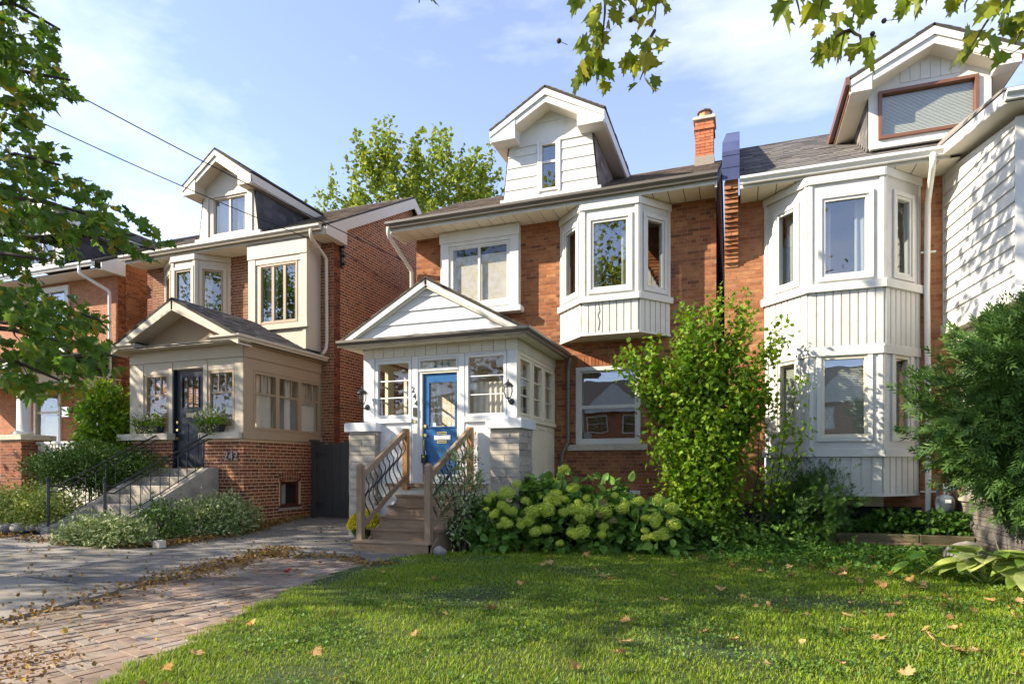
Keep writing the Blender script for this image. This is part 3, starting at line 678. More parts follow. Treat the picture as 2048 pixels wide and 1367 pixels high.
for z in (2.03, 1.865):
    mb = MB(); mb.pbox(PF, -5.295, -5.095, z, z + .05, -.03, -.02); mb.build('brass_plate', BRASS, door)
    for q in range(1):
        mb = MB(); mb.pbox(PF, -5.28, -5.11, z + .018, z + .032, -.02, -.0185); mb.build('plate_lettering', BLACK, door)
for z in (2.19, 2.02):
    mb = MB(); c = PF(-5.535, z, -.03); mb.tube([c, c + Vector((0, -.03, 0))], .032, 12); mb.build('lock', BRASS, door, smooth=False)
mb = MB(); mb.tube([PF(-5.545, 1.96, -.02), PF(-5.555, 1.9, .02), PF(-5.55, 1.78, .025), PF(-5.545, 1.70, -.02)], .011, 8); mb.build('handle', BRASS, door, smooth=True)
mb = MB(); mb.pbox(PF, -5.455, -5.33, 2.178, 2.25, -.049, -.047); mb.build('window_sticker', mat('pale_blue_sticker', (.55, .68, .75), .6), door)
lb = thing('lock_box', 'small black key lock box with yellow-green button hanging on blue door handle', 'lock box', PF(-5.55, 1.58, .01))
mb = MB(); mb.pbox(PF, -5.60, -5.50, 1.50, 1.66, -.02, .04); mb.build('case', PLASTICB, lb, bevel=.008)
mb = MB(); mb.tube([PF(-5.585, 1.66, .01), PF(-5.58, 1.72, .01), PF(-5.55, 1.735, .01), PF(-5.52, 1.72, .01), PF(-5.515, 1.66, .01)], .007, 6); mb.build('shackle', STEEL, lb)
mb = MB(); mb.pbox(PF, -5.575, -5.53, 1.60, 1.64, .04, .046); mb.build('button', mat('lime_button', (.45, .6, .04), .5), lb)
curtain(H, PF, -4.64, -3.95, 2.36, 2.98, -.16, CURT); curtain(H, PF, -5.45, -5.28, 2.2, 3.0, -.2, CURT)
# right side wall of the porch
SH = [(10.46, 11.12, 2.36, 3.42), (11.24, 11.88, 2.36, 3.42), (11.96, 12.62, 2.36, 3.42)]
mb = MB(); wall_cells(mb, PR, FY + .075, YW - .01, .2, 3.50, SH, -.07, 0); mb.build('porch_wall', CREAMW, H)
for a in SH: window(H, PR, a[0] + .001, a[1] - .001, a[2] + .001, a[3] - .001, CREAMW, GLASSP, fw=.05, hs=(.335, .665), bw=.022, d0=-.06, d1=.018)
curtain(H, PR, 11.98, 12.6, 2.38, 3.4, -.14, CURTW); curtain(H, PR, 10.85, 11.1, 2.38, 3.4, -.14, CURT)
trim(H, 'sill', PR, [(10.4, 12.72, 2.26, 2.34, .001, .05)], CREAMW)
trim(H, 'trim', PR, [(10.34, 10.46, 2.34, 3.5, .001, .02), (10.46, 12.70, 3.43, 3.5, .001, .018), (12.62, 12.72, 2.34, 3.43, .001, .02)], CREAMW)
for a, b in ((10.86, 11.42), (11.5, 12.05), (12.13, 12.68)): trim(H, 'wall_panel', PR, [(a, a + .05, .6, 2.22, .001, .016), (b - .05, b, .6, 2.22, .001, .016), (a + .05, b - .05, 2.16, 2.22, .001, .016)], CREAMW)
LH = [(-12.62, -11.96, 2.36, 3.42), (-11.88, -11.24, 2.36, 3.42), (-11.12, -10.46, 2.36, 3.42)]
mb = MB(); wall_cells(mb, PLs, -YW + .01, -FY - .075, .2, 3.5, LH, -.07, 0); mb.build('porch_wall', CREAMW, H)
for a in LH: window(H, PLs, a[0] + .001, a[1] - .001, a[2] + .001, a[3] - .001, CREAMW, GLASSP, fw=.05, hs=(.335, .665), bw=.022, d0=-.06, d1=.018)
# frieze of short cream panels
for P_, a, b in ((PF, -6.87, -3.69), (PR, FY - .03, YW - .01)):
    mb = MB(); mb.pbox(P_, a + .02, b, 3.50, 3.70, -.05, .012); mb.build('frieze', CREAM, H)
    pieces(H, 'frieze_panel', 'frieze_panels', strips(P_, a, b, 3.505, 3.70, .235 if P_ is PF else .10, .012, .03, gap=.010), CREAM, 40)
# soffit, gutter and gable roof
soffit(H, -7.16, -3.40, 9.98, FY - .035, 3.70, SOFFIT, .36)
soffit(H, -3.685, -3.40, FY - .03, YW - .01, 3.70, SOFFIT, .5, along='y')
soffit(H, -7.16, -6.88, FY - .03, YW - .01, 3.70, SOFFIT, .5, along='y')
gutter(H, [(-7.22, 10.02, 3.70), (-3.45, 10.02, 3.70), (-3.45, YW - .02, 3.70)], GUTTERD, .115, .12)
AX, AZ = -5.34, 4.86; EZ = 3.80; EL, ER = -7.22, -3.42
PP = Pl((0, 10.10), (1, 0))
mb = MB(); mb.prism([PP(EL + .1, EZ + .02), PP(ER - .1, EZ + .02), PP(AX, AZ - .08)], (0, .06, 0)); mb.build('pediment', VINYL, H)
def ped(z): t = (AZ - .10 - z) / (AZ - EZ); t = max(t, 0); return (AX + (EL - AX) * t + .02, AX + (ER - AX) * t - .02)
clapboards(H, Pl((0, 10.098), (1, 0)), [EZ + .03, EZ + .265, EZ + .50, EZ + .735, AZ - .10], ped, mat('pale_siding', (.72, .73, .74), .4, .04, 1.5, .05, 50, rnd=.015), t=.032)
for sx, xe in ((-1, EL), (1, ER)):
    pe0, pa0 = Vector((xe, 9.98, EZ)), Vector((AX, 9.98, AZ)); pe1, pa1 = Vector((xe, YW, EZ)), Vector((AX, YW, AZ))
    q = (pe1, pe0, pa0, pa1) if sx < 0 else (pe0, pe1, pa1, pa0)
    slab_roof(H, *q, .04, ROOFB, 'porch_roof'); pieces(H, 'shingle', 'shingle_field', shingles(*q, seed=13), SHING, 60, minpx=8)
    nn = Vector((-(EZ - AZ), 0, (xe - AX))).normalized(); nn = nn if nn.z > 0 else -nn
    e0 = pe0 - nn * .042; a0 = pa0 - nn * .042
    mb = MB(); mb.prism([e0, a0, a0 + Vector((0, 0, -.10)), e0 + Vector((sx * -.16, 0, -.0))], (0, .12, 0)); mb.build('rake_board', WHITE, H)
    e1 = e0 + Vector((-sx * .12, .02, -.0)); a1 = a0 + Vector((0, .02, -.10))
    mb = MB(); mb.prism([e1 + Vector((0, .0, .005)), a1 + Vector((0, 0, .005)), a1 + Vector((0, 0, -.045)), e1 + Vector((-sx * .10, 0, -.0))], (0, .09, 0)); mb.build('rake_board', CREAM, H)
downspout(H, [(-3.34, 12.60, 3.72), (-3.40, 12.66, 3.5), (-3.40, 12.66, 1.95), (-3.52, 12.62, 1.68), (-3.56, 12.62, .6)], GUTTERD, .085)
# stone piers
def pier(x0, x1, y0, y1, seed):
    mb = MB(); mb.box(x0 + .012, x1 - .012, y0 + .012, y1 - .012, -.05, 2.1); mb.build('pier', STONEJ, H)
    rr = random.Random(seed); M = []
    for P_, a, b in ((Pl((0, y0), (1, 0)), x0, x1), (Pl((x1, 0), (0, 1)), y0, y1), (Pl((x0, 0), (0, -1)), -y1, -y0)):
        z = -.02; un = np.array(P_.u); nn = np.array(P_.n); k = 0
        while z < 2.08:
            h_ = rr.choice((.085, .12, .15)); h_ = min(h_, 2.1 - z); cuts = [a] + ([a + (b - a) * rr.uniform(.3, .7)] if rr.random() < .8 else []) + [b]
            for s, e in zip(cuts[:-1], cuts[1:]):
                c = np.array(P_.o) + un * (s + e) / 2 + nn * rr.uniform(-.026, -.006); c[2] = z + h_ / 2; M.append(mtx(c, un * (e - s - .009), -nn * .05, (0, 0, h_ - .009)))
            z += h_
    rv = np.array([(-.5, -.5, -.5), (.5, -.5, -.5), (.5, .5, -.5), (-.5, .5, -.5), (-.5, -.5, .5), (.5, -.5, .5), (.5, .5, .5), (-.5, .5, .5)]) 
    pieces(H, 'stone', 'stones', M, STONE, 90)
    mb = MB(); mb.box(x0 - .07, x1 + .06, y0 - .07, y1 + .06, 2.10, 2.27); mb.build('pier_cap', WHITEW, H, bevel=.008)
pier(-7.10, -6.52, 10.18, 10.62, 3); pier(-4.14, -3.60, 10.16, 10.84, 5)

# ---- wooden steps of 244
S = thing('wooden_steps', 'weathered wooden steps with railings leading up to the blue door', 'steps', (-5.4, 9.4, 0))
RIS = 1.10 / 6
for k in range(5):
    z = RIS * (k + 1); y0 = 8.98 + .255 * k; xl, xr = (-6.22, -4.74) if k == 0 else (-6.05 + .02 * k, -4.70 + .03 * k)
    mb = MB(); mb.box(xl, xr, y0 - .03, y0 + .115, z - .035, z); mb.build('tread', OLDWOOD, S, bevel=.004)
    mb = MB(); mb.box(xl, xr, y0 + .122, y0 + .262, z - .035, z - .001); mb.build('tread', OLDWOOD, S, bevel=.004)
    mb = MB(); mb.box(xl + .02, xr - .02, y0, y0 + .025, z - RIS if k else -.03, z - .036); mb.build('riser', OLDWOOD, S)
for x in (-6.02, -4.74):
    mb = MB(); mb.prism([Vector((x, 9.0, -.02)), Vector((x, 10.3, -.02)), Vector((x, 10.3, .93)), Vector((x, 9.05, .12))], (.04, 0, 0)); mb.build('stringer', OLDWOOD, S)
def newel(x, y, z0, z1, m):
    mb = MB(); w = .052; mb.box(x - w, x + w, y - w, y + w, z0, z1 - .14); k = .045
    mb.box(x - k, x + k, y - k, y + k, z1 - .14, z1 - .125); mb.box(x - w, x + w, y - w, y + w, z1 - .125, z1 - .09); mb.box(x - k, x + k, y - k, y + k, z1 - .09, z1 - .075)
    b = z1 - .075; mb.add([(x - w, y - w, b), (x + w, y - w, b), (x + w, y + w, b), (x - w, y + w, b), (x - w, y - w, b + .035), (x + w, y - w, b + .035), (x + w, y + w, b + .035), (x - w, y + w, b + .035), (x - .02, y - .02, z1), (x + .02, y - .02, z1), (x + .02, y + .02, z1), (x - .02, y + .02, z1)],
        [(0, 1, 5, 4), (1, 2, 6, 5), (2, 3, 7, 6), (3, 0, 4, 7), (4, 5, 9, 8), (5, 6, 10, 9), (6, 7, 11, 10), (7, 4, 8, 11), (8, 9, 10, 11)])
    mb.build('newel_post', m, S)
for (bx, tx) in ((-6.12, -5.86), (-4.81, -4.55)):
    by, ty = 9.10, 10.19
    newel(bx, by, RIS, 1.49, POSTW)
    mb = MB(); mb.box(tx - .05, tx + .05, ty - .05, ty + .05, FL - .12, 2.14); mb.build('top_post', NEWWOOD, S, bevel=.004)
    a, b = Vector((bx, by + .05, 1.27)), Vector((tx, ty - .02, 2.08)); mb = MB(); mb.beam(a, b, .085, .10); mb.build('handrail', OLDWOOD, S, bevel=.006)
    c, d = Vector((bx, by + .05, .40)), Vector((tx, ty - .04, 1.24)); mb = MB(); mb.beam(c, d, .04, .09); mb.build('bottom_rail', OLDWOOD, S, bevel=.004)
    for i in range(10):
        t = (i + .7) / 10.6; p = a.lerp(b, t); q = c.lerp(d, t); pts = []
        for k in range(15):
            f = k / 14; off = .085 * math.sin(f * math.pi) * math.sin(f * 6.4 - .5) + .02 * math.exp(-((f - .86) / .05) ** 2)
            r_ = q.lerp(p, f); pts.append(r_ + Vector((.0, -off * .75, 0)) + Vector((-off * .9, 0, 0)))
        mb = MB(); mb.tube(pts, .012, 6); mb.build('baluster', BLACK, S, smooth=True)

# ---- wall lanterns
def lantern(name, label, p):
    t = thing(name, label, 'lantern', p, 'porch lanterns'); p = Vector(p); c = p + Vector((0, -.17, .12))
    mb = MB(); mb.tube([p + Vector((0, .0, -.04)), p + Vector((0, -.02, -.04))], [.06, .045], 12); mb.build('wall_plate', BLACK, t, smooth=False)
    mb = MB(); mb.tube([p + Vector((0, -.02, -.04)), p + Vector((0, -.08, -.08)), p + Vector((0, -.15, -.05)), p + Vector((0, -.17, .0))], .012, 8); mb.build('arm', BLACK, t, smooth=True)
    mb = MB(); mb.lathe(c, [(.02, -.13), (.045, -.12), (.05, -.105)], 12); mb.build('base', BLACK, t)
    mb = MB(); mb.lathe(c, [(.045, -.10), (.078, .0), (.075, .06), (.062, .09)], 12); mb.build('glass_shade', GLASSP, t, smooth=True)
    for j in range(6):
        a = j * math.pi / 3; mb = MB(); mb.tube([c + Vector((math.cos(a) * r, math.sin(a) * r, z)) for r, z in ((.048, -.105), (.082, .0), (.079, .06), (.066, .092))], .006, 5); mb.build('cage_bar', BLACK, t)
    mb = MB(); mb.lathe(c, [(.10, .085), (.098, .10), (.07, .135), (.03, .165), (.012, .18), (.014, .2), (.004, .225)], 12); mb.build('cap', BLACK, t)
lantern('wall_lantern', 'black carriage lantern on the porch corner right of the blue door', (-3.80, 10.305, 2.62))
lantern('wall_lantern', 'black carriage lantern on the porch corner left of the blue door', (-6.78, 10.305, 2.62))
# ================================================================== house 242 (left of the driveway)
H = thing('brick_house', 'dark red brick house with taupe enclosed porch, navy door and number 242', 'house', (-12.5, 12.9, .2))
YW = 12.9; PW = Pl((0, YW), (1, 0))
holes = [(-14.6, -12.72, 5.2, 7.0), (-11.5, -9.9, 4.5, 6.9), (-13.0, -9.9, 1.4, 3.9)]
mb = MB(); wall_cells(mb, PW, -15.73, -9.45, 0, 7.05, holes, -.25, 0); mb.build('wall', MORT242, H)
pieces(H, 'brick', 'brickwork', bricks(PW, -15.73, -9.45, .1, 7.02, holes, rise=.004, seed=14), mat('brick_weathered_brown', [(.20, .085, .05), (.27, .115, .065), (.16, .065, .04), (.30, .14, .085)], .85, .25, 9, .4, 120, spec=.2), 0)
# right side wall with its gable
PS = Pl((-9.45, 0), (0, 1)); rk = lambda y: 7.34 + (y - 12.9) * .553 if y < 16.6 else 9.38 - (y - 16.6) * .75
mb = MB(); mb.prism([Vector((-9.45, YW + .002, .1)), Vector((-9.45, 22, .1)), Vector((-9.45, 22, rk(22))), Vector((-9.45, 16.6, 9.4)), Vector((-9.45, YW + .002, 7.3))], (-.25, 0, 0)); mb.build('gable_wall', MORT242, H)
pieces(H, 'brick', 'brickwork', bricks(PS, YW + .003, 20.0, .1, 9.4, (), top=rk, rise=.003, joint=.016, seed=15), BRICK242, 170)
mb = MB(); mb.prism([Vector((-15.73, YW, .1)), Vector((-15.73, 22, .1)), Vector((-15.73, 22, 7)), Vector((-15.73, 16.6, 9.4)), Vector((-15.73, YW, 7.3))], (.2, 0, 0)); mb.build('gable_wall', MORT242, H)
main_roof(H, -15.9, -9.26, 12.30, 7.21, 16.6, 9.60, SHING, limit=60, seed=21)
trim(H, 'fascia', Pl((0, 12.32), (1, 0)), [(-15.88, -9.28, 7.0, 7.17, -.02, 0)], TAUPEL)
soffit(H, -15.86, -9.46, 12.34, YW - .005, 7.0, SOFFIT, .26)
gutter(H, [(-15.95, 12.295, 7.08), (-9.36, 12.295, 7.08)], GUTTERT, .12, .12)
for a, b in (((-9.24, 12.33), (-9.24, 16.6)),):
    mb = MB(); mb.prism([Vector((-9.24, 12.33, 6.98)), Vector((-9.24, 13.15, 6.98)), Vector((-9.24, 13.16, 7.36)), Vector((-9.24, 16.6, 9.26)), Vector((-9.24, 16.6, 9.56)), Vector((-9.24, 12.33, 7.19))], (-.03, 0, 0)); mb.build('rake_board', TAUPEL, H)
    mb = MB(); mb.prism([Vector((-9.24, 16.6, 9.56)), Vector((-9.24, 16.6, 9.26)), Vector((-9.24, 20.8, 6.6)), Vector((-9.24, 20.8, 6.9))], (-.03, 0, 0)); mb.build('rake_board', TAUPEL, H)
    mb = MB(); mb.box(-9.44, -9.275, 12.34, 13.14, 6.985, 7.0); mb.build('soffit_panel', SOFFIT, H)
    mb = MB(); mb.box(-9.44, -9.272, 13.12, 13.15, 6.99, 7.34); mb.build('eave_return', TAUPEL, H)
downspout(H, [(-9.62, 12.23, 7.1), (-9.62, 12.23, 6.92), (-9.60, 12.80, 6.58), (-9.60, 12.82, 4.5), (-9.60, 12.78, 4.32), (-9.66, 12.7, 4.18)], GUTTERT, .085)
# upper windows: a three-sided bay and a square box
bay(H, -15.05, -12.72, -14.16, -13.35, YW, 12.34, (4.9, 5.2, 5.32, 5.48, 6.62, 6.99), TAUPEL, TAUPEL, TAUPE, GLASSD, (.14, .86), (.2, .78), .4, curt=CURTW, under=False)
PB = Pl((0, 12.38), (1, 0))
mb = MB(); wall_cells(mb, PB, -11.62, -9.84, 4.3, 6.99, [(-11.28, -10.12, 4.98, 6.46)], -.07, 0); mb.box(-9.91, -9.84, 12.45, YW, 4.3, 6.99); mb.box(-11.62, -11.55, 12.45, YW, 4.3, 6.99); mb.build('window_box', TAUPEL, H)
trim(H, 'trim', PB, [(-11.62, -11.40, 4.95, 6.62, .001, .03), (-10.02, -9.83, 4.95, 6.62, .001, .03), (-11.64, -9.82, 6.62, 6.98, .001, .045), (-11.40, -10.02, 6.47, 6.62, .001, .02), (-11.66, -9.79, 4.82, 4.95, -.02, .07), (-11.6, -11.5, 4.3, 4.82, .001, .02), (-9.96, -9.86, 4.3, 4.82, .001, .02)], TAUPEL)
window(H, PB, -11.279, -10.121, 4.981, 6.459, TAUPE, GLASSD, fw=.05, vs=(.333, .667), bw=.075, d0=-.10, d1=.012, sash=.028)
room(H, PB, -11.5, -9.95, 4.4, 6.9, -.08, -2, ROOMD)
curtain(H, PB, -11.26, -10.9, 4.98, 6.46, -.2, CURT); curtain(H, PB, -10.4, -10.14, 4.98, 6.46, -.2, CURT)
# attic dormer
RF = roofline(12.30, 7.21, .556)
PD = gable_dormer(H, 12.62, -13.36, -11.70, 7.42, 8.56, 12.26, -13.72, -11.46, -12.62, 9.60, 8.80, RF, TAUPEL, TAUPEL, TAUPEL, (-13.08, -11.93, 7.50, 8.50), SHINGD, flare=.16, box_w=.42)
window(H, PD, -13.079, -11.931, 7.501, 8.499, TAUPEL, GLASSD, fw=.05, vs=(.5,), bw=.06, d0=-.14, d1=.0, sash=.025, pane_d=-.06)
trim(H, 'trim', PD, [(-13.34, -13.18, 7.42, 8.56, .001, .03), (-11.88, -11.72, 7.42, 8.56, .001, .03), (-13.36, -11.7, 8.5, 8.6, .001, .028), (-13.62, -11.44, 7.36, 7.47, -.04, .05)], TAUPEL)
room(H, PD, -13.2, -11.85, 7.45, 8.55, -.11, -1.3, ROOMM)
curtain(H, PD, -13.05, -12.7, 7.5, 8.4, -.2, CURTW); curtain(H, PD, -12.4, -11.95, 7.5, 8.4, -.2, CURTW)
mb = MB(); mb.box(-14.35, -13.95, 12.9, 13.3, 7.45, 7.68); mb.build('roof_vent', SHINGD, H)

# ---- porch of 242
FY = 10.33; FL = 1.40; PF = Pl((0, FY), (1, 0)); PR = Pl((-9.84, 0), (0, 1))
mb = MB(); mb.box(-13.06, -9.90, FY + .08, YW - .26, FL - .1, FL); mb.build('porch_floor', OLDWOOD, H)
mb = MB(); mb.box(-13.06, -9.90, FY + .08, YW - .01, 3.86, 3.9); mb.build('porch_ceiling', ROOML, H)
mb = MB(); mb.pbox(PW, -13.06, -9.9, FL, 3.86, .02, .04); mb.build('porch_back_wall', ROOML, H)
pieces(H, 'wall_board', 'wall_boards', strips(PW, -13.0, -9.95, FL, 3.85, .13, .042, .05, gap=.008), ROOML, 0)
mb = MB(); mb.pbox(PW, -11.2, -10.4, FL, 3.4, .052, .08); mb.build('inner_door', WHITE, H)
# brick base
BH = [(-11.80, -10.95, .9, 2.1)]
mb = MB(); wall_cells(mb, PF, -13.10, -9.84, -.1, 2.02, BH, -.12, 0); mb.build('base_wall', MORT242, H)
SHB = [(11.44, 12.10, .50, 1.12)]
mb = MB(); wall_cells(mb, PR, FY + .125, YW - .005, -.1, 2.02, SHB, -.12, 0); mb.build('base_wall', MORT242, H)
pieces(H, 'brick', 'brickwork', bricks(PF, -13.10, -9.835, .0, 2.0, BH, joint=.015, rise=.003, seed=16), BRICK242, 60)
pieces(H, 'brick', 'brickwork', bricks(PR, FY - .004, YW - .005, .0, 2.0, [(11.40, 12.14, .42, 1.30)], joint=.015, rise=.003, seed=17), BRICK242, 200)
# basement window with its arch of two rings
M = []
for ring, (r0, zc) in enumerate(((.0, 1.135), (.105, 1.24))):
    n = 9
    for i in range(n):
        f = (i + .5) / n - .5; y = 11.77 + f * (.74 + ring * .02); z = zc + .035 * (1 - (2 * f) ** 2); a = f * .55
        M.append(mtx((-9.857, y, z), (.05, 0, 0), (0, .066 * math.cos(a), -.066 * math.sin(a) * 1), (0, .096 * math.sin(a), .096 * math.cos(a))))
pieces(H, 'brick', 'brickwork', M, BRICK242, 30)
mb = MB(); mb.pbox(PR, 11.40, 12.14, 1.10, 1.32, -.03, -.004); mb.build('base_wall', MORT242, H)
window(H, PR, 11.441, 12.099, .501, 1.119, MAROON, GLASS, fw=.075, d0=-.11, d1=-.03, pane_d=-.07)
mb = MB(); mb.pbox(PR, 11.38, 12.16, .43, .495, -.1, .035); mb.build('sill', CONC, H)
mb = MB(); mb.pbox(PR, 11.4, 12.14, .47, .55, -.02, .02); mb.build('trim', MAROON, H)
room(H, PR, 11.45, 12.1, .5, 1.12, -.12, -.8, ROOMD); curtain(H, PR, 11.62, 11.78, .5, 1.1, -.14, CURT, amp=.01)
# timber upper part
FH = [(-12.66, -11.95, 2.24, 3.50), (-11.80, -10.95, FL, 3.58), (-10.80, -10.08, 2.24, 3.50)]
mb = MB(); wall_cells(mb, PF, -13.10, -9.84, 2.02, 4.02, FH, -.08, 0); mb.build('porch_wall', TAUPEL, H)
SW = [(10.60, 12.86, 2.24, 3.50)]
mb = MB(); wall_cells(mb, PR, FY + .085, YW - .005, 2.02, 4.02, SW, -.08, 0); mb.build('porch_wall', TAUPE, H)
trim(H, 'trim', PF, [(-13.12, -12.70, 2.16, 3.74, .001, .025), (-11.93, -11.82, 2.16, 3.74, .001, .03), (-10.93, -10.82, 2.16, 3.74, .001, .03), (-10.06, -9.82, 2.16, 3.74, .001, .025), (-13.12, -9.82, 3.76, 4.02, .001, .03),
    (-12.70, -11.93, 3.51, 3.75, .001, .015), (-11.82, -10.93, 3.59, 3.75, .001, .015), (-10.82, -10.06, 3.51, 3.75, .001, .015)], TAUPEL)
trim(H, 'sill', PF, [(-13.32, -11.78, 2.03, 2.17, -.02, .20), (-10.97, -9.86, 2.03, 2.17, -.02, .12)], TAUPEL)
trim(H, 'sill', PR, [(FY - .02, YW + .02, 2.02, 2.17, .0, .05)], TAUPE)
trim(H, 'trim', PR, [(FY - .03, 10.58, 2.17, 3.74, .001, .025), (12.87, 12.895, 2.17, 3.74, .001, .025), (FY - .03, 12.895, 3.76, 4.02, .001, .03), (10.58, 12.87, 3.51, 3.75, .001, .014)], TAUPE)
def craft(P_, a, b, z0, z1, m):
    w = window(H, P_, a, b, z0, z1, m, GLASSP, fw=.055, d0=-.075, d1=.012, cells=[])
    a0, a1, b0, b1 = a + .055, b - .055, z0 + .055, z1 - .055; zt = b0 + (b1 - b0) * .64; w3 = (a1 - a0) / 3
    for c in [(a0, a1, b0, zt)] + [(a0 + i * w3, a0 + (i + 1) * w3, zt, b1) for i in range(3)]:
        k = MB(); k.pbox(P_, c[0] + .002, c[1] - .002, c[2] + .002, c[3] - .002, -.035, -.031); k.build('pane', GLASSP, w)
    for r in [(a0, a1, zt - .02, zt + .02)] + [(a0 + i * w3 - .013, a0 + i * w3 + .013, zt + .021, b1) for i in (1, 2)]:
        k = MB(); k.pbox(P_, *r, -.052, -.012); k.build('muntin', m, w)
for a in (FH[0], FH[2]): craft(PF, a[0] + .001, a[1] - .001, a[2] + .001, a[3] - .001, TAUPE)
for i in range(3): craft(PR, 10.602 + i * .752, 10.602 + (i + 1) * .752 - .003, 2.241, 3.499, TAUPE)
curtain(H, PR, 10.84, 11.3, 2.28, 3.46, -.13, CURT); curtain(H, PR, 11.74, 11.9, 2.28, 3.46, -.13, CURTW)
mb = MB(); mb.pbox(PR, 12.18, 12.78, 2.28, 2.92, -.13, -.12); mb.build('roller_shade', CURTW, H); curtain(H, PR, 12.2, 12.5, 2.95, 3.46, -.13, CURT)

PLw = Pl((-13.10, 0), (0, -1)); LW = [(-12.6, -11.75, 2.24, 3.50), (-11.6, -10.75, 2.24, 3.50)]
mb = MB(); wall_cells(mb, PLw, -YW + .005, -FY - .085, 2.02, 4.02, LW, -.08, 0); mb.build('porch_wall', TAUPEL, H)
mb = MB(); mb.pbox(PLw, -YW + .005, -FY - .125, -.1, 2.02, -.12, 0); mb.build('base_wall', MORT242, H)
for a in LW: craft(PLw, a[0] + .001, a[1] - .001, a[2] + .001, a[3] - .001, TAUPE)
# navy door
mb = MB(); wall_cells(mb, PF, -11.78, -10.97, FL + .03, 3.56, [(-11.60, -11.12, 2.75, 3.40)], -.09, -.05); d = mb.build('front_door', NAVY, H)
for i in range(4):
    mb = MB(); x = -11.61 + i * .163; mb.pbox(PF, x - .012, x + .012, 2.73, 3.42, -.06, -.035); mb.build('muntin', NAVY, d)
mb = MB(); mb.pbox(PF, -11.6, -11.12, 2.75, 3.40, -.075, -.07); mb.build('pane', GLASSP, d)
for x in (-11.57, -11.22):
    mb = MB(); wall_cells(mb, PF, x - .05 if x < -11.4 else x - .12, x + .14 if x < -11.4 else x + .07, 1.6, 2.4, [], -.05, -.042); mb.build('door_panel', NAVY, d)
mb = MB(); mb.pbox(PF, -11.47, -11.25, 2.52, 2.62, -.05, -.03); mb.build('mail_slot', mat('aged_brass', (.30, .24, .14), .5, metal=.6), d)
for z in (2.42, 2.25, 2.06):
    mb = MB(); c = PF(-11.72, z, -.05); mb.tube([c, c + Vector((0, -.04, 0))], .03, 10); mb.build('lock', BRASS, d)
trim(H, 'door_jamb', PF, [(-11.82, -11.785, FL, 3.58, -.1, .02), (-10.965, -10.93, FL, 3.58, -.1, .02)], NAVY)
for i, ch in enumerate('242'): number(H, ch, (-10.28 + i * .13, FY - .03, 1.58), .25, mat('grey_metal_numerals', (.22, .20, .19), .4, metal=.6), depth=.015)
# porch roof
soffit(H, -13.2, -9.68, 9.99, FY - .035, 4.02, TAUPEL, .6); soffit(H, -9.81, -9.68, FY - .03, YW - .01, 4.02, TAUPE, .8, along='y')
AX, AZ, EZ, EL, ER = -11.44, 5.06, 4.12, -13.28, -9.60
for sx, xe in ((-1, EL), (1, ER)):
    pe0, pa0 = Vector((xe, 9.95, EZ)), Vector((AX, 9.95, AZ)); pe1, pa1 = Vector((xe, YW, EZ)), Vector((AX, YW, AZ))
    q = (pe1, pe0, pa0, pa1) if sx < 0 else (pe0, pe1, pa1, pa0)
    slab_roof(H, *q, .05, ROOFB, 'porch_roof'); pieces(H, 'shingle', 'shingle_field', shingles(*q, seed=23), SHINGD, 70, minpx=8)
    nn = Vector((-(EZ - AZ), 0, (xe - AX))).normalized(); nn = nn if nn.z > 0 else -nn
    e0 = pe0 - nn * .052; a0 = pa0 - nn * .052
    mb = MB(); mb.prism([e0, a0, a0 + Vector((0, 0, -.18)), e0 + Vector((0, 0, -.10))], (0, .04, 0)); mb.build('rake_board', TAUPEL, H)
    e1 = e0 + Vector((0, .0, -.10)); a1 = a0 + Vector((0, 0, -.18))
    mb = MB(); mb.prism([e1, a1, a1 + Vector((0, 0, -.03)), e1 + Vector((0, 0, -.03))], (0, .40, 0)); mb.build('rake_soffit', TAUPEL, H)
    xi = xe - sx * .72; tz = EZ + (AZ - EZ) * (.72 / abs(xe - AX))
    mb = MB(); mb.prism([Vector((xe - sx * .02, 9.99, 4.03)), Vector((xi, 9.99, 4.03)), Vector((xi, 9.99, tz - .3)), Vector((xi, 9.99, 4.16)), Vector((xe - sx * .02, 9.99, 4.10))], (0, .33, 0)); mb.build('eave_return', TAUPEL, H)
gutter(H, [(-10.34, 10.0, 4.05), (-9.66, 10.0, 4.05), (-9.66, YW - .05, 4.05)], GUTTERT, .10, .10)
gutter(H, [(-13.24, 10.0, 4.05), (-12.56, 10.0, 4.05)], GUTTERT, .10, .10)
mb = MB(); mb.box(-12.56, -10.34, 10.15, FY + .02, 4.04, 4.12); mb.build('entablature', TAUPEL, H)
mb = MB(); mb.prism([Vector((-13.0, FY, 4.12)), Vector((-9.88, FY, 4.12)), Vector((AX, FY, 4.92))], (0, .05, 0)); mb.build('tympanum', TAUPE, H)

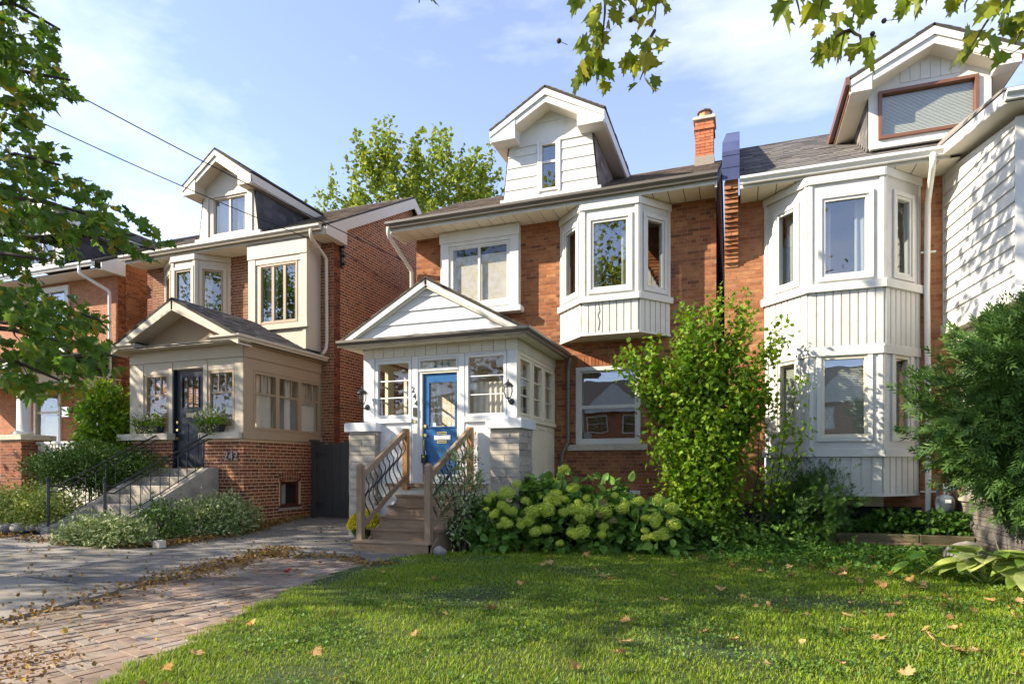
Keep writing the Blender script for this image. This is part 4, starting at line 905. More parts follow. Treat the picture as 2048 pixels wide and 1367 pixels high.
# ---- concrete stairs of 242
S = thing('concrete_stairs', 'old concrete stairs with sloping side walls up to the navy door', 'stairs', (-11.4, 9, .2))
gz0 = .16; NR = 7; rh = (FL - gz0) / NR
for k in range(NR):
    y0 = 7.95 + k * (2.28 / (NR - .3)); z = gz0 + rh * (k + 1)
    mb = MB(); mb.box(-12.0, -10.72, y0, 10.32, -.05 if k == 0 else z - rh - .01, z - .002 * (k == NR - 1)); mb.build('step', CONC, S, bevel=.012)
for x0, x1 in ((-12.2, -12.0), (-10.72, -10.50)):
    mb = MB(); mb.prism([Vector((x0, 7.78, -.05)), Vector((x0, 10.32, -.05)), Vector((x0, 10.32, 1.42)), Vector((x0, 10.05, 1.42)), Vector((x0, 7.95, .34)), Vector((x0, 7.78, .30))], (x1 - x0, 0, 0)); mb.build('side_wall', CONC, S, bevel=.015)
def iron_rail(label, x, z_first):
    T = thing('iron_railing', label, 'railing', (x, 7.9, .3), 'black iron stair railings')
    mb = MB(); mb.tube([(x, 7.86, z_first), (x, 7.86, 1.16)], .026, 8); mb.lathe((x, 7.86, 1.15), [(.03, 0), (.036, .02), (.02, .04), (.03, .06), (.01, .09)], 8); mb.build('newel_post', BLACK, T)
    a, b = Vector((x, 8.02, 1.06)), Vector((x, 10.15, 2.13))
    mb = MB(); mb.tube([(x, 7.86, 1.09), (x, 7.95, 1.07), a, b, (x, 10.26, 2.15)], .018, 8); mb.build('handrail', BLACK, T, smooth=True)
    mb = MB(); mb.tube([(x, 7.86, .97), a - Vector((0, 0, .11)), b - Vector((0, 0, .11)), (x, 10.26, 2.03)], .013, 8); mb.build('handrail', BLACK, T, smooth=True)
    c, d = Vector((x, 7.95, .37)), Vector((x, 10.02, 1.46)); mb = MB(); mb.beam(c, d, .03, .012); mb.build('bottom_rail', BLACK, T)
    for i in range(10):
        t = (i + .6) / 10.2; p = a.lerp(b, t) - Vector((0, 0, .11)); y = p.y; zb = .345 + (y - 7.95) / 2.1 * 1.08
        mb = MB(); mb.tube([(x, y, max(zb, .33)), (x, y, p.z)], .0085, 6); mb.build('baluster', BLACK, T)
        if i in (1, 6):                                             # scroll work beside every few bars
            mb = MB()
            for s1, cz in ((1, .55), (-1, .35)):
                cc = Vector((x, y + s1 * .055, zb + cz * (p.z - zb))); pts = []
                for k in range(14):
                    an = k / 13 * 4.6; r_ = .05 * (1 - k / 18); pts.append(cc + Vector((0, s1 * r_ * math.cos(an), r_ * 1.3 * math.sin(an))))
                mb.tube(pts, .005, 5)
            o = mb.build('scroll', BLACK, T, smooth=True)
    for q in (.2, .5, .8):
        mb = MB(); p = a.lerp(b, q) - Vector((0, 0, .055)); pts = [p + Vector((0, .05 * math.cos(k * .6), .035 * math.sin(k * .6))) for k in range(11)]; mb.tube(pts, .005, 5); mb.build('scroll', BLACK, T)
iron_rail('black iron stair railing nearest the white euonymus bush', -10.62, .30); iron_rail('black iron stair railing on the far side beside the clipped yew', -12.1, .30)

# ---- charcoal side gate between 242 and 244
G = thing('side_gate', 'charcoal plank gate with black strap hinges between the two brick houses', 'gate', (-8.4, 12.0, .25))
for i in range(10):
    x = -9.35 + i * .222; z1 = 1.93 + .06 * abs(i - 1.5) ** 1.0 * .75; mb = MB(); mb.hexa([(x, 12.1, .26), (x + .214, 12.1, .26), (x + .214, 12.125, .26), (x, 12.125, .26), (x, 12.1, z1), (x + .214, 12.1, z1 + .035), (x + .214, 12.125, z1 + .035), (x, 12.125, z1)]); mb.build('board', GATE, G)
mb = MB(); mb.box(-9.48, -9.365, 12.06, 12.18, .2, 2.02); mb.box(-9.51, -9.335, 12.03, 12.21, 2.02, 2.07); mb.build('post', GATE, G)
for z in (.55, 1.72):
    mb = MB(); mb.add([(-9.40, 12.09, z - .07), (-9.40, 12.09, z + .07), (-9.34, 12.09, z + .06), (-9.02, 12.09, z + .008), (-9.02, 12.09, z - .008), (-9.34, 12.09, z - .06)], [(0, 5, 4, 3, 2, 1)]); mb.add([(-9.40, 12.099, z - .07), (-9.40, 12.099, z + .07), (-9.34, 12.099, z + .06), (-9.02, 12.099, z + .008), (-9.02, 12.099, z - .008), (-9.34, 12.099, z - .06)], [(0, 1, 2, 3, 4, 5)]); mb.build('strap_hinge', BLACK, G)
# ================================================================== house on the right (semi-detached, white clad)
H = thing('brick_house', 'orange brick semi with two-storey white bay, brown-framed dormer and white sided sunroom', 'house', (1.7, 12.74, 0))
YW = 12.74; PW = Pl((0, YW), (1, 0))
holes = [(.44, 2.97, 4.5, 6.6), (.44, 2.97, 1.0, 3.5)]
mb = MB(); wall_cells(mb, PW, -.28, 9.5, -.1, 6.66, holes, -.25, 0); mb.build('wall', MORT3, H)
pieces(H, 'brick', 'brickwork', bricks(PW, -.28, 3.6, -.1, 6.62, holes, seed=31), BRICK3, 280)
mb = MB(); mb.box(-.28, -.04, YW + .25, 21, -.1, 6.6); mb.build('gable_wall', MORT3, H)
PSL = Pl((-.28, 0), (0, -1)); pieces(H, 'brick', 'brickwork', bricks(PSL, -20.9, -YW, -.1, 6.6, seed=33), BRICK3, 0)
# party wall parapet with corbelled bricks
M = []
for j in range(19):
    z = 5.32 + j * .0735; out = min(.66, .03 + j * .036); dark = 0
    for i, (xa_, xb_) in enumerate(((-.275, -.155), (-.148, -.035)) if j % 2 else ((-.275, -.035),)):
        q = out + random.uniform(-.02, .012); M.append(mtx(((xa_ + xb_) / 2, YW - q / 2, z + random.uniform(-.003, .003)), (xb_ - xa_, 0, 0), (0, q, 0), (0, 0, .058)))
pieces(H, 'corbel_brick', 'brickwork', M, BRICK3, 20)
mb = MB(); mb.prism([Vector((-.255, YW, 5.3)), Vector((-.255, YW, 6.62)), Vector((-.255, YW - .55, 6.62))], (.2, 0, 0)); mb.build('corbel_core', MORT3, H)
mb = MB(); mb.box(-.262, -.03, 12.10, YW + .3, 6.58, 6.75); mb.build('corbel_core', MORT3, H)
rs = .62
mb = MB(); mb.prism([Vector((-.31, 12.02, 6.67)), Vector((-.31, 12.02, 7.2)), Vector((-.31, 12.20, 7.46)), Vector((-.31, 15.6, 9.35)), Vector((-.31, 15.6, 8.6))], (.30, 0, 0)); mb.build('parapet_cap', CAPBLUE, H)
for z, y in ((6.90, 12.012), (7.12, 12.012)):
    mb = MB(); mb.box(-.316, -.004, y, y + .02, z, z + .012); mb.build('cap_seam', CAPBLUE, H)
main_roof(H, -.01, 9.5, 12.05, 6.68, 15.6, 8.92, SHINGG, limit=220, seed=35)
trim(H, 'fascia', Pl((0, 12.07), (1, 0)), [(0, 3.25, 6.50, 6.66, -.02, 0)], WHITE)
soffit(H, 0, 3.4, 12.09, YW - .005, 6.50, SOFFIT, .3)
gutter(H, [(.0, 12.045, 6.55), (3.18, 12.045, 6.55)], GUTTERW, .12, .12)
bay(H, .44, 2.97, 1.12, 2.29, YW, 12.02, (3.50, 4.46, 4.60, 4.72, 6.08, 6.49), VINYL, WHITE, WHITE, GLASSD, (.19, .80), (.30, .74), .135, curt=CURTW)
bay(H, .46, 2.95, 1.14, 2.27, YW, 12.04, (.95, 1.60, 1.74, 1.94, 3.34, 3.49), VINYL, WHITE, CREAMW, GLASSD, (.17, .80), (.30, .74), .155, interior=ROOMD, blinds=True)
mb = MB(); mb.box(1.0, 2.4, YW - .09, YW - .004, .72, .92); mb.build('basement_window', CREAMW, H)
mb = MB(); mb.box(1.05, 1.7, YW - .094, YW - .09, .76, .88); mb.build('basement_pane', ROOMD, H)
mb = MB(); mb.box(-.2, 3.0, YW - .02, YW - .004, .0, .72); mb.build('foundation', mat('tarred_foundation', (.03, .028, .026), .8, .2, 6), H)
downspout(H, [(2.98, 11.98, 6.58), (2.98, 11.98, 6.40), (2.82 + .24, 12.60, 6.0), (3.06, 12.66, 4.5), (3.08, 12.66, 2.5), (3.08, 12.66, .45), (3.0, 12.3, .36)], GUTTERW, .095)
for z in (5.15, .98):
    mb = MB(); mb.box(2.97, 3.19, 12.63, 12.70, z, z + .03); mb.build('downspout_clip', GUTTERW, H)
# dormer
RF = roofline(12.05, 6.68, .631)
PD = gable_dormer(H, 12.42, 2.12, 3.92, 7.02, 8.06, 12.08, 1.78, 4.24, 3.03, 8.80, 8.16, RF, VINYL, WHITE, SOFFIT, (2.27, 3.74, 7.14, 7.98), SHINGG, box_w=.34, drip=COPPER)
window(H, PD, 2.271, 3.739, 7.141, 7.979, COPPER, GLASS, fw=.055, d0=-.1, d1=.045)
blind(H, PD, 2.32, 3.69, 7.18, 7.95, -.08, BLIND, .024)
room(H, PD, 2.2, 3.85, 7.1, 8.05, -.11, -1.2, ROOMD)
pieces(H, 'siding_panel', 'siding_panels', strips(PD, 2.6, 3.5, 8.07, 8.36, .16, .001, .012, gap=.01), VINYL, 10)
mb = MB(); mb.pbox(PD, 2.14, 3.9, 6.98, 7.05, -.03, .05); mb.build('trim', WHITE, H)
for sx, xe in ((-1, 1.78), (1, 4.24)):
    mb = MB(); mb.prism([Vector((xe + sx * .005, 12.06, 8.155)), Vector((xe + sx * .005, 12.06, 8.02)), Vector((xe + sx * .03, 14.4, 8.02)), Vector((xe + sx * .03, 14.4, 8.155))], (sx * .06, 0, 0)); mb.build('dormer_gutter', COPPER, H)
# enclosed white sided sunroom over the porch next door
A, B, C_ = (3.34, YW), (3.60, 10.46), (8.5, 10.46)
PX, LX = plane_between(A, B)
PX = Pl(A, (B[0] - A[0], B[1] - A[1]))
PX.n = Vector((-abs(PX.u.y), 0, 0)).normalized() if False else Vector((PX.u.y, -PX.u.x, 0))
def sx_top(u): return 6.55 - .30 * (u / LX)
mb = MB(); mb.prism([PX(0, 3.86, 0), PX(LX, 3.86, 0), PX(LX, sx_top(LX), 0), PX(0, sx_top(0), 0)], Vector(PX.n) * -.1); mb.build('sunroom_wall', VINYL, H)
SIDW = mat('white_aluminium_siding', (.64, .63, .60), .4, .04, 1.5, .04, 50, rnd=.015)
n = 13
for i in range(n):
    z0 = 3.88 + i * .205; z1 = z0 + .205; zt = 6.54
    if z0 > 6.3: break
    def ee(z):
        u1 = LX if z <= sx_top(LX) else LX * (6.55 - z) / .30
        return (.02, max(u1 - .02, .03))
    clapboards(H, PX, [z0, min(z1, 6.5)], ee, SIDW, t=.032)
PXF = Pl(B, (1, 0))
mb = MB(); mb.pbox(PXF, 0.0, 4.9, 3.86, 6.25, -.1, 0); mb.build('sunroom_wall', VINYL, H)
pieces(H, 'siding_panel', 'siding_panels', strips(PXF, .1, 1.2, 3.9, 6.2, .05, 0, .012, gap=.012), VINYL, 20)
trim(H, 'corner_post', PXF, [(-.03, .07, 3.86, 6.25, .001, .03)], WHITE)
trim(H, 'trim', PX, [(0.0, .03, 3.86, 6.5, .001, .03), (-.03, LX + .05, 3.74, 3.88, .0, .06), (-.4, 0, 3.74, 3.84, .0, .05)], WHITE)
trim(H, 'trim', PXF, [(-.05, 4.9, 3.74, 3.88, .0, .06)], WHITE)
mb = MB(); mb.prism([PX(0, 3.735, .06), PX(LX, 3.735, .06), Vector((8.5, B[1] - .06, 3.735)), Vector((8.5, YW, 3.735))], (0, 0, -.02)); mb.build('porch_soffit', SOFFIT, H)
PXi = Pl((A[0] + .14, A[1]), (B[0] - A[0], B[1] - A[1]))
mb = MB(); mb.pbox(PXi, 0, LX, 3.40, 3.71, -.1, 0); mb.build('porch_beam', CREAM, H)
pieces(H, 'frieze_panel', 'frieze_panels', strips(PXi, 0, LX, 3.41, 3.71, .11, 0, .01, gap=.012), CREAM, 22)
# its roof edge
f0, f1 = PX(-.2, 6.66, .30), PX(LX + .30, 6.30, .30)
mb = MB(); mb.prism([f0, f1, f1 + Vector((0, 0, .17)), f0 + Vector((0, 0, .17))], Vector(PX.n) * -.03); mb.build('fascia', WHITE, H)
mb = MB(); mb.prism([f0 + Vector((0, 0, .005)), f1 + Vector((0, 0, .005)), Vector((8.5, f1.y, 6.305)), Vector((8.5, f0.y, 6.665))], (0, 0, .015)); mb.build('soffit_panel', SOFFIT, H)
mb = MB(); mb.prism([f0 + Vector((-.02, 0, .175)), f1 + Vector((-.02, -.03, .175)), Vector((8.5, f1.y - .03, 6.475)), Vector((8.5, 13.2, 7.3)), Vector((3.3, 13.0, 7.2))], (0, 0, .03)); mb.build('sunroom_roof', SHINGG, H)
gutter(H, [(f1.x + .0, f1.y, 6.33), (8.5, f1.y, 6.33)], GUTTERW, .12, .12)
# low stone wall of the porch next door
PT = Pl((3.52, YW), (.04, -2.9))
M = []; rr = random.Random(9); z = -.1
mb = MB(); mb.pbox(PT, 0, 3.4, -.2, .84, -.3, -.015); mb.build('porch_base', STONEJ, H)
un, nn = np.array(PT.u), np.array(PT.n)
while z < .82:
    h_ = rr.choice((.06, .09, .12)); u = 0
    while u < 3.35:
        w = rr.uniform(.2, .6); e = min(u + w, 3.38); c = np.array(PT.o) + un * (u + e) / 2 + nn * rr.uniform(-.03, -.01); c[2] = z + h_ / 2; M.append(mtx(c, un * (e - u - .01), -nn * .06, (0, 0, h_ - .01))); u = e
    z += h_
pieces(H, 'stone', 'stones', M, mat('dark_weathered_stone', [(.15, .13, .11), (.20, .175, .15), (.12, .105, .09)], .9, .25, 7, 1.0, 24, spec=.2), 110)
mb = MB(); mb.pbox(PT, -.02, 3.4, .85, .97, -.35, .05); mb.build('coping', CONC, H, bevel=.01)
for u in (.3, 3.1):
    mb = MB(); c = PT(u, .97, -.16); mb.box(c.x - .13, c.x + .13, c.y - .13, c.y + .13, .97, 3.42); mb.build('porch_post', CREAM, H)
mb = MB(); mb.box(3.5, 8.5, YW - .03, YW - .006, .0, 3.7); mb.build('porch_back_wall', MORT3, H)

# ---- gas meter
GM = thing('gas_meter', 'grey gas meter with pipes on the wall behind the cedar', 'gas meter', (3.28, 12.45, .5))
mb = MB(); mb.lathe((3.27, 12.45, .62), [(.07, 0), (.13, .05), (.145, .12), (.145, .24), (.12, .30), (.05, .33)], 14); mb.build('meter_body', GREYM, GM, smooth=True)
mb = MB(); mb.box(3.24, 3.32, 12.29, 12.33, .82, .875); mb.build('meter_dial', PAPER, GM)
mb = MB(); mb.tube([(3.18, 12.5, .2), (3.18, 12.5, 1.12), (3.27, 12.46, 1.14), (3.27, 12.45, .92)], .022, 8); mb.build('pipe', GREYM, GM)
mb = MB(); mb.tube([(3.33, 12.46, .95), (3.36, 12.46, 1.2), (3.36, 12.6, 1.25)], .022, 8); mb.build('pipe', GREYM, GM)
mb = MB(); mb.lathe((3.36, 12.44, 1.05), [(.03, -.05), (.09, -.03), (.09, .03), (.03, .05)], 12); mb.build('regulator', GREYM, GM, smooth=True)

# ---- planting bed edging of the right house (two stacked timbers)
E_ = thing('garden_edging', 'low mossy timber edging of the planting bed below the white bay', 'edging', (1.8, 12.0, .1))
MOSSW = mat('mossy_timber', (.16, .125, .075), .9, .3, 6, .5, 20, stain=((.07, .09, .025), 4, .45, .65), stretch=(.6, 4, 4))
for k, (x0, x1) in enumerate(((.15, 1.45), (1.46, 2.75), (2.76, 3.5))):
    mb = MB(); mb.box(x0, x1, 11.85 - .04 * k, 11.99 - .04 * k, .18, .31); mb.build('timber', MOSSW, E_, bevel=.012)
    mb = MB(); mb.box(x0 + .1, x1 + .1 if k < 2 else x1, 11.83 - .04 * k, 11.98 - .04 * k, .04, .178); mb.build('timber', OLDWOOD, E_, bevel=.012)

# ================================================================== house 240 (far left, behind the maple)
H = thing('brick_house', 'brick house with white porch column at far left behind the maple leaves', 'house', (-20, 12.9, .3))
YW = 12.9; PW = Pl((0, YW), (1, 0))
holes = [(-20.7, -18.9, 4.9, 6.9), (-20.46, -19.25, 1.95, 3.75), (-18.3, -17.35, 1.45, 3.5)]
mb = MB(); wall_cells(mb, PW, -23.5, -16.9, 0, 7.05, holes, -.25, 0); mb.build('wall', MORT3, H)
pieces(H, 'brick', 'brickwork', bricks(PW, -22.5, -16.9, .3, 7.0, holes, seed=41), mat('brick_soft_orange', [(.36, .15, .075), (.43, .19, .10), (.30, .12, .06)], .85, .2, 9, .4, 120), 150)
PS = Pl((-16.9, 0), (0, 1))
mb = MB(); mb.prism([Vector((-16.9, YW + .002, 0)), Vector((-16.9, 21, 0)), Vector((-16.9, 21, 6.8)), Vector((-16.9, 16.6, 9.3)), Vector((-16.9, YW + .002, 7.2))], (-.25, 0, 0)); mb.build('gable_wall', MORT3, H)
pieces(H, 'brick', 'brickwork', bricks(PS, YW + .003, 17.5, .1, 9.2, (), top=lambda y: 7.2 + (y - 12.9) * .55, rise=.003, joint=.015, seed=45), mat('brick_rust', [(.33, .115, .045), (.40, .15, .06), (.26, .085, .035), (.2, .06, .03)], .85, .2, 9, .4, 120), 140)
main_roof(H, -23.6, -16.72, 12.25, 7.2, 16.6, 9.55, SHINGD, limit=20, seed=42)
soffit(H, -23.5, -16.9, 12.3, YW - .005, 7.0, SOFFIT, .3)
gutter(H, [(-23.6, 12.25, 7.07), (-16.95, 12.25, 7.07)], GUTTERW, .12, .12)
mb = MB(); mb.prism([Vector((-16.72, 12.28, 6.95)), Vector((-16.72, 13.0, 6.95)), Vector((-16.72, 13.0, 7.3)), Vector((-16.72, 16.6, 9.25)), Vector((-16.72, 16.6, 9.52)), Vector((-16.72, 12.28, 7.17))], (-.03, 0, 0)); mb.build('rake_board', WHITE, H)
mb = MB(); mb.box(-16.9, -16.75, 12.3, 13.0, 6.96, 6.975); mb.build('soffit_panel', SOFFIT, H)
downspout(H, [(-17.5, 12.2, 7.1), (-17.5, 12.2, 6.9), (-17.08, 12.78, 6.5), (-17.08, 12.8, 4.1), (-17.08, 12.5, 3.9)], GUTTERW, .09)
w = window(H, PW, -20.699, -18.901, 4.901, 6.899, WHITE, GLASSD, fw=.16, vs=(.5,), hs=(.5,), bw=.06, d0=-.1, d1=.06); room(H, PW, -20.6, -19.0, 5, 6.8, -.12, -1.5, ROOMD)
w = window(H, PW, -20.459, -19.251, 1.951, 3.749, WHITE, GLASS, fw=.09, hs=(.66,), bw=.06, d0=-.1, d1=.05); room(H, PW, -20.4, -19.3, 2, 3.7, -.12, -1.5, ROOMM)
curtain(H, PW, -20.3, -19.6, 2.0, 3.0, -.18, CURT)
mb = MB(); wall_cells(mb, PW, -18.29, -17.36, 1.46, 3.5, [(-17.98, -17.66, 2.5, 3.1)], -.08, -.02); d = mb.build('front_door', WHITE, H)
mb = MB(); mb.pbox(PW, -17.97, -17.67, 2.51, 3.09, -.06, -.05); mb.build('pane', GLASS, d)
mb = MB(); mb.box(-19.2, -18.9, 12.86, 12.90, 2.95, 3.25); mb.build('mailbox', STEEL, H)
gable_dormer(H, 12.6, -20.55, -18.7, 7.4, 8.5, 12.25, -20.9, -18.4, -19.65, 9.5, 8.75, roofline(12.25, 7.2, .54), WHITE, WHITE, SOFFIT, (-20.2, -19.1, 7.5, 8.4), SHINGD, box_w=.4)
window(H, Pl((0, 12.6), (1, 0)), -20.199, -19.101, 7.501, 8.399, WHITE, GLASSD, fw=.06, vs=(.5,), d0=-.1, d1=.02); room(H, Pl((0, 12.6), (1, 0)), -20.3, -19, 7.45, 8.45, -.11, -1, ROOMD)
# porch of 240
mb = MB(); mb.box(-23, -16.95, 10.45, YW - .27, 1.1, 1.4); mb.build('porch_floor', CONC, H)
mb = MB(); mb.box(-23, -16.95, 10.35, 10.6, 3.62, 3.95); mb.box(-17.15, -16.95, 10.6, YW - .01, 3.62, 3.95); mb.build('porch_beam', CREAM, H)
q = ((-23.4, 10.1, 3.98), (-16.7, 10.1, 3.98), (-16.7, YW, 4.85), (-23.4, YW, 4.85)); slab_roof(H, *q, .06, ROOFB, 'porch_roof'); pieces(H, 'shingle', 'shingle_field', shingles(*q, seed=44), SHINGD, 20)
mb = MB(); mb.box(-23.3, -16.75, 10.14, YW - .01, 3.93, 3.955); mb.build('soffit_panel', SOFFIT, H)
gutter(H, [(-23.4, 10.1, 3.88), (-16.68, 10.1, 3.88)], GUTTERW, .11, .11)
downspout(H, [(-17.05, 10.05, 3.9), (-17.05, 10.2, 3.7), (-16.98, 10.35, 3.5), (-16.98, 10.35, 1.5)], GUTTERW, .09)
mb = MB(); mb.lathe((-16.95, 10.42, 2.24), [(.21, 0), (.21, .05), (.18, .09), (.15, .1), (.14, 1.3), (.13, 1.38)], 20); mb.build('porch_column', WHITE, H, smooth=True)
mb = MB(); mb.box(-17.42, -16.46, 10.06, 10.9, 2.10, 2.23); mb.build('pier_cap', LIME, H, bevel=.012)
mb = MB(); mb.box(-17.34, -16.54, 10.12, 10.84, 0, 2.1); mb.build('pier', MORT3, H)
for P_, a, b in ((Pl((0, 10.12), (1, 0)), -17.34, -16.54), (Pl((-16.54, 0), (0, 1)), 10.12, 10.84)):
    pieces(H, 'brick', 'brickwork', bricks(P_, a, b, .3, 2.09, joint=.014, rise=.003, header=0, seed=46), BRICK242, 80)
for i in range(20):
    x = -16.45 + i * .11; mb = MB(); mb.box(x, x + .06, 10.44, 10.48, 1.35, 2.0); mb.build('porch_picket', WHITE, H)
mb = MB(); mb.box(-16.5, -14.2, 10.42, 10.5, 2.0, 2.06); mb.box(-16.5, -14.2, 10.42, 10.5, 1.29, 1.35); mb.build('porch_rail', WHITE, H)
mb = MB(); mb.box(-16.5, -14.0, 10.5, 10.54, .2, 1.28); mb.build('porch_skirt', CREAM, H)
B_ = thing('hanging_basket', 'red hanging flower basket on the porch of the far left house', 'basket', (-15.9, 10.6, 3.0))
# ================================================================== ground
def height_grid(name, xs, ys, m, dz=0., kind='structure', keep=None, parent=None):
    X_, Y_ = np.meshgrid(xs, ys); Z_ = gz(X_, Y_) + dz; V = np.stack([X_, Y_, Z_], -1).reshape(-1, 3); nx = len(xs)
    I, J = np.meshgrid(np.arange(nx - 1), np.arange(len(ys) - 1)); a = (J * nx + I).ravel()
    F = np.stack([a, a + 1, a + nx + 1, a + nx], -1)
    if keep is not None:
        c = V[F].mean(1); F = F[keep(c[:, 0], c[:, 1])]
    me = raw_mesh(name, V, [F]); o = link(name, me, parent, m); o['kind'] = kind; return o
def lawn_edge(y):                                   # left edge of the front lawn
    return np.interp(y, [-30, 1.0, 2.9, 5.0, 6.7, 7.6, 8.4, 9.0, 9.3], [-3.6, -3.6, -3.9, -4.6, -5.1, -5.2, -5.15, -4.8, -4.62])
SOIL = mat('brown_soil', (.075, .052, .032), .95, .35, 8, .8, 40)
TURF = mat('turf_ground', (.035, .052, .014), .95, .35, 5, .6, 60, stain=((.07, .055, .025), 3, .55, .75))
far = np.concatenate([[-400, -200, -100, -60], np.arange(-40, 41, .5), [60, 100, 200, 400]])
height_grid('ground', far, np.concatenate([[-400, -200, -100, -50], np.arange(-30, 40, .5), [60, 100, 200, 400]]), SOIL, -.10)
# driveway: concrete slabs with open joints
DRV = mat('driveway_base', (.06, .05, .04), .95, .3, 10)
o = height_grid('driveway', np.arange(-16, -2.9, .25), np.arange(-2, 24, .25), DRV, -.045, keep=lambda x, y: (x < lawn_edge(y) + .25) & ~((x < -9.9) & (y > 8.2)) & ((y < 12) | (x > -9.5)))
drive = o
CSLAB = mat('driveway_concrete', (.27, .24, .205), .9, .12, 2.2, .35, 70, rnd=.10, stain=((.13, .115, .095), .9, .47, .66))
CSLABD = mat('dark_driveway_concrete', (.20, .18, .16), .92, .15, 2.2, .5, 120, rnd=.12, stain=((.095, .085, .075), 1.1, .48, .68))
def slab(pts, m, name='concrete_slab', dz=0., t=.06):
    V = []; n = 6; (a, b, c, d) = [Vector((*p, 0)) for p in pts]; mb = MB(); N = n + 1
    for j in range(N):
        for i in range(N):
            p = a.lerp(b, i / n).lerp(d.lerp(c, i / n), j / n); V.append((p.x, p.y, g(p.x, p.y) + dz))
    F = [(j * N + i, j * N + i + 1, (j + 1) * N + i + 1, (j + 1) * N + i) for j in range(n) for i in range(n)]
    mb.add(V, F); rim = [i for i in range(N)] + [(j * N + n) for j in range(1, N)] + [n * N + i for i in range(n - 1, -1, -1)] + [j * N for j in range(n - 1, 0, -1)]
    base = len(mb.v); mb.v += [(mb.v[k][0], mb.v[k][1], mb.v[k][2] - t) for k in rim]; L_ = len(rim)
    mb.f += [(rim[k], base + k, base + (k + 1) % L_, rim[(k + 1) % L_]) for k in range(L_)]
    return mb.build(name, m, drive)
def pedge(y): return np.interp(y, [-2, 1, 3.6, 5.4, 7.6, 9.0, 14], [-5.6, -5.9, -6.25, -6.62, -7.05, -7.2, -7.2])       # concrete / paver boundary
ysl = [-2, .6, 3.0, 5.05, 7.1, 8.7, 10.4, 12.05, 14.5]
rr = random.Random(5)
for j, (y0, y1) in enumerate(zip(ysl[:-1], ysl[1:])):
    e0, e1 = float(pedge(y0)), float(pedge(y1)); gj = .014
    m0 = -8.35
    right0, right1 = (e0, e1) if y1 < 8.8 else (-5.0 if y1 < 9 else -6.6 + .0, -6.6)
    if y0 >= 8.7: right0 = right1 = -6.15 if y0 < 10 else -7.15
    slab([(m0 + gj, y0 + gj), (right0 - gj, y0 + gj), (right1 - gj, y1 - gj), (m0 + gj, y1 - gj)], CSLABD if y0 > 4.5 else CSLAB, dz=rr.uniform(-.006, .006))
    lim = -9.75 if y0 >= 8.6 else (-12.0 if y0 > 6 else -15.5)
    mid = lim if lim > -10 else -10.2
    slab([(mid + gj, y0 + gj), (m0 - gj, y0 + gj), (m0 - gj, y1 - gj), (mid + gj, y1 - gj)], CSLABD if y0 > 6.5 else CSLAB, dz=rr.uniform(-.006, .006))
    if mid < -10: slab([(lim + gj, y0 + gj), (mid - gj, y0 + gj), (mid - gj, min(y1, 7.75) - gj), (lim + gj, min(y1, 7.75) - gj)], CSLAB, dz=rr.uniform(-.006, .006))
slab([(-7.03, 7.8), (-5.2, 7.9), (-5.0, 8.65), (-7.13, 8.66)], CSLABD); slab([(-6.9, 8.72), (-4.9, 8.72), (-4.95, 9.3), (-6.9, 9.3)], CSLABD, dz=-.012)
# paving bricks in basket weave, laid in the sand bed between concrete and lawn
PAVE = mat('paving_brick', [(.25, .175, .13), (.28, .20, .15), (.22, .16, .125), (.30, .24, .19), (.26, .215, .18), (.21, .145, .11)], .9, .18, 14, .4, 90, stain=((.10, .075, .05), 1.1, .47, .70))
M = []; th = R(-16); ca, sa = math.cos(th), math.sin(th); rr = random.Random(12); Bk = .225
for i in range(-6, 40):
    for j in range(-8, 60):
        for k in range(2):
            if (i + j) % 2: lx, ly, ax, ay = i * Bk + Bk / 2, j * Bk + (k + .5) * Bk / 2, Bk - .009, Bk / 2 - .009
            else: lx, ly, ax, ay = i * Bk + (k + .5) * Bk / 2, j * Bk + Bk / 2, Bk / 2 - .009, Bk - .009
            x = -6.9 + (lx - 3.2) * ca - ly * sa * -1 * -1; y = .4 + (lx - 3.2) * -sa * -1 + ly * ca
            if not (pedge(y) + .06 < x < lawn_edge(y) + .12 and -1 < y < 7.85): continue
            z = g(x, y) - .03 + rr.uniform(-.005, .004) - .012 * sm(.0, .5, abs(x + 5.6) - .2)
            tx, ty = rr.uniform(-.012, .012), rr.uniform(-.012, .012); a2 = th + rr.uniform(-.02, .02); c2, s2 = math.cos(a2), math.sin(a2)
            M.append(mtx((x, y, z), (c2 * ax, s2 * ax, tx * ax), (-s2 * ay, c2 * ay, ty * ay), (0, 0, .06)))
bv = []                                                # a paving brick with a worn, chamfered top
for (zz, ins) in ((-.5, 0), (.40, 0), (.5, .02)):
    bv += [(-.5 + ins, -.5 + ins, zz), (.5 - ins, -.5 + ins, zz), (.5 - ins, .5 - ins, zz), (-.5 + ins, .5 - ins, zz)]
bf = [(8, 9, 10, 11)] + [(r * 4 + i, r * 4 + (i + 1) % 4, r * 4 + 4 + (i + 1) % 4, r * 4 + 4 + i) for r in (0, 1) for i in range(4)]
pieces(drive, 'paving_brick', 'paving_bricks', M, PAVE, 300, np.array(bv), (np.array(bf),), 'paver')
height_grid('sand_bed', np.arange(-7.4, -3, .25), np.arange(-1, 8.2, .25), mat('dirty_sand', (.15, .115, .08), .95, .3, 12, .5, 80), -.035, keep=lambda x, y: (x > pedge(y) - .1) & (x < lawn_edge(y) + .2), parent=drive)
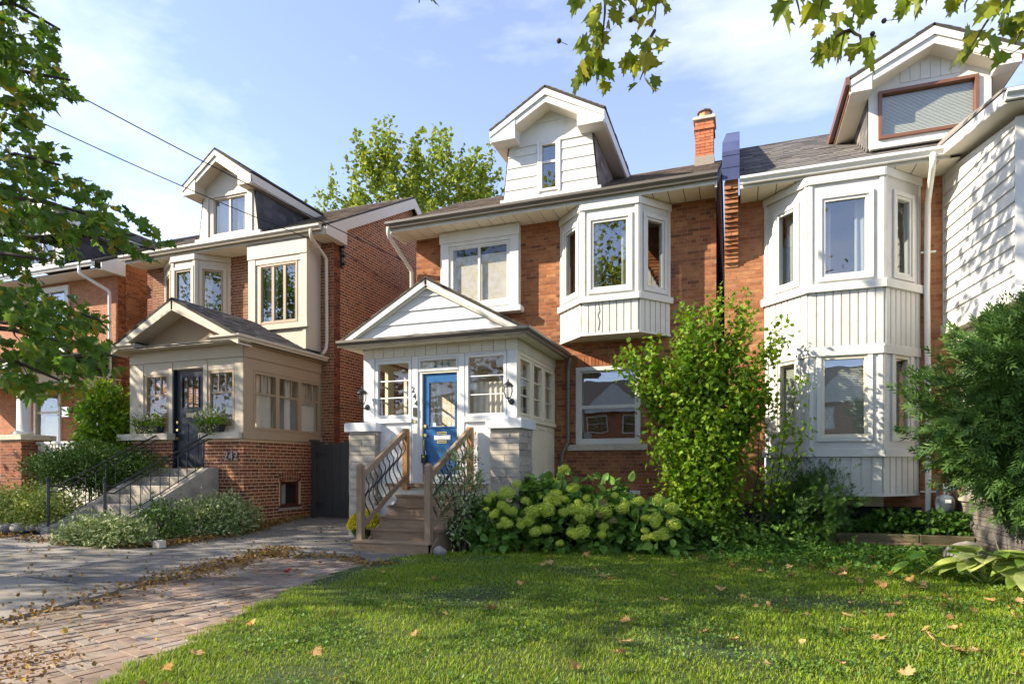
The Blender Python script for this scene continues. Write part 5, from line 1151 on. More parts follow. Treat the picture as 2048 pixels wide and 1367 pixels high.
# lawn
LX_ = np.arange(-6, 14, .125); LY_ = np.arange(-3, 12.8, .125)
lawn = height_grid('lawn', LX_, LY_, TURF, .0, keep=lambda x, y: (x > lawn_edge(y) + .05) & ((y < 9.3) | (x > -4.6)) & (x < 13))
lawn2 = height_grid('garden_bed', np.arange(-16, -8.9, .1), np.arange(7.3, 12.6, .1), SOIL, .02, keep=lambda x, y: (x < np.interp(y, [7.3, 7.65, 10.4, 12], [-9.5, -9.05, -9.45, -9.75])) & (y < 12) & ((x > -10.6) | (y > 8.0)) & ~((x > -12.1) & (x < -10.6)))
lawn3 = height_grid('lawn', np.arange(-30, -12.5, .5), np.arange(4, 13, .5), TURF, -.02, keep=lambda x, y: (x < -15.5) | ((y > 7.7) & (x < -12.6)))
# street behind the camera
st = MB(); st.box(-120, 120, -22, -8, -.3, -.06); o = st.build('street', mat('asphalt', (.05, .05, .05), .9, .15, 10, .3, 120)); o['kind'] = 'structure'
# ================================================================== vegetation
def unit(v): return v / np.maximum(np.linalg.norm(v, axis=1, keepdims=True), 1e-9)
def leaf_M(pos, axis, nrm, size, wid=1.0):
    """matrices of leaves: y along AXIS (stalk to tip), z along the face normal"""
    y = unit(axis); z = unit(nrm - y * (nrm * y).sum(1, keepdims=True)); x = np.cross(y, z); n = len(pos)
    M = np.zeros((n, 4, 4)); s = np.broadcast_to(np.asarray(size, float), (n,))[:, None]
    M[:, :3, 0] = x * s * wid; M[:, :3, 1] = y * s; M[:, :3, 2] = z * s; M[:, :3, 3] = pos; M[:, 3, 3] = 1; return M
def rdir(n, up=0., out=None, outw=0., jit=1.):
    d = RNG.normal(size=(n, 3)) * jit; d[:, 2] += up
    if out is not None: d = d + out * outw
    return unit(d)
def fan(outline, zf):                                   # leaf as a folded fan: centre rib + outline
    V = [(0, 0, 0)] + [(x, y, zf * abs(x) - .12 * y * y) for x, y in outline]; n = len(outline)
    F = [(0, i + 1, i + 2) for i in range(n - 1)] ; return np.array(V, float), (np.array(F),)
def mirror(h): return [(0, .0)] + h + [(0, h[-1][1] if False else 1.0)] + [(-x, y) for x, y in reversed(h)] + [(0, .0)]
MAPLE = fan([(0, -.02), (.12, .06), (.34, -.02), (.30, .14), (.50, .28), (.36, .36), (.40, .56), (.22, .52), (.16, .60), (.17, .78), (.08, .76), (0, 1.0),
             (-.08, .76), (-.17, .78), (-.16, .60), (-.22, .52), (-.40, .56), (-.36, .36), (-.50, .28), (-.30, .14), (-.34, -.02), (-.12, .06), (0, -.02)], .28)
MAPLE2 = fan([(0, 0), (.3, .0), (.24, .16), (.5, .34), (.3, .42), (.3, .62), (.14, .6), (0, 1), (-.14, .6), (-.3, .62), (-.3, .42), (-.5, .34), (-.24, .16), (-.3, .0), (0, 0)], .3)
OVAL = (np.array([(0, 0, 0), (.22, .3, .06), (.24, .6, .05), (0, 1, -.06), (-.24, .6, .05), (-.22, .3, .06), (0, .5, -.03)], float), (np.array([(0, 1, 6), (1, 2, 6), (2, 3, 6), (3, 4, 6), (4, 5, 6), (5, 0, 6)]),))
BROAD = (np.array([(0, 0, 0), (.26, .1, .07), (.42, .34, .09), (.36, .62, .06), (.18, .85, 0), (0, 1.02, -.10), (-.18, .85, 0), (-.36, .62, .06), (-.42, .34, .09), (-.26, .1, .07), (0, .45, -.02)], float), (np.array([(i, (i + 1) % 10, 10) for i in range(10)]),))
SMALL = (np.array([(0, 0, 0), (.26, .5, .07), (0, 1, -.05), (-.26, .5, .07)], float), (np.array([(0, 1, 2), (0, 2, 3)]),))
fv, ff = [], []
for k, (yy, ln, s) in enumerate([(.05, .30, 1), (.05, .30, -1), (.25, .36, 1), (.25, .36, -1), (.45, .32, 1), (.45, .32, -1), (.65, .22, 1), (.65, .22, -1), (.6, .4, 0)]):
    b = len(fv)
    if s: fv += [(0, yy - .05, 0), (s * ln * .72, yy + ln * .75, .03), (s * ln * .25, yy + .17, .02)]
    else: fv += [(-.06, yy, 0), (.06, yy, 0), (0, 1, -.05)]
    ff.append((b, b + 1, b + 2))
FROND = (np.array(fv, float), (np.array(ff),))
GREENM = mat('maple_leaf_green', [(0.068, 0.144, 0.015), (0.095, 0.200, 0.020), (0.135, 0.250, 0.022), (0.061, 0.125, 0.015), (0.189, 0.263, 0.022), (0.108, 0.200, 0.018), (0.081, 0.163, 0.018), (0.432, 0.325, 0.028)], .5, .12, 9, spec=.35, transl=.50)
PLANEL = mat('plane_leaf_olive', [(0.167, 0.250, 0.018), (0.233, 0.304, 0.022), (0.333, 0.375, 0.022), (0.133, 0.197, 0.015), (0.434, 0.392, 0.028), (0.200, 0.267, 0.020)], .5, .15, 9, spec=.35, transl=.55)
BGTREE = mat('yellow_green_leaf', [(0.192, 0.260, 0.022), (0.264, 0.338, 0.028), (0.120, 0.195, 0.022), (0.336, 0.351, 0.033), (0.156, 0.221, 0.022)], .6, .1, 3, spec=.25, transl=.35)
FORS = mat('shrub_leaf_bright', [(0.130, 0.269, 0.012), (0.190, 0.336, 0.016), (0.090, 0.202, 0.012), (0.250, 0.370, 0.018), (0.140, 0.269, 0.014), (0.300, 0.336, 0.020)], .5, .1, 6, spec=.3, transl=.40)
HYDL = mat('hydrangea_leaf', [(0.105, 0.225, 0.033), (0.140, 0.275, 0.039), (0.077, 0.163, 0.026), (0.210, 0.325, 0.039)], .55, .12, 8, .2, 60, spec=.3, transl=.28)
HYDF = mat('hydrangea_head', [(0.442, 0.537, 0.063), (0.559, 0.650, 0.090), (0.364, 0.463, 0.054), (0.650, 0.700, 0.135)], .7, .1, 20, transl=.25)
HYDB = mat('hydrangea_head_brown', [(.28, .22, .09), (.34, .28, .11), (.22, .20, .06)], .7, .1, 20, transl=.2)
EUON = mat('variegated_leaf', [(.09, .17, .035), (.15, .22, .05), (.44, .48, .20), (.11, .19, .04), (.55, .56, .28), (.08, .15, .03)], .5, .1, 10, spec=.3, transl=.2)
EUONY = mat('variegated_yellow_leaf', [(.13, .21, .025), (.26, .33, .045), (.50, .50, .13), (.16, .24, .03)], .5, .1, 10, spec=.3, transl=.25)
YEW = mat('yew_needles', [(0.048, 0.098, 0.014), (0.080, 0.150, 0.019), (0.120, 0.210, 0.024), (0.040, 0.075, 0.014)], .55, .1, 10, spec=.3, transl=.15)
CEDAR = mat('cedar_scale_leaf', [(0.076, 0.160, 0.033), (0.102, 0.202, 0.039), (0.054, 0.118, 0.026), (0.141, 0.243, 0.045), (0.092, 0.177, 0.033)], .55, .12, 6, spec=.3, transl=.25)
GREYL = mat('grey_green_leaf', [(.18, .25, .09), (.28, .34, .15), (.14, .20, .07), (.42, .46, .27)], .5, .1, 10, spec=.3, transl=.3)
IVY = mat('ground_ivy_leaf', [(0.053, 0.140, 0.019), (0.083, 0.196, 0.024), (0.120, 0.238, 0.030)], .5, .1, 8, spec=.3, transl=.3)
HOSTA = mat('hosta_leaf', [(.40, .46, .10), (.50, .53, .18), (.32, .42, .07), (.24, .36, .045)], .5, .15, 12, .25, 30, spec=.3, transl=.3)
HOSTAG = mat('hosta_leaf_green', [(.16, .34, .04), (.22, .40, .045), (.28, .42, .05)], .5, .12, 12, .25, 30, spec=.3, transl=.3)
YEL = mat('yellow_bloom', [(.70, .55, .01), (.78, .66, .02), (.55, .48, .02)], .6, .05, 10, transl=.2)
WHTF = mat('white_bloom', [(.7, .66, .6), (.6, .5, .4), (.75, .72, .66)], .7, .05, 10, transl=.2)
BARK = mat('grey_brown_bark', (.11, .085, .06), .9, .3, 12, .9, 30, stretch=(3, 3, .8))
TWIG = mat('dark_twig', (.055, .04, .03), .8, .2, 20)
DRYL = mat('dry_leaf', [(.34, .17, .06), (.42, .24, .09), (.26, .12, .05), (.48, .31, .13), (.36, .22, .10), (.45, .25, .04)], .75, .2, 30, .3, 60, spec=.2, transl=.15)
DRIFT = mat('leaf_litter', [(.22, .11, .04), (.30, .17, .055), (.16, .085, .035), (.36, .23, .07), (.14, .08, .035), (.42, .26, .03)], .8, .2, 30, spec=.15, transl=.1)

def curve(a, b, sag=0., n=7, wob=.0, rr=random):
    a, b = Vector(a), Vector(b); pts = []
    for i in range(n):
        t = i / (n - 1); p = a.lerp(b, t); p.z += sag * 4 * t * (1 - t)
        if 0 < i < n - 1: p += Vector((rr.uniform(-wob, wob), rr.uniform(-wob, wob), rr.uniform(-wob, wob)))
        pts.append(p)
    return pts
def inview(p, m=25):
    u, v, d = proj(p); return (d > .2) & (u > -m) & (u < 2048 + m) & (v > -m) & (v < 1367 + m)

# ---- street maple at the left edge
T = thing('maple_tree', 'green maple whose leafy boughs hang in from the left edge', 'tree', (-10.6, 3.4, 0))
rr = random.Random(3)
TB = Vector((-10.6, 3.4, -.1)); fork = Vector((-10.5, 3.5, 3.2))
mb = MB(); mb.tube([TB, TB + Vector((.03, .02, .5)), TB + Vector((.0, .05, 1.8)), fork, Vector((-10.6, 3.7, 6.0)), Vector((-10.4, 3.8, 9.5))], [.34, .26, .23, .21, .14, .05], 12); mb.build('trunk', BARK, T, smooth=True)
ell = [(10, 60, 95, 85, 1.0), (45, 150, 90, 65, 1.0), (15, 220, 62, 38, .6), (35, 330, 85, 75, 1.0), (110, 405, 105, 60, 1.0), (215, 455, 85, 40, .8), (55, 470, 110, 70, .9), (285, 492, 42, 22, .6), (15, 560, 60, 80, .6), (50, 640, 120, 70, 1.0), (140, 650, 75, 55, .9), (190, 712, 55, 38, .7), (75, 740, 105, 52, 1.0), (120, 180, 30, 25, .3)]
P_ = []; dirs = []
for (eu, ev, ru, rv, w) in ell:
    n = int(w * ru * rv / 22)
    # leaves are carried on drooping sprays
    for k in range(max(3, n // 9)):
        an = rr.uniform(0, 6.28); r_ = math.sqrt(rr.random()); cu, cv = eu + ru * r_ * math.cos(an) - 15, ev + rv * r_ * math.sin(an) - 8; dep = rr.uniform(5.9, 8.6)
        for q in range(9):
            t = q / 8; P_.append(at(cu + rr.uniform(-7, 7) + t * 42 - 10, cv + t * 16 + rr.uniform(-9, 9), dep + rr.uniform(-.12, .12) + t * .1))
P_ = np.array([tuple(p) for p in P_]); n = len(P_)
ax = np.column_stack([RNG.normal(.45, .45, n), RNG.normal(.1, .45, n), RNG.normal(-.55, .35, n)]); nr = np.column_stack([RNG.normal(-.15, .35, n), RNG.normal(-.25, .35, n), np.abs(RNG.normal(.8, .3, n))])
M = leaf_M(P_, ax, nr, RNG.uniform(.095, .155, n))
pieces(T, 'leaf', 'crown', list(M), GREENM, 300, MAPLE[0], MAPLE[1], 'mapleleaf', minpx=8)
# the rest of the crown, beside and above the frame
def crown(Tr, c, rad, n, size, material, leaf=MAPLE2, shell=.55, name='crown', clump=.55, per=22, low=None, key=None):
    k = n // per; d = unit(RNG.normal(size=(k, 3))); r_ = (shell + (1 - shell) * RNG.random(k) ** .6) ** 1.0
    cen = np.array(c) + d * r_[:, None] * np.array(rad)
    p = np.repeat(cen, per, 0) + RNG.normal(size=(k * per, 3)) * clump * np.array([1, 1, .55])
    u, v, dep = proj(p); keep = ~inview(p, 40)
    keep &= ~((dep > .2) & (p[:, 2] < CAMH + .755 * np.maximum(dep, 0) + .35) & (u > -60) & (u < 2100))
    if low is not None: keep &= p[:, 2] > low
    p = p[keep]; m_ = len(p)
    M = leaf_M(p, rdir(m_, -.5), rdir(m_, 1.1, jit=.6), RNG.uniform(size * .75, size * 1.2, m_))
    me = scatter_mesh(name, leaf[0], leaf[1], M); return link(name, me, Tr, material)
crown(T, (-11.6, 3.1, 7.7), (4.4, 3.5, 3.4), 7000, .17, GREENM, low=2.2, per=130, clump=.70, shell=.4)
tips = [at(120, 60, 7.2), at(140, 160, 7.4), at(120, 330, 7.0), at(270, 470, 7.4), at(310, 500, 7.6), at(180, 430, 6.8), at(90, 520, 6.4), at(200, 640, 7.2), at(240, 715, 7.4), at(120, 760, 6.9), at(40, 650, 6.5)]
for t_ in tips:
    s = Vector((-10.5, 3.6, max(2.6, min(7.5, t_.z + rr.uniform(-.6, .4))))); pts = curve(s, t_, .25, 8, .09, rr)
    mb = MB(); mb.tube(pts, [.055 * (1 - i / 8.2) + .006 for i in range(8)], 6); mb.build('branch', TWIG, T, smooth=True)
    for k in (3, 4, 5, 6):
        e = pts[k] + Vector((rr.uniform(-.1, .2), rr.uniform(-.2, .2), rr.uniform(-.25, .05))); mb = MB(); mb.tube(curve(pts[k], e, .03, 4, .02, rr), [.012, .009, .006, .004], 5); mb.build('branch', TWIG, T)
for c in ((-14.5, 2.6, 8), (-12, .8, 8.5), (-13.6, 5.0, 7)):
    mb = MB(); mb.tube(curve((-10.5, 3.6, 5), c, .3, 7, .1, rr), [.09, .08, .07, .06, .045, .03, .015], 7); mb.build('branch', BARK, T, smooth=True)

# ---- second street maple, further along to the left
T = thing('maple_tree', 'second maple further along the street, its crown left of the frame', 'tree', (-19.0, 4.0, 0))
mb = MB(); mb.tube([(-19, 4, -.1), (-19, 4, 2.5), (-18.9, 4.1, 6), (-18.7, 4.2, 10)], [.3, .24, .16, .05], 10); mb.build('trunk', BARK, T, smooth=True)
crown(T, (-18.6, 2.6, 7.2), (4.2, 5.2, 3.4), 8600, .18, GREENM, low=3.2, per=110, clump=.7, shell=.4)

# ---- plane tree above the camera: only its hanging sprays are in the picture
T = thing('plane_tree', 'plane tree overhead with lobed olive leaves hanging into the top edge', 'tree', (-1.6, -3.2, 0))
mb = MB(); mb.tube([(-1.6, -3.2, -.1), (-1.6, -3.2, 1.0), (-1.5, -3.1, 4.5), (-1.2, -2.4, 8), (-1.0, -1.5, 12)], [.42, .34, .28, .2, .06], 12); mb.build('trunk', BARK, T, smooth=True)
crown(T, (-4.2, .4, 9.6), (6.6, 6.6, 3.6), 7600, .21, PLANEL, per=170, clump=.72, low=4.6, shell=.35)
crown(T, (-3.4, 7.3, 9.7), (1.6, 1.0, .6), 420, .2, PLANEL, per=60, clump=.45, shell=.2); crown(T, (-1.2, 7.6, 9.0), (1.0, .8, .5), 200, .2, PLANEL, per=50, clump=.4, shell=.2)
LM = []; rr = random.Random(17)
sprays = [((1215, -60), (1205, 90), 6.0, 15), ((1205, 80), (1180, 160), 6.05, 16), ((1165, -40), (1150, 30), 6.0, 8), ((1320, -60), (1310, 40), 5.9, 12), ((1310, 60), (1280, 160), 5.9, 12), ((1260, -50), (1275, 30), 6.0, 9), ((1590, -40), (1600, 30), 6.0, 9), ((1735, -50), (1700, 60), 5.9, 7), ((1700, 60), (1620, 120), 5.9, 15), ((1700, 60), (1740, 110), 5.9, 6), ((1850, -60), (1830, 35), 6.0, 12), ((1950, -60), (1930, 25), 5.8, 10), ((2040, -40), (1930, 115), 5.8, 18), ((2060, 20), (2030, 90), 5.8, 9), ((835, -60), (838, 6), 6.0, 3), ((1655, -50), (1640, 20), 6.1, 5)]
for (a, b, dep, n) in sprays:
    A_, B_ = at(a[0], a[1], dep), at(b[0], b[1], dep); pts = curve(A_, B_, .03, 6, .02, rr)
    mb = MB(); mb.tube(pts, [.016, .015, .013, .011, .008, .005], 5); mb.build('twig', TWIG, T)
    for k in range(int(n * 1.25)):
        t = rr.uniform(.1, 1.05); p = A_.lerp(B_, t) + Vector((rr.uniform(-.15, .15), rr.uniform(-.2, .2), rr.uniform(-.02, .16)))
        LM.append(leaf_M(np.array([tuple(p)]), np.array([[rr.gauss(0, .5), rr.gauss(0, .4), rr.gauss(-.8, .35)]]), np.array([[rr.gauss(0, .6), rr.gauss(-.6, .5), rr.gauss(.3, .5)]]), rr.uniform(.14, .225))[0])
pieces(T, 'leaf', 'leaves', LM, PLANEL, 300, MAPLE[0], MAPLE[1], 'planeleaf', minpx=5)
for a, b in (((1262, 40), (1275, 44)), ((1118, 82), (1135, 90)), ((1768, 42), (1800, 38)), ((1745, 68), (1735, 82))):
    p = at(a[0], a[1], 5.95); mb = MB(); mb.lathe(p, [(.004, -.024), (.018, -.016), (.025, 0), (.018, .016), (.004, .024)], 8); mb.tube([p, at(b[0], b[1], 5.95)], .003, 4); mb.build('seed_ball', TWIG, T)
for e in ((-1.3, 5.9, 6.6), (1.3, 6.2, 6.5), (2.2, 6.6, 6.4), (-5, 2, 8.5), (-7, -1, 9)):
    mb = MB(); mb.tube(curve((-1.3, -2.6, 7.0), e, .5, 8, .12, rr), [.1, .09, .08, .065, .05, .04, .025, .015], 7); mb.build('branch', BARK, T, smooth=True)

# ---- tree behind the roofs
T = thing('background_tree', 'sunlit yellow-green tree rising behind the roofs between the houses', 'tree', (-15.5, 27, 0))
mb = MB(); mb.tube([(-15.5, 27, 0), (-15.5, 27, 6), (-15.3, 27, 11), (-15.2, 27, 15)], [.4, .32, .2, .06], 10); mb.build('trunk', BARK, T, smooth=True)
rr = random.Random(8); P_ = []; outd = []
for k in range(520):
    an = rr.uniform(0, 6.28); r_ = math.sqrt(rr.random()); x = -15.4 + 5.6 * r_ * math.cos(an); y = 27 + 3.5 * r_ * math.sin(an)
    top = 16.0 - 4.6 * max(0, (abs(x + 14.2) / 6.0)) ** 1.8 + rr.uniform(-.8, 1.0); z0 = top - rr.uniform(.2, 5.5) * rr.random() - .6
    ln = rr.uniform(.7, 1.7); tilt = Vector(((x + 15.5) * .10 + rr.uniform(-.25, .25), rr.uniform(-.3, .2), 1)).normalized()
    for q in range(34):
        t = q / 33; P_.append(tuple(Vector((x, y, z0)) + tilt * (ln * t) + Vector((rr.gauss(0, .19), rr.gauss(0, .19), rr.gauss(0, .09))) * (1.25 - t)))
P_ = np.array(P_); n = len(P_)
M = leaf_M(P_, rdir(n, .2), rdir(n, .7), RNG.uniform(.15, .27, n), 1.35); link('crown', scatter_mesh('crown', OVAL[0], OVAL[1], M), T, BGTREE)
for k in range(14):
    x = -15.5 + rr.uniform(-4, 4); mb = MB(); mb.tube(curve((-15.4, 27, 8.5), (x, 27 + rr.uniform(-2, 1), 14.5 - abs(x + 15.5) * .75), .3, 6, .15, rr), [.12, .1, .08, .06, .04, .02], 6); mb.build('branch', BARK, T, smooth=True)

# ---- shrubs
def shrub(name, label, cat, c, rad, n, size, material, leaf=SMALL, wid=1., group=None, lump=.25, seed=1, ground=None, up=.3, shell=.5, part='foliage', stems=5, tag_=None, out=1.0, per=14, clump=.09, cut=None):
    base = g(c[0], c[1]) if ground is None else ground; T = thing(name, label, cat, (c[0], c[1], base), group)
    d = unit(RNG.normal(size=(n // per, 3))); k = len(d)
    lump_f = np.array([1 + lump * mnoise.noise(Vector(tuple(q * 2.3 + seed * 7.1))) * 1.6 for q in d]); r_ = (shell + (1 - shell) * RNG.random(k) ** .45) * lump_f
    cen = np.array(c) + d * r_[:, None] * np.array(rad); p = np.repeat(cen, per, 0) + RNG.normal(size=(k * per, 3)) * clump; od = np.repeat(d, per, 0)
    keep = p[:, 2] > base + .01
    if cut is not None: keep &= cut(p)
    p = p[keep]; od = od[keep]; m_ = len(p)
    M = leaf_M(p, rdir(m_, up, od, out), rdir(m_, .9, od, .6, jit=.55), RNG.uniform(size * .7, size * 1.25, m_), wid)
    link(part, scatter_mesh(part, leaf[0], leaf[1], M), T, material)
    rr = random.Random(seed)
    for i in range(stems):
        an = rr.uniform(0, 6.28); e = Vector((c[0] + rad[0] * .7 * math.cos(an), c[1] + rad[1] * .7 * math.sin(an), c[2] + rad[2] * rr.uniform(.1, .75)))
        mb = MB(); mb.tube(curve((c[0] + rr.uniform(-.1, .1), c[1] + rr.uniform(-.08, .08), base - .03), e, .05, 6, .03, rr), [.02, .018, .015, .012, .008, .004], 5); mb.build('stem', TWIG, T)
    return T
shrub('euonymus_bush', 'white-edged euonymus bush in front of the concrete stairs', 'bush', (-10.1, 7.42, .22), (.95, .4, .27), 8500, .068, EUON, seed=2, group='variegated bushes by the stairs')
shrub('euonymus_bush', 'white-edged euonymus bush against the brick porch below the 242 numerals', 'bush', (-9.58, 9.4, .36), (.5, .8, .38), 9500, .068, EUON, seed=3, group='variegated bushes by the stairs', lump=.35)
shrub('boxwood_bush', 'small dark green bush between the two white-edged euonymus bushes', 'bush', (-9.75, 8.25, .36), (.42, .35, .4), 1500, .07, YEW, leaf=OVAL, seed=4)
shrub('euonymus_bush', 'yellow-edged euonymus bush beside the rocks left of the concrete stairs', 'bush', (-13.45, 8.4, .5), (1.35, .6, .42), 9500, .07, EUONY, seed=5, group='variegated bushes by the stairs', lump=.35)
shrub('yew_bush', 'flat-topped dark yew bush behind the far iron railing', 'bush', (-13.4, 9.65, 1.42), (1.75, .6, .46), 20000, .075, YEW, leaf=SMALL, wid=.8, seed=6, lump=.3, shell=.35)
shrub('climbing_shrub', 'bright yellow-green leafy shrub in the gap left of the taupe porch', 'shrub', (-13.95, 10.35, 2.45), (.62, .45, .85), 3200, .16, FORS, leaf=OVAL, wid=.8, seed=7, lump=.4, up=-.2)
shrub('evergreen_shrub', 'low feathery evergreen shrub at the left end of the white bay', 'shrub', (1.0, 11.75, .72), (.72, .4, .62), 2600, .16, mat('fern_green', [(.05, .12, .018), (.07, .16, .02), (.04, .09, .016)], .55, .1, 6, transl=.25), leaf=FROND, seed=8, lump=.5)
shrub('variegated_shrub', 'thin grey-green variegated shrub growing beside the wooden steps', 'shrub', (-4.36, 9.5, 1.0), (.40, .30, .72), 1150, .085, GREYL, leaf=OVAL, wid=.75, seed=9, lump=.5, stems=9, per=7, clump=.06)
# big cedar on the right
C = shrub('cedar_shrub', 'large dark green cedar in front of the white sided sunroom', 'cedar', (3.95, 9.75, 1.95), (1.40, .95, 1.48), 13500, .30, CEDAR, leaf=FROND, seed=10, lump=.42, up=-.12, shell=.45, out=1.7, per=10, clump=.085, stems=7, cut=lambda p: p[:, 2] > np.interp(p[:, 0], [2.2, 2.9, 3.5, 4.2], [1.6, 1.15, .75, .3]) + RNG.normal(0, .08, len(p)))
# tall shrub between 244 and the right house
T = thing('tall_shrub', 'tall bright green leafy shrub between the middle house and the white bay', 'shrub', (-.62, 11.35, .08))
rr = random.Random(21); P_, O_ = [], []
for k in range(60):
    bx, by = -.62 + rr.uniform(-.35, .35), 11.35 + rr.uniform(-.2, .2); a = rr.uniform(-1, 1); hgt = (4.25 - 1.0 * abs(a - .05) ** 1.6) * rr.uniform(.55, 1.04)
    tip = Vector((-.6 + 1.8 * a * (hgt / 3.6), 11.3 + rr.uniform(-.55, .35), hgt)); pts = curve((bx, by, .05), tip, .22, 9, .03, rr); pts = [p + Vector(((tip.x - bx) * -.18 * math.sin(i / 8 * 3.14), 0, 0)) for i, p in enumerate(pts)]
    mb = MB(); mb.tube(pts, [.017 - .0016 * i for i in range(9)], 5); mb.build('stem', TWIG, T)
    for i in range(int(hgt * 84)):
        t = rr.uniform(.06, 1) ** .8; f = t * 8; j = min(7, int(f)); p = pts[j].lerp(pts[j + 1], f - j); sp = .23 * (1 - .62 * t)
        P_.append(tuple(p + Vector((rr.gauss(0, sp), rr.gauss(0, sp), rr.gauss(0, .08))))); O_.append((rr.gauss(0, 1), rr.gauss(0, 1), .2))
P_ = np.array(P_); n = len(P_); M = leaf_M(P_, rdir(n, -.15), rdir(n, .8, jit=.6), RNG.uniform(.06, .13, n), .95)
link('foliage', scatter_mesh('foliage', MAPLE2[0], MAPLE2[1], M), T, FORS)
# side shoots in front of the white bay
rr = random.Random(22); P_ = []
for a, b in (((.35, 11.4, .3), (.95, 11.2, 2.95)), ((.3, 11.3, .3), (.75, 11.1, 2.3)), ((.4, 11.4, .4), (1.1, 11.3, 2.2)), ((.2, 11.4, .3), (.45, 11.2, 3.2)), ((-1.1, 11.3, 1.4), (-2.0, 11.0, 3.55)), ((-.6, 11.3, 2.6), (-.35, 11.2, 4.45)), ((-.7, 11.3, 2.6), (-.95, 11.2, 4.3)), ((-.5, 11.3, 2.6), (.1, 11.1, 4.4)), ((-.3, 11.3, 2.2), (.7, 11.0, 3.9))):
    pts = curve(a, b, .1, 7, .04, rr); mb = MB(); mb.tube(pts, [.012, .011, .01, .008, .006, .005, .003], 5); mb.build('stem', TWIG, T)
    for i in range(120):
        t = rr.uniform(.15, 1); f = t * 6; j = min(5, int(f)); P_.append(tuple(pts[j].lerp(pts[j + 1], f - j) + Vector((rr.gauss(0, .10), rr.gauss(0, .10), rr.gauss(0, .06)))))
P_ = np.array(P_); n = len(P_); M = leaf_M(P_, rdir(n, -.15), rdir(n, .8, jit=.6), RNG.uniform(.06, .11, n), .9); link('foliage', scatter_mesh('foliage', MAPLE2[0], MAPLE2[1], M), T, FORS)

# ---- hydrangeas with their heads
hv, hf = [], []; rr = random.Random(4)
for k in range(230):
    z = 1 - 2 * (k + .5) / 230; a = k * 2.39996; r_ = math.sqrt(1 - z * z); d = Vector((r_ * math.cos(a), r_ * math.sin(a), z)); s = rr.uniform(.72, 1.10) * (1 + .16 * mnoise.noise(d * 1.7))
    t1 = d.orthogonal().normalized(); t2 = d.cross(t1); an = rr.uniform(0, 1.57); q = rr.uniform(.11, .18)
    c = d * s; b = len(hv); e1 = t1 * math.cos(an) + t2 * math.sin(an); e2 = t2 * math.cos(an) - t1 * math.sin(an)
    hv += [tuple(c - e1 * q + d * .05), tuple(c - e2 * q + d * .05), tuple(c + e1 * q + d * .05), tuple(c + e2 * q + d * .05), tuple(c - d * .05)]; hf += [(b, b + 1, b + 4), (b + 1, b + 2, b + 4), (b + 2, b + 3, b + 4), (b + 3, b, b + 4)]
HEADV, HEADF = np.array(hv), (np.array(hf),)
heads = [(1128, 937, 17), (1146, 975, 18), (1110, 986, 18), (1174, 995, 13), (1034, 967, 13), (1066, 1022, 25), (1091, 1018, 25), (1127, 1024, 18), (1145, 1018, 17), (1174, 1020, 23), (1204, 1005, 15), (1244, 1016, 22), (1199, 1028, 16), (1071, 1062, 20), (1092, 1057, 18), (1164, 1062, 24), (1204, 1068, 17), (1311, 1037, 20), (1348, 1048, 21), (1329, 1072, 14), (1013, 984, 24), (986, 988, 14), (976, 998, 13), (973, 1017, 10), (992, 1022, 10), (1026, 1021, 16), (1009, 1012, 14), (1226, 1040, 13), (1050, 1000, 12), (1270, 1000, 12), (1290, 1060, 13), (1000, 1050, 12), (1120, 1085, 12), (1155, 1003, 12), (1230, 990, 12), (1040, 1040, 11)]
r9 = random.Random(61)
heads += [(r9.uniform(975, 1350), r9.uniform(985, 1075), r9.uniform(12, 21)) for _ in range(34)]
beds = [('hydrangea_bush', 'hydrangea with pale green heads nearest the wooden steps', -4.0, 1048), ('hydrangea_bush', 'hydrangea with the largest lime green heads right of the grey stone pier', -3.15, 1140), ('hydrangea_bush', 'hydrangea with browning heads under the ground-floor window', -2.2, 1260), ('hydrangea_bush', 'smaller hydrangea at the foot of the tall bright shrub', -1.35, 9999)]
for i, (nm, lab, bx, umax) in enumerate(beds):
    by = (9.85, 10.35, 10.6, 10.5)[i]; hz = (.42, 1.0, .72, .45)[i]; rx = (.42, .60, .62, .5)[i]
    T = shrub(nm, lab, 'hydrangea', (bx, by, .28), (rx, rx * .9, hz), 2200 if i < 3 else 1100, .16, HYDL, leaf=BROAD, wid=.95, seed=30 + i, lump=.25, up=-.1, group='hydrangeas along the house front', shell=.3, out=.8, per=5, clump=.1, stems=8)
    MH, MHB = [], []
    for (u, v, r_) in heads:
        r_ *= .62
        if (umax == 9999 and u > 1275) or (umax != 9999 and u < umax and (i == 0 or u >= beds[i - 1][3])):
            dep = at(u, v, 1).y; Yt = 9.45 + (min(u, 1250) - 980) / 270 * .75 - (v - 937) / 140 * .25; p = at(u, v, Yt / dep); R_ = r_ * (Yt / dep) / FPX
            an_ = rr.uniform(0, 6.28); R_ *= rr.uniform(.85, 1.12); tl = rr.uniform(-.3, .3); m_ = mtx(tuple(p), (R_ * math.cos(an_) * 1.08, R_ * math.sin(an_), R_ * tl), (-R_ * math.sin(an_), R_ * math.cos(an_) * .95, 0), (-R_ * tl * .8, 0, R_ * rr.uniform(.72, .95))); (MHB if (u, v) in ((1199, 1028), (1204, 1005), (1226, 1040), (1270, 1000)) else MH).append(m_)
            mb = MB(); mb.tube(curve((bx + rr.uniform(-.2, .2), by, .1), p, .02, 5, .02, rr), .005, 4); mb.build('stem', mat('green_stem', (.10, .12, .03), .7), T)
    pieces(T, 'flower_head', 'flower_heads', MH, HYDF, 60, HEADV, HEADF, 'hydhead', minpx=2); pieces(T, 'flower_head', 'flower_heads', MHB, HYDB, 60, HEADV, HEADF, 'hydhead', minpx=2)

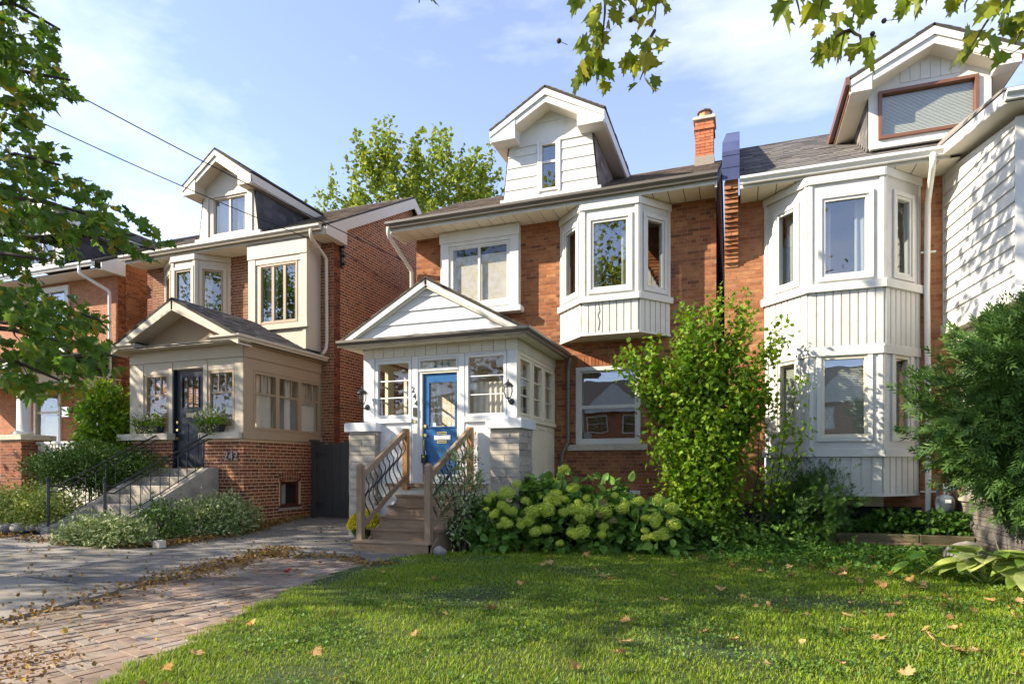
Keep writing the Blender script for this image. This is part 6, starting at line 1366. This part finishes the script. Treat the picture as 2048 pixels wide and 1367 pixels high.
# ---- yellow chrysanthemum in a pot behind the newel post
T = thing('potted_chrysanthemum', 'yellow chrysanthemum in a pot behind the left newel post', 'flower pot', (-6.42, 9.72, .04))
mb = MB(); mb.lathe((-6.42, 9.72, .03), [(.10, 0), (.15, .22), (.16, .24), (.14, .24)], 14); mb.build('pot', PLASTICB, T)
d = unit(RNG.normal(size=(900, 3))); d[:, 2] = np.abs(d[:, 2]) * 1.0 - .15; p = np.array((-6.42, 9.72, .36)) + d * np.array((.30, .28, .28)); n = len(p)
link('blooms', scatter_mesh('blooms', OVAL[0], OVAL[1], leaf_M(p, rdir(n, .2, d, 1), rdir(n, .2, d, 1.2, jit=.4), RNG.uniform(.05, .075, n), 1.6)), T, YEL)['kind'] = 'stuff'
p = np.array((-6.42, 9.72, .33)) + unit(RNG.normal(size=(500, 3))) * np.array((.24, .23, .2)); n = len(p); link('foliage', scatter_mesh('foliage', OVAL[0], OVAL[1], leaf_M(p, rdir(n), rdir(n), .07)), T, YEW)

# ---- window boxes on the sills of 242
def flowerbox(label, x0, x1, y, z, mflower):
    T = thing('flower_box', label, 'planter', ((x0 + x1) / 2, y, z), 'flower boxes on the porch sills'); mb = MB()
    mb.hexa([(x0 + .03, y - .07, z), (x1 - .03, y - .07, z), (x1 - .03, y + .07, z), (x0 + .03, y + .07, z), (x0, y - .10, z + .17), (x1, y - .10, z + .17), (x1, y + .10, z + .17), (x0, y + .10, z + .17)]); mb.build('box', PLASTICB, T, bevel=.006)
    n = 420; p = np.column_stack([RNG.uniform(x0 - .06, x1 + .06, n), RNG.normal(y - .03, .09, n), z + .16 + np.abs(RNG.normal(0, .13, n))]); link('foliage', scatter_mesh('foliage', OVAL[0], OVAL[1], leaf_M(p, rdir(n, .3), rdir(n, .5), RNG.uniform(.05, .1, n), .8)), T, FORS)
    n = 120; p = np.column_stack([RNG.uniform(x0 - .05, x1 + .05, n), RNG.normal(y - .03, .09, n), z + .30 + np.abs(RNG.normal(0, .07, n))]); link('blooms', scatter_mesh('blooms', SMALL[0], SMALL[1], leaf_M(p, rdir(n, .3), rdir(n, .8), RNG.uniform(.04, .07, n), 1.6)), T, mflower)['kind'] = 'stuff'
    n = 60; p = np.column_stack([RNG.uniform(x0, x1, n), RNG.normal(y - .13, .03, n), z + .15 - np.abs(RNG.normal(0, .12, n))]); link('trailing_foliage', scatter_mesh('trailing_foliage', OVAL[0], OVAL[1], leaf_M(p, rdir(n, -.8), rdir(n, .3), RNG.uniform(.05, .09, n), .7)), T, EUONY)
flowerbox('flower box with pale blooms on the sill left of the navy door', -12.75, -12.05, 10.22, 2.172, WHTF); flowerbox('flower box with dried stalks on the sill right of the navy door', -10.92, -10.32, 10.24, 2.172, WHTF)
# hanging basket of 240
B_ = bpy.data.objects['hanging_basket']; c = Vector((-14.9, 10.5, 2.66)); mb = MB(); mb.lathe(c, [(.09, 0), (.14, .14), (.15, .15), (.13, .15)], 12); mb.build('pot', TERRA, B_)
n = 160; p = np.array(c) + np.array((0, 0, .17)) + RNG.normal(size=(n, 3)) * np.array((.17, .15, .06)); link('foliage', scatter_mesh('foliage', OVAL[0], OVAL[1], leaf_M(p, rdir(n), rdir(n, .6), .09)), B_, YEW)
for a in (0, 2.1, 4.2):
    mb = MB(); mb.tube([c + Vector((.14 * math.cos(a), .14 * math.sin(a), .15)), (c.x, c.y, 3.6)], .004, 4); mb.build('chain', BLACK, B_)

# ---- hostas
def hosta(label, c, n, L, m, seed):
    T = thing('hosta', label, 'hosta', (c[0], c[1], g(c[0], c[1])), 'hostas at the lawn corner'); rr = random.Random(seed); M = []
    hv = []; rows, cols = 7, 5
    for j in range(rows):
        t = j / (rows - 1); w = .36 * math.sin(min(1, t * 1.15 + .08) * 2.75) ** .8 if t < 1 else 0; w = max(w, 0)
        for i in range(cols):
            s = (i - 2) / 2; hv.append((s * w, t, .16 * abs(s) * (1 - t * .6) - .42 * t * t + .02 * math.sin(i * 3.1)))
    hf = [(j * cols + i, j * cols + i + 1, (j + 1) * cols + i + 1, (j + 1) * cols + i) for j in range(rows - 1) for i in range(cols - 1)]
    for k in range(n):
        an = k * 2.4 + rr.uniform(-.3, .3); el = rr.uniform(.1, .95); r0 = .08 + .22 * (1 - el); d = Vector((math.cos(an), math.sin(an), -.25 + el * .75)); h_ = .12 + .27 * el
        p = Vector((c[0] + r0 * math.cos(an) * 1.4, c[1] + r0 * math.sin(an), g(c[0], c[1]) + h_)); nrm = Vector((-math.cos(an) * .55, -math.sin(an) * .55, 1)); s = L * rr.uniform(.75, 1.15)
        M.append(leaf_M(np.array([tuple(p)]), np.array([tuple(d)]), np.array([tuple(nrm)]), s)[0])
        mb = MB(); mb.tube([(c[0], c[1], g(c[0], c[1])), tuple(p)], .006, 4); mb.build('stalk', m, T)
    pieces(T, 'leaf', 'leaves', M, m, 60, np.array(hv), (np.array(hf),), 'hosta', minpx=2)
    return T
hosta('green hosta clump nearest the cedar, left of the pale hostas', (2.45, 9.5), 13, .30, HOSTAG, 1)
hosta('pale yellow hosta clump beside the dark stone wall', (2.78, 8.95), 26, .32, HOSTA, 2)
hosta('pale yellow hosta clump cut by the right edge of the picture', (3.25, 8.75), 26, .32, HOSTA, 3)
for k, (x, y, h_) in enumerate(((2.95, 9.15, .62), (3.2, 8.95, .60), (3.27, 8.98, .5))):
    T = thing('dry_flower_stalk', ('tall bent dry stalk standing in the pale hostas', 'straight dry stalk near the right edge of the picture', 'shorter dry stalk at the right edge')[k], 'stalk', (x, y, 0), 'dry hosta stalks'); mb = MB(); mb.tube([(x, y, .05), (x + .02, y, h_ * .6), (x - .05, y, h_)], [.006, .005, .004], 5); mb.build('stalk', mat('straw', (.42, .34, .22), .8), T)

# ---- ground cover in the bed and at the lawn's back edge
def cover(name, label, fpos, n, size, m, leaf=BROAD, cat='ground cover'):
    p = fpos(n); n = len(p); me = scatter_mesh(name, leaf[0], leaf[1], leaf_M(p, rdir(n, .1), rdir(n, 1.4, jit=.5), RNG.uniform(size * .6, size * 1.3, n))); o = link(name, me, None, m); tag(o, label, cat, kind='stuff'); return o
def bedpos(n):
    x = RNG.uniform(1.1, 3.5, n); y = RNG.uniform(11.9, 12.55, n); b = .30; t = .10 + .28 * sm(1.6, 2.3, x); return np.column_stack([x, y, b + RNG.random(n) ** 1.2 * t])
cover('bed_foliage', 'leafy green plants in the bed under the white bay', bedpos, 1500, .09, IVY)
def backpos(n):
    x = RNG.uniform(-.6, 3.4, n); y = 11.75 - RNG.random(n) ** 1.7 * 2.1 - .12 * np.abs(x); return np.column_stack([x, y, gz(x, y) + .01 + RNG.random(n) * .09])
cover('ground_ivy', 'dark green creeping ivy at the back edge of the lawn', backpos, 5200, .05, IVY)
def shrubpos(n):
    x = RNG.normal(-.5, .75, n); y = RNG.uniform(10.7, 11.8, n); return np.column_stack([x, y, gz(x, y) + RNG.random(n) ** 2 * .45])
cover('undergrowth', 'low dark leafy undergrowth at the foot of the tall shrub', shrubpos, 2600, .10, HYDL, MAPLE2)
mb = MB(); mb.box(.1, 3.6, 11.95, 12.72, .0, .29); mb.build('raised_soil', SOIL)['kind'] = 'structure'

# ---- lawn grass
def grass():
    n = 330000; y = 2.2 + (11.2 - 2.2) * RNG.random(n) ** 1.75; x = RNG.uniform(-5.6, 6.2, n)
    u, v, d = proj(np.column_stack([x, y, np.zeros(n)])); e = lawn_edge(y) + .03 * np.sin(y * 19) + .05 * np.sin(y * 7.3) 
    keep = (x > e - .06 * RNG.random(n)) & (u > -60) & (u < 2110) & (v < 1460) & ((y < 9.4) | (x > -4.3)) & (x < 3.6 + (y < 8.5) * 3) & (y < 10.35 + .5 * np.clip(x + 1, 0, 2) * .9)
    x, y = x[keep], y[keep]; n = len(x)
    tuft = np.array([mnoise.noise(Vector((a * .9, b * .9, 0))) for a, b in zip(x[::1], y[::1])])
    pk = (tuft + RNG.normal(0, .18, n)) > -.42; x, y, tuft = x[pk], y[pk], tuft[pk]; n = len(x)
    right = sm(-.5, 2.0, x); h_ = (.019 + .021 * RNG.random(n)) * (1 + .5 * tuft) + right * .03 * RNG.random(n); w = .0022 + .0016 * RNG.random(n) + .0006 * np.maximum(y - 4, 0)
    a = RNG.uniform(0, 6.283, n); ln = RNG.uniform(.15, 1.0, n) * h_; dx, dy = np.cos(a) * ln, np.sin(a) * ln; px, py = -np.sin(a) * w, np.cos(a) * w; z = gz(x, y) - .004
    b0 = np.column_stack([x - px, y - py, z]); b1 = np.column_stack([x + px, y + py, z]); m0 = np.column_stack([x - px * .8 + dx * .35, y - py * .8 + dy * .35, z + h_ * .62]); m1 = np.column_stack([x + px * .8 + dx * .35, y + py * .8 + dy * .35, z + h_ * .62]); t = np.column_stack([x + dx, y + dy, z + h_])
    V = np.stack([b0, b1, m1, m0, t], 1).reshape(-1, 3); i = np.arange(n)[:, None] * 5
    me = raw_mesh('grass', V, [np.hstack([i, i + 1, i + 2, i + 3]), np.hstack([i + 3, i + 2, i + 4])])
    GR = mat('grass_blade', [(0.149, 0.258, 0.012), (0.207, 0.325, 0.016), (0.265, 0.370, 0.020), (0.127, 0.224, 0.012), (0.310, 0.381, 0.025), (0.368, 0.336, 0.080)], .55, .25, 1.3, spec=.25, transl=.42)
    o = link('grass', me, None, GR); tag(o, 'short green lawn grass in front of the middle house', 'grass', kind='stuff')
grass()
def clover(n):
    x = RNG.uniform(-4, 4.5, n); y = 2.4 + 8.2 * RNG.random(n) ** 1.4; k = np.array([mnoise.noise(Vector((a * 1.3 + 9, b * 1.3, 3))) for a, b in zip(x, y)]) + RNG.normal(0, .15, n) + .12 * sm(-1, 2, x)
    q = (k > .12) & (x > lawn_edge(y) + .15); x, y = x[q], y[q]; return np.column_stack([x, y, gz(x, y) + .02 + RNG.random(len(x)) * .03])
cover('clover', 'clover and small weeds scattered through the lawn', clover, 55000, .027, mat('clover_leaf', [(.07, .15, .02), (.10, .19, .025), (.13, .21, .03)], .55, .1, 8, transl=.3), BROAD)

# ---- fallen leaves
def litter(name, label, fpos, n, size, m=DRIFT):
    p = fpos(n); n = len(p); me = scatter_mesh(name, OVAL[0], OVAL[1], leaf_M(p, rdir(n, 0), rdir(n, 1.3, jit=.5), RNG.uniform(size * .5, size * 1.3, n), 1.5)); o = link(name, me, None, m); tag(o, label, 'leaf litter', kind='stuff')
def drift(n):
    y = RNG.uniform(2.8, 8.6, n); x = pedge(y) + RNG.normal(.05, .11 + .14 * np.abs(np.sin(y * 1.7)), n); k = RNG.random(n) < .35 + .65 * sm(5.0, 6.0, y); x, y = x[k], y[k]; return np.column_stack([x, y, gz(x, y) + .004 + RNG.random(len(x)) * .025])
litter('leaf_drift', 'drift of brown leaves along the joint between concrete and paving bricks', drift, 2300, .05)
def drift2(n):
    t = RNG.random(n); y = 7.2 + t * 4.9; x = np.interp(y, [7.2, 7.65, 10.4, 12.1], [-9.4, -9.0, -9.42, -9.62]) + RNG.normal(-.05, .12, n); return np.column_stack([x, y, gz(x, y) + .015 + RNG.random(n) * .03])
litter('leaf_drift', 'orange leaf litter along the foot of the euonymus bushes', drift2, 2300, .055)
def drift3(n):
    y = RNG.uniform(6.9, 8.0, n); x = -12.8 + RNG.random(n) * 3.4; k = np.abs(y - (7.15 + .05 * np.sin(x * 3))) < .25 * RNG.random(n) + .05; x, y = x[k], y[k]; return np.column_stack([x, y, gz(x, y) + .02 + RNG.random(len(x)) * .02])
litter('leaf_drift', 'leaf litter in front of the concrete stairs and rocks', drift3, 1500, .055)
def drift4(n):
    x = RNG.uniform(-7.3, -4.8, n); y = 7.95 + RNG.normal(0, .10, n) + .12 * np.sin(x * 4); return np.column_stack([x, y, gz(x, y) + .005 + RNG.random(n) * .02])
litter('leaf_drift', 'leaf litter and moss between the paving bricks and the wooden steps', drift4, 520, .055)
def drift5(n):
    x = -4.75 + RNG.normal(0, .28, n); y = 2.95 + RNG.normal(0, .22, n) + (x + 4.75) * -.5; k = x < lawn_edge(y); x, y = x[k], y[k]; return np.column_stack([x, y, gz(x, y) + .004 + RNG.random(len(x)) * .012])
litter('leaf_drift', 'brown leaf crumbs on the paving bricks at the bottom left corner', drift5, 230, .035)
def loose(n):
    x = RNG.uniform(-11, -4.5, n); y = RNG.uniform(3, 11.5, n); k = x < lawn_edge(y); x, y = x[k], y[k]; return np.column_stack([x, y, gz(x, y) + .006])
litter('scattered_leaves', 'small dry leaves scattered over the driveway', loose, 1100, .05)
lm = {}
def one_leaf(x, y, s, m, label, rr):
    z = g(x, y) + .035 + rr.random() * .025; key = m.name
    if key not in lm:
        v = MAPLE[0].copy(); v[:, 1] -= .45; v[:, 2] = .42 * v[:, 0] ** 2 * 2.2 + .30 * v[:, 1] ** 2 + .05 * np.sin(v[:, 0] * 11); lm[key] = raw_mesh('fallen_leaf', v, list(MAPLE[1])); lm[key].materials.append(m)
    o = bpy.data.objects.new('fallen_leaf', lm[key]); COL.objects.link(o); o.location = (x, y, z); o.rotation_euler = (rr.gauss(0, .35), rr.gauss(0, .35), rr.uniform(0, 6.28)); o.scale = (s, s, s * rr.uniform(.6, 1.5)); tag(o, label, 'leaf', 'dry leaves on the lawn')
rr = random.Random(77)
for k in range(230):
    y = 2.6 + 8.0 * rr.random() ** 1.3; x = rr.uniform(-4.4, 3.2) if rr.random() < .35 else rr.triangular(-.4, 4.0, 2.2)
    if x < lawn_edge(y) + .1 or (x > 2.2 and y > 8.3): continue
    one_leaf(x, y, rr.uniform(.06, .135), DRYL, 'dry brown leaf on the lawn close to the hostas and cedar' if x > 1.2 and y > 6.3 else 'dry brown leaf on the near right part of the lawn' if x > .3 and y < 6.3 else 'dry brown leaf on the lawn in front of the hydrangeas' if y > 6.3 else 'dry brown leaf on the near lawn beside the paving bricks', rr)
p = at(698, 1146, 7.6); one_leaf(-5.55, 6.6, .12, mat('red_leaf', (.42, .03, .015), .7, .2, 20, transl=.2), 'bright red maple leaf on the driveway leaf drift', rr)

# ---- houses across the street, seen only as reflections in the windows
def far_house(label, x, w, h_, m):
    T = thing('street_house', label, 'house', (x, -27, 0), 'houses across the street'); P_ = Pl((x + w, -27), (-1, 0))
    mb = MB(); mb.box(x, x + w, -37, -27, -.1, h_); mb.build('wall', m, T)
    mb = MB(); mb.prism([Vector((x - .3, -26.5, h_)), Vector((x - .3, -37.5, h_)), Vector((x - .3, -32, h_ + 3))], (w + .6, 0, 0)); mb.build('roof', SHINGD, T)
    for z in (1.6, 4.4):
        for u in (w * .15, w * .6): window(T, P_, u, u + w * .25, z, z + 1.5, WHITE, GLASSD, fw=.1, hs=(.5,), d0=.0, d1=.06, pane_d=.02)
    mb = MB(); mb.prism([P_(w * .1, 6.2, .6), P_(w * .5, 8.6, .6), P_(w * .9, 6.2, .6)], (0, -2, 0)); mb.build('gable', WHITE, T)
for k, (x, w, h_) in enumerate(((-22, 7, 6.4), (-13.5, 7, 6.6), (-5, 7, 6.3), (3.5, 7.5, 6.6), (12.5, 7, 6.4))): far_house(('brick house across the street, farthest left', 'brick house across the street, second from the left', 'brick house across the street, directly opposite', 'brick house across the street, second from the right', 'brick house across the street, farthest right')[k], x, w, h_, (BRICK244, BRICK3)[k % 2])

# ---- rocks, block and loose stone
def rock(label, x, y, s, seed, col=STONE):
    r2 = random.Random(seed); mb = MB(); prof = []
    me_v, me_f = [], []; n1, n2 = 7, 10
    for i in range(n1 + 1):
        th_ = math.pi * i / n1
        for j in range(n2):
            ph = 2 * math.pi * j / n2; d = Vector((math.sin(th_) * math.cos(ph), math.sin(th_) * math.sin(ph), math.cos(th_))); q = 1 + .28 * mnoise.noise(d * 1.4 + Vector((seed * 3.3, 0, 0)))
            me_v.append((x + d.x * s[0] * q, y + d.y * s[1] * q, g(x, y) + s[2] * .55 + d.z * s[2] * q))
    me_f = [(i * n2 + j, (i + 1) * n2 + j, (i + 1) * n2 + (j + 1) % n2, i * n2 + (j + 1) % n2) for i in range(n1) for j in range(n2)]
    mb.add(me_v, me_f); o = mb.build('rock', mat('field_stone', [(.28, .25, .21), (.36, .32, .27), (.22, .2, .18)], .9, .2, 9, .6, 40), None, smooth=True); tag(o, label, 'rock', 'rocks edging the garden beds')
for k, (u, s) in enumerate(((14, .17), (40, .19), (66, .16), (92, .2), (118, .14))):
    p = at(u, 1066 - (k % 2) * 6, 12.0); rock(('rounded grey rock at the left edge below the yellow-edged bush', 'brown rounded rock second from the left edge below the yellow-edged bush', 'middle rock of the row below the yellow-edged bush', 'flat grey rock, fourth of the row below the yellow-edged bush', 'small rock nearest the concrete stairs in the row')[k], p.x, p.y, (s, s * .8, s * .55), k + 1)
rock('small grey stone beside the bottom wooden step', -4.55, 9.0, (.12, .1, .09), 9)
rock('brown boulder behind the hostas at the stone wall', 3.05, 10.6, (.3, .22, .2), 11)
mb = MB(); mb.box(-8.98, -8.82, 7.45, 7.58, g(-8.9, 7.5), g(-8.9, 7.5) + .12); o = mb.build('concrete_block', LIME, None, bevel=.012); tag(o, 'small pale concrete block at the foot of the euonymus bush', 'block')

# ---- overhead service cables
def cable(label, pts, r_=.011):
    mb = MB(); mb.tube(pts, r_, 6); o = mb.build('utility_cable', RUBBER, None, smooth=True); tag(o, label, 'cable', 'overhead service cables')
def span(a, b, sag, n=26): return [a.lerp(b, i / (n - 1)) + Vector((0, 0, -sag * 4 * (i / (n - 1)) * (1 - i / (n - 1)))) for i in range(n)]
br = Vector((-9.38, 13.2, 6.86)); e1 = Vector((-7.12, 12.60, 6.10))
cable('upper black service cable crossing the sky to the middle house', span(at(-120, 40, 10.5), e1, .10)); cable('lower black service cable crossing to the bracket on the dark brick wall', span(at(-120, 148, 10.5), br, .12), .010)
cable('thin cable running along the dark brick wall from its bracket', span(br, Vector((-9.38, 17.0, 6.6)), .02, 8), .008)
T = thing('cable_bracket', 'black iron cable bracket with insulators on the dark brick side wall', 'bracket', tuple(br))
mb = MB(); mb.box(-9.44, -9.40, 13.15, 13.25, 6.45, 7.05); mb.build('back_plate', BLACK, T)
for z in (6.55, 6.75, 6.98):
    mb = MB(); mb.tube([(-9.41, 13.2, z), (-9.33, 13.2, z)], [.03, .045], 8); mb.build('insulator', BLACK, T)
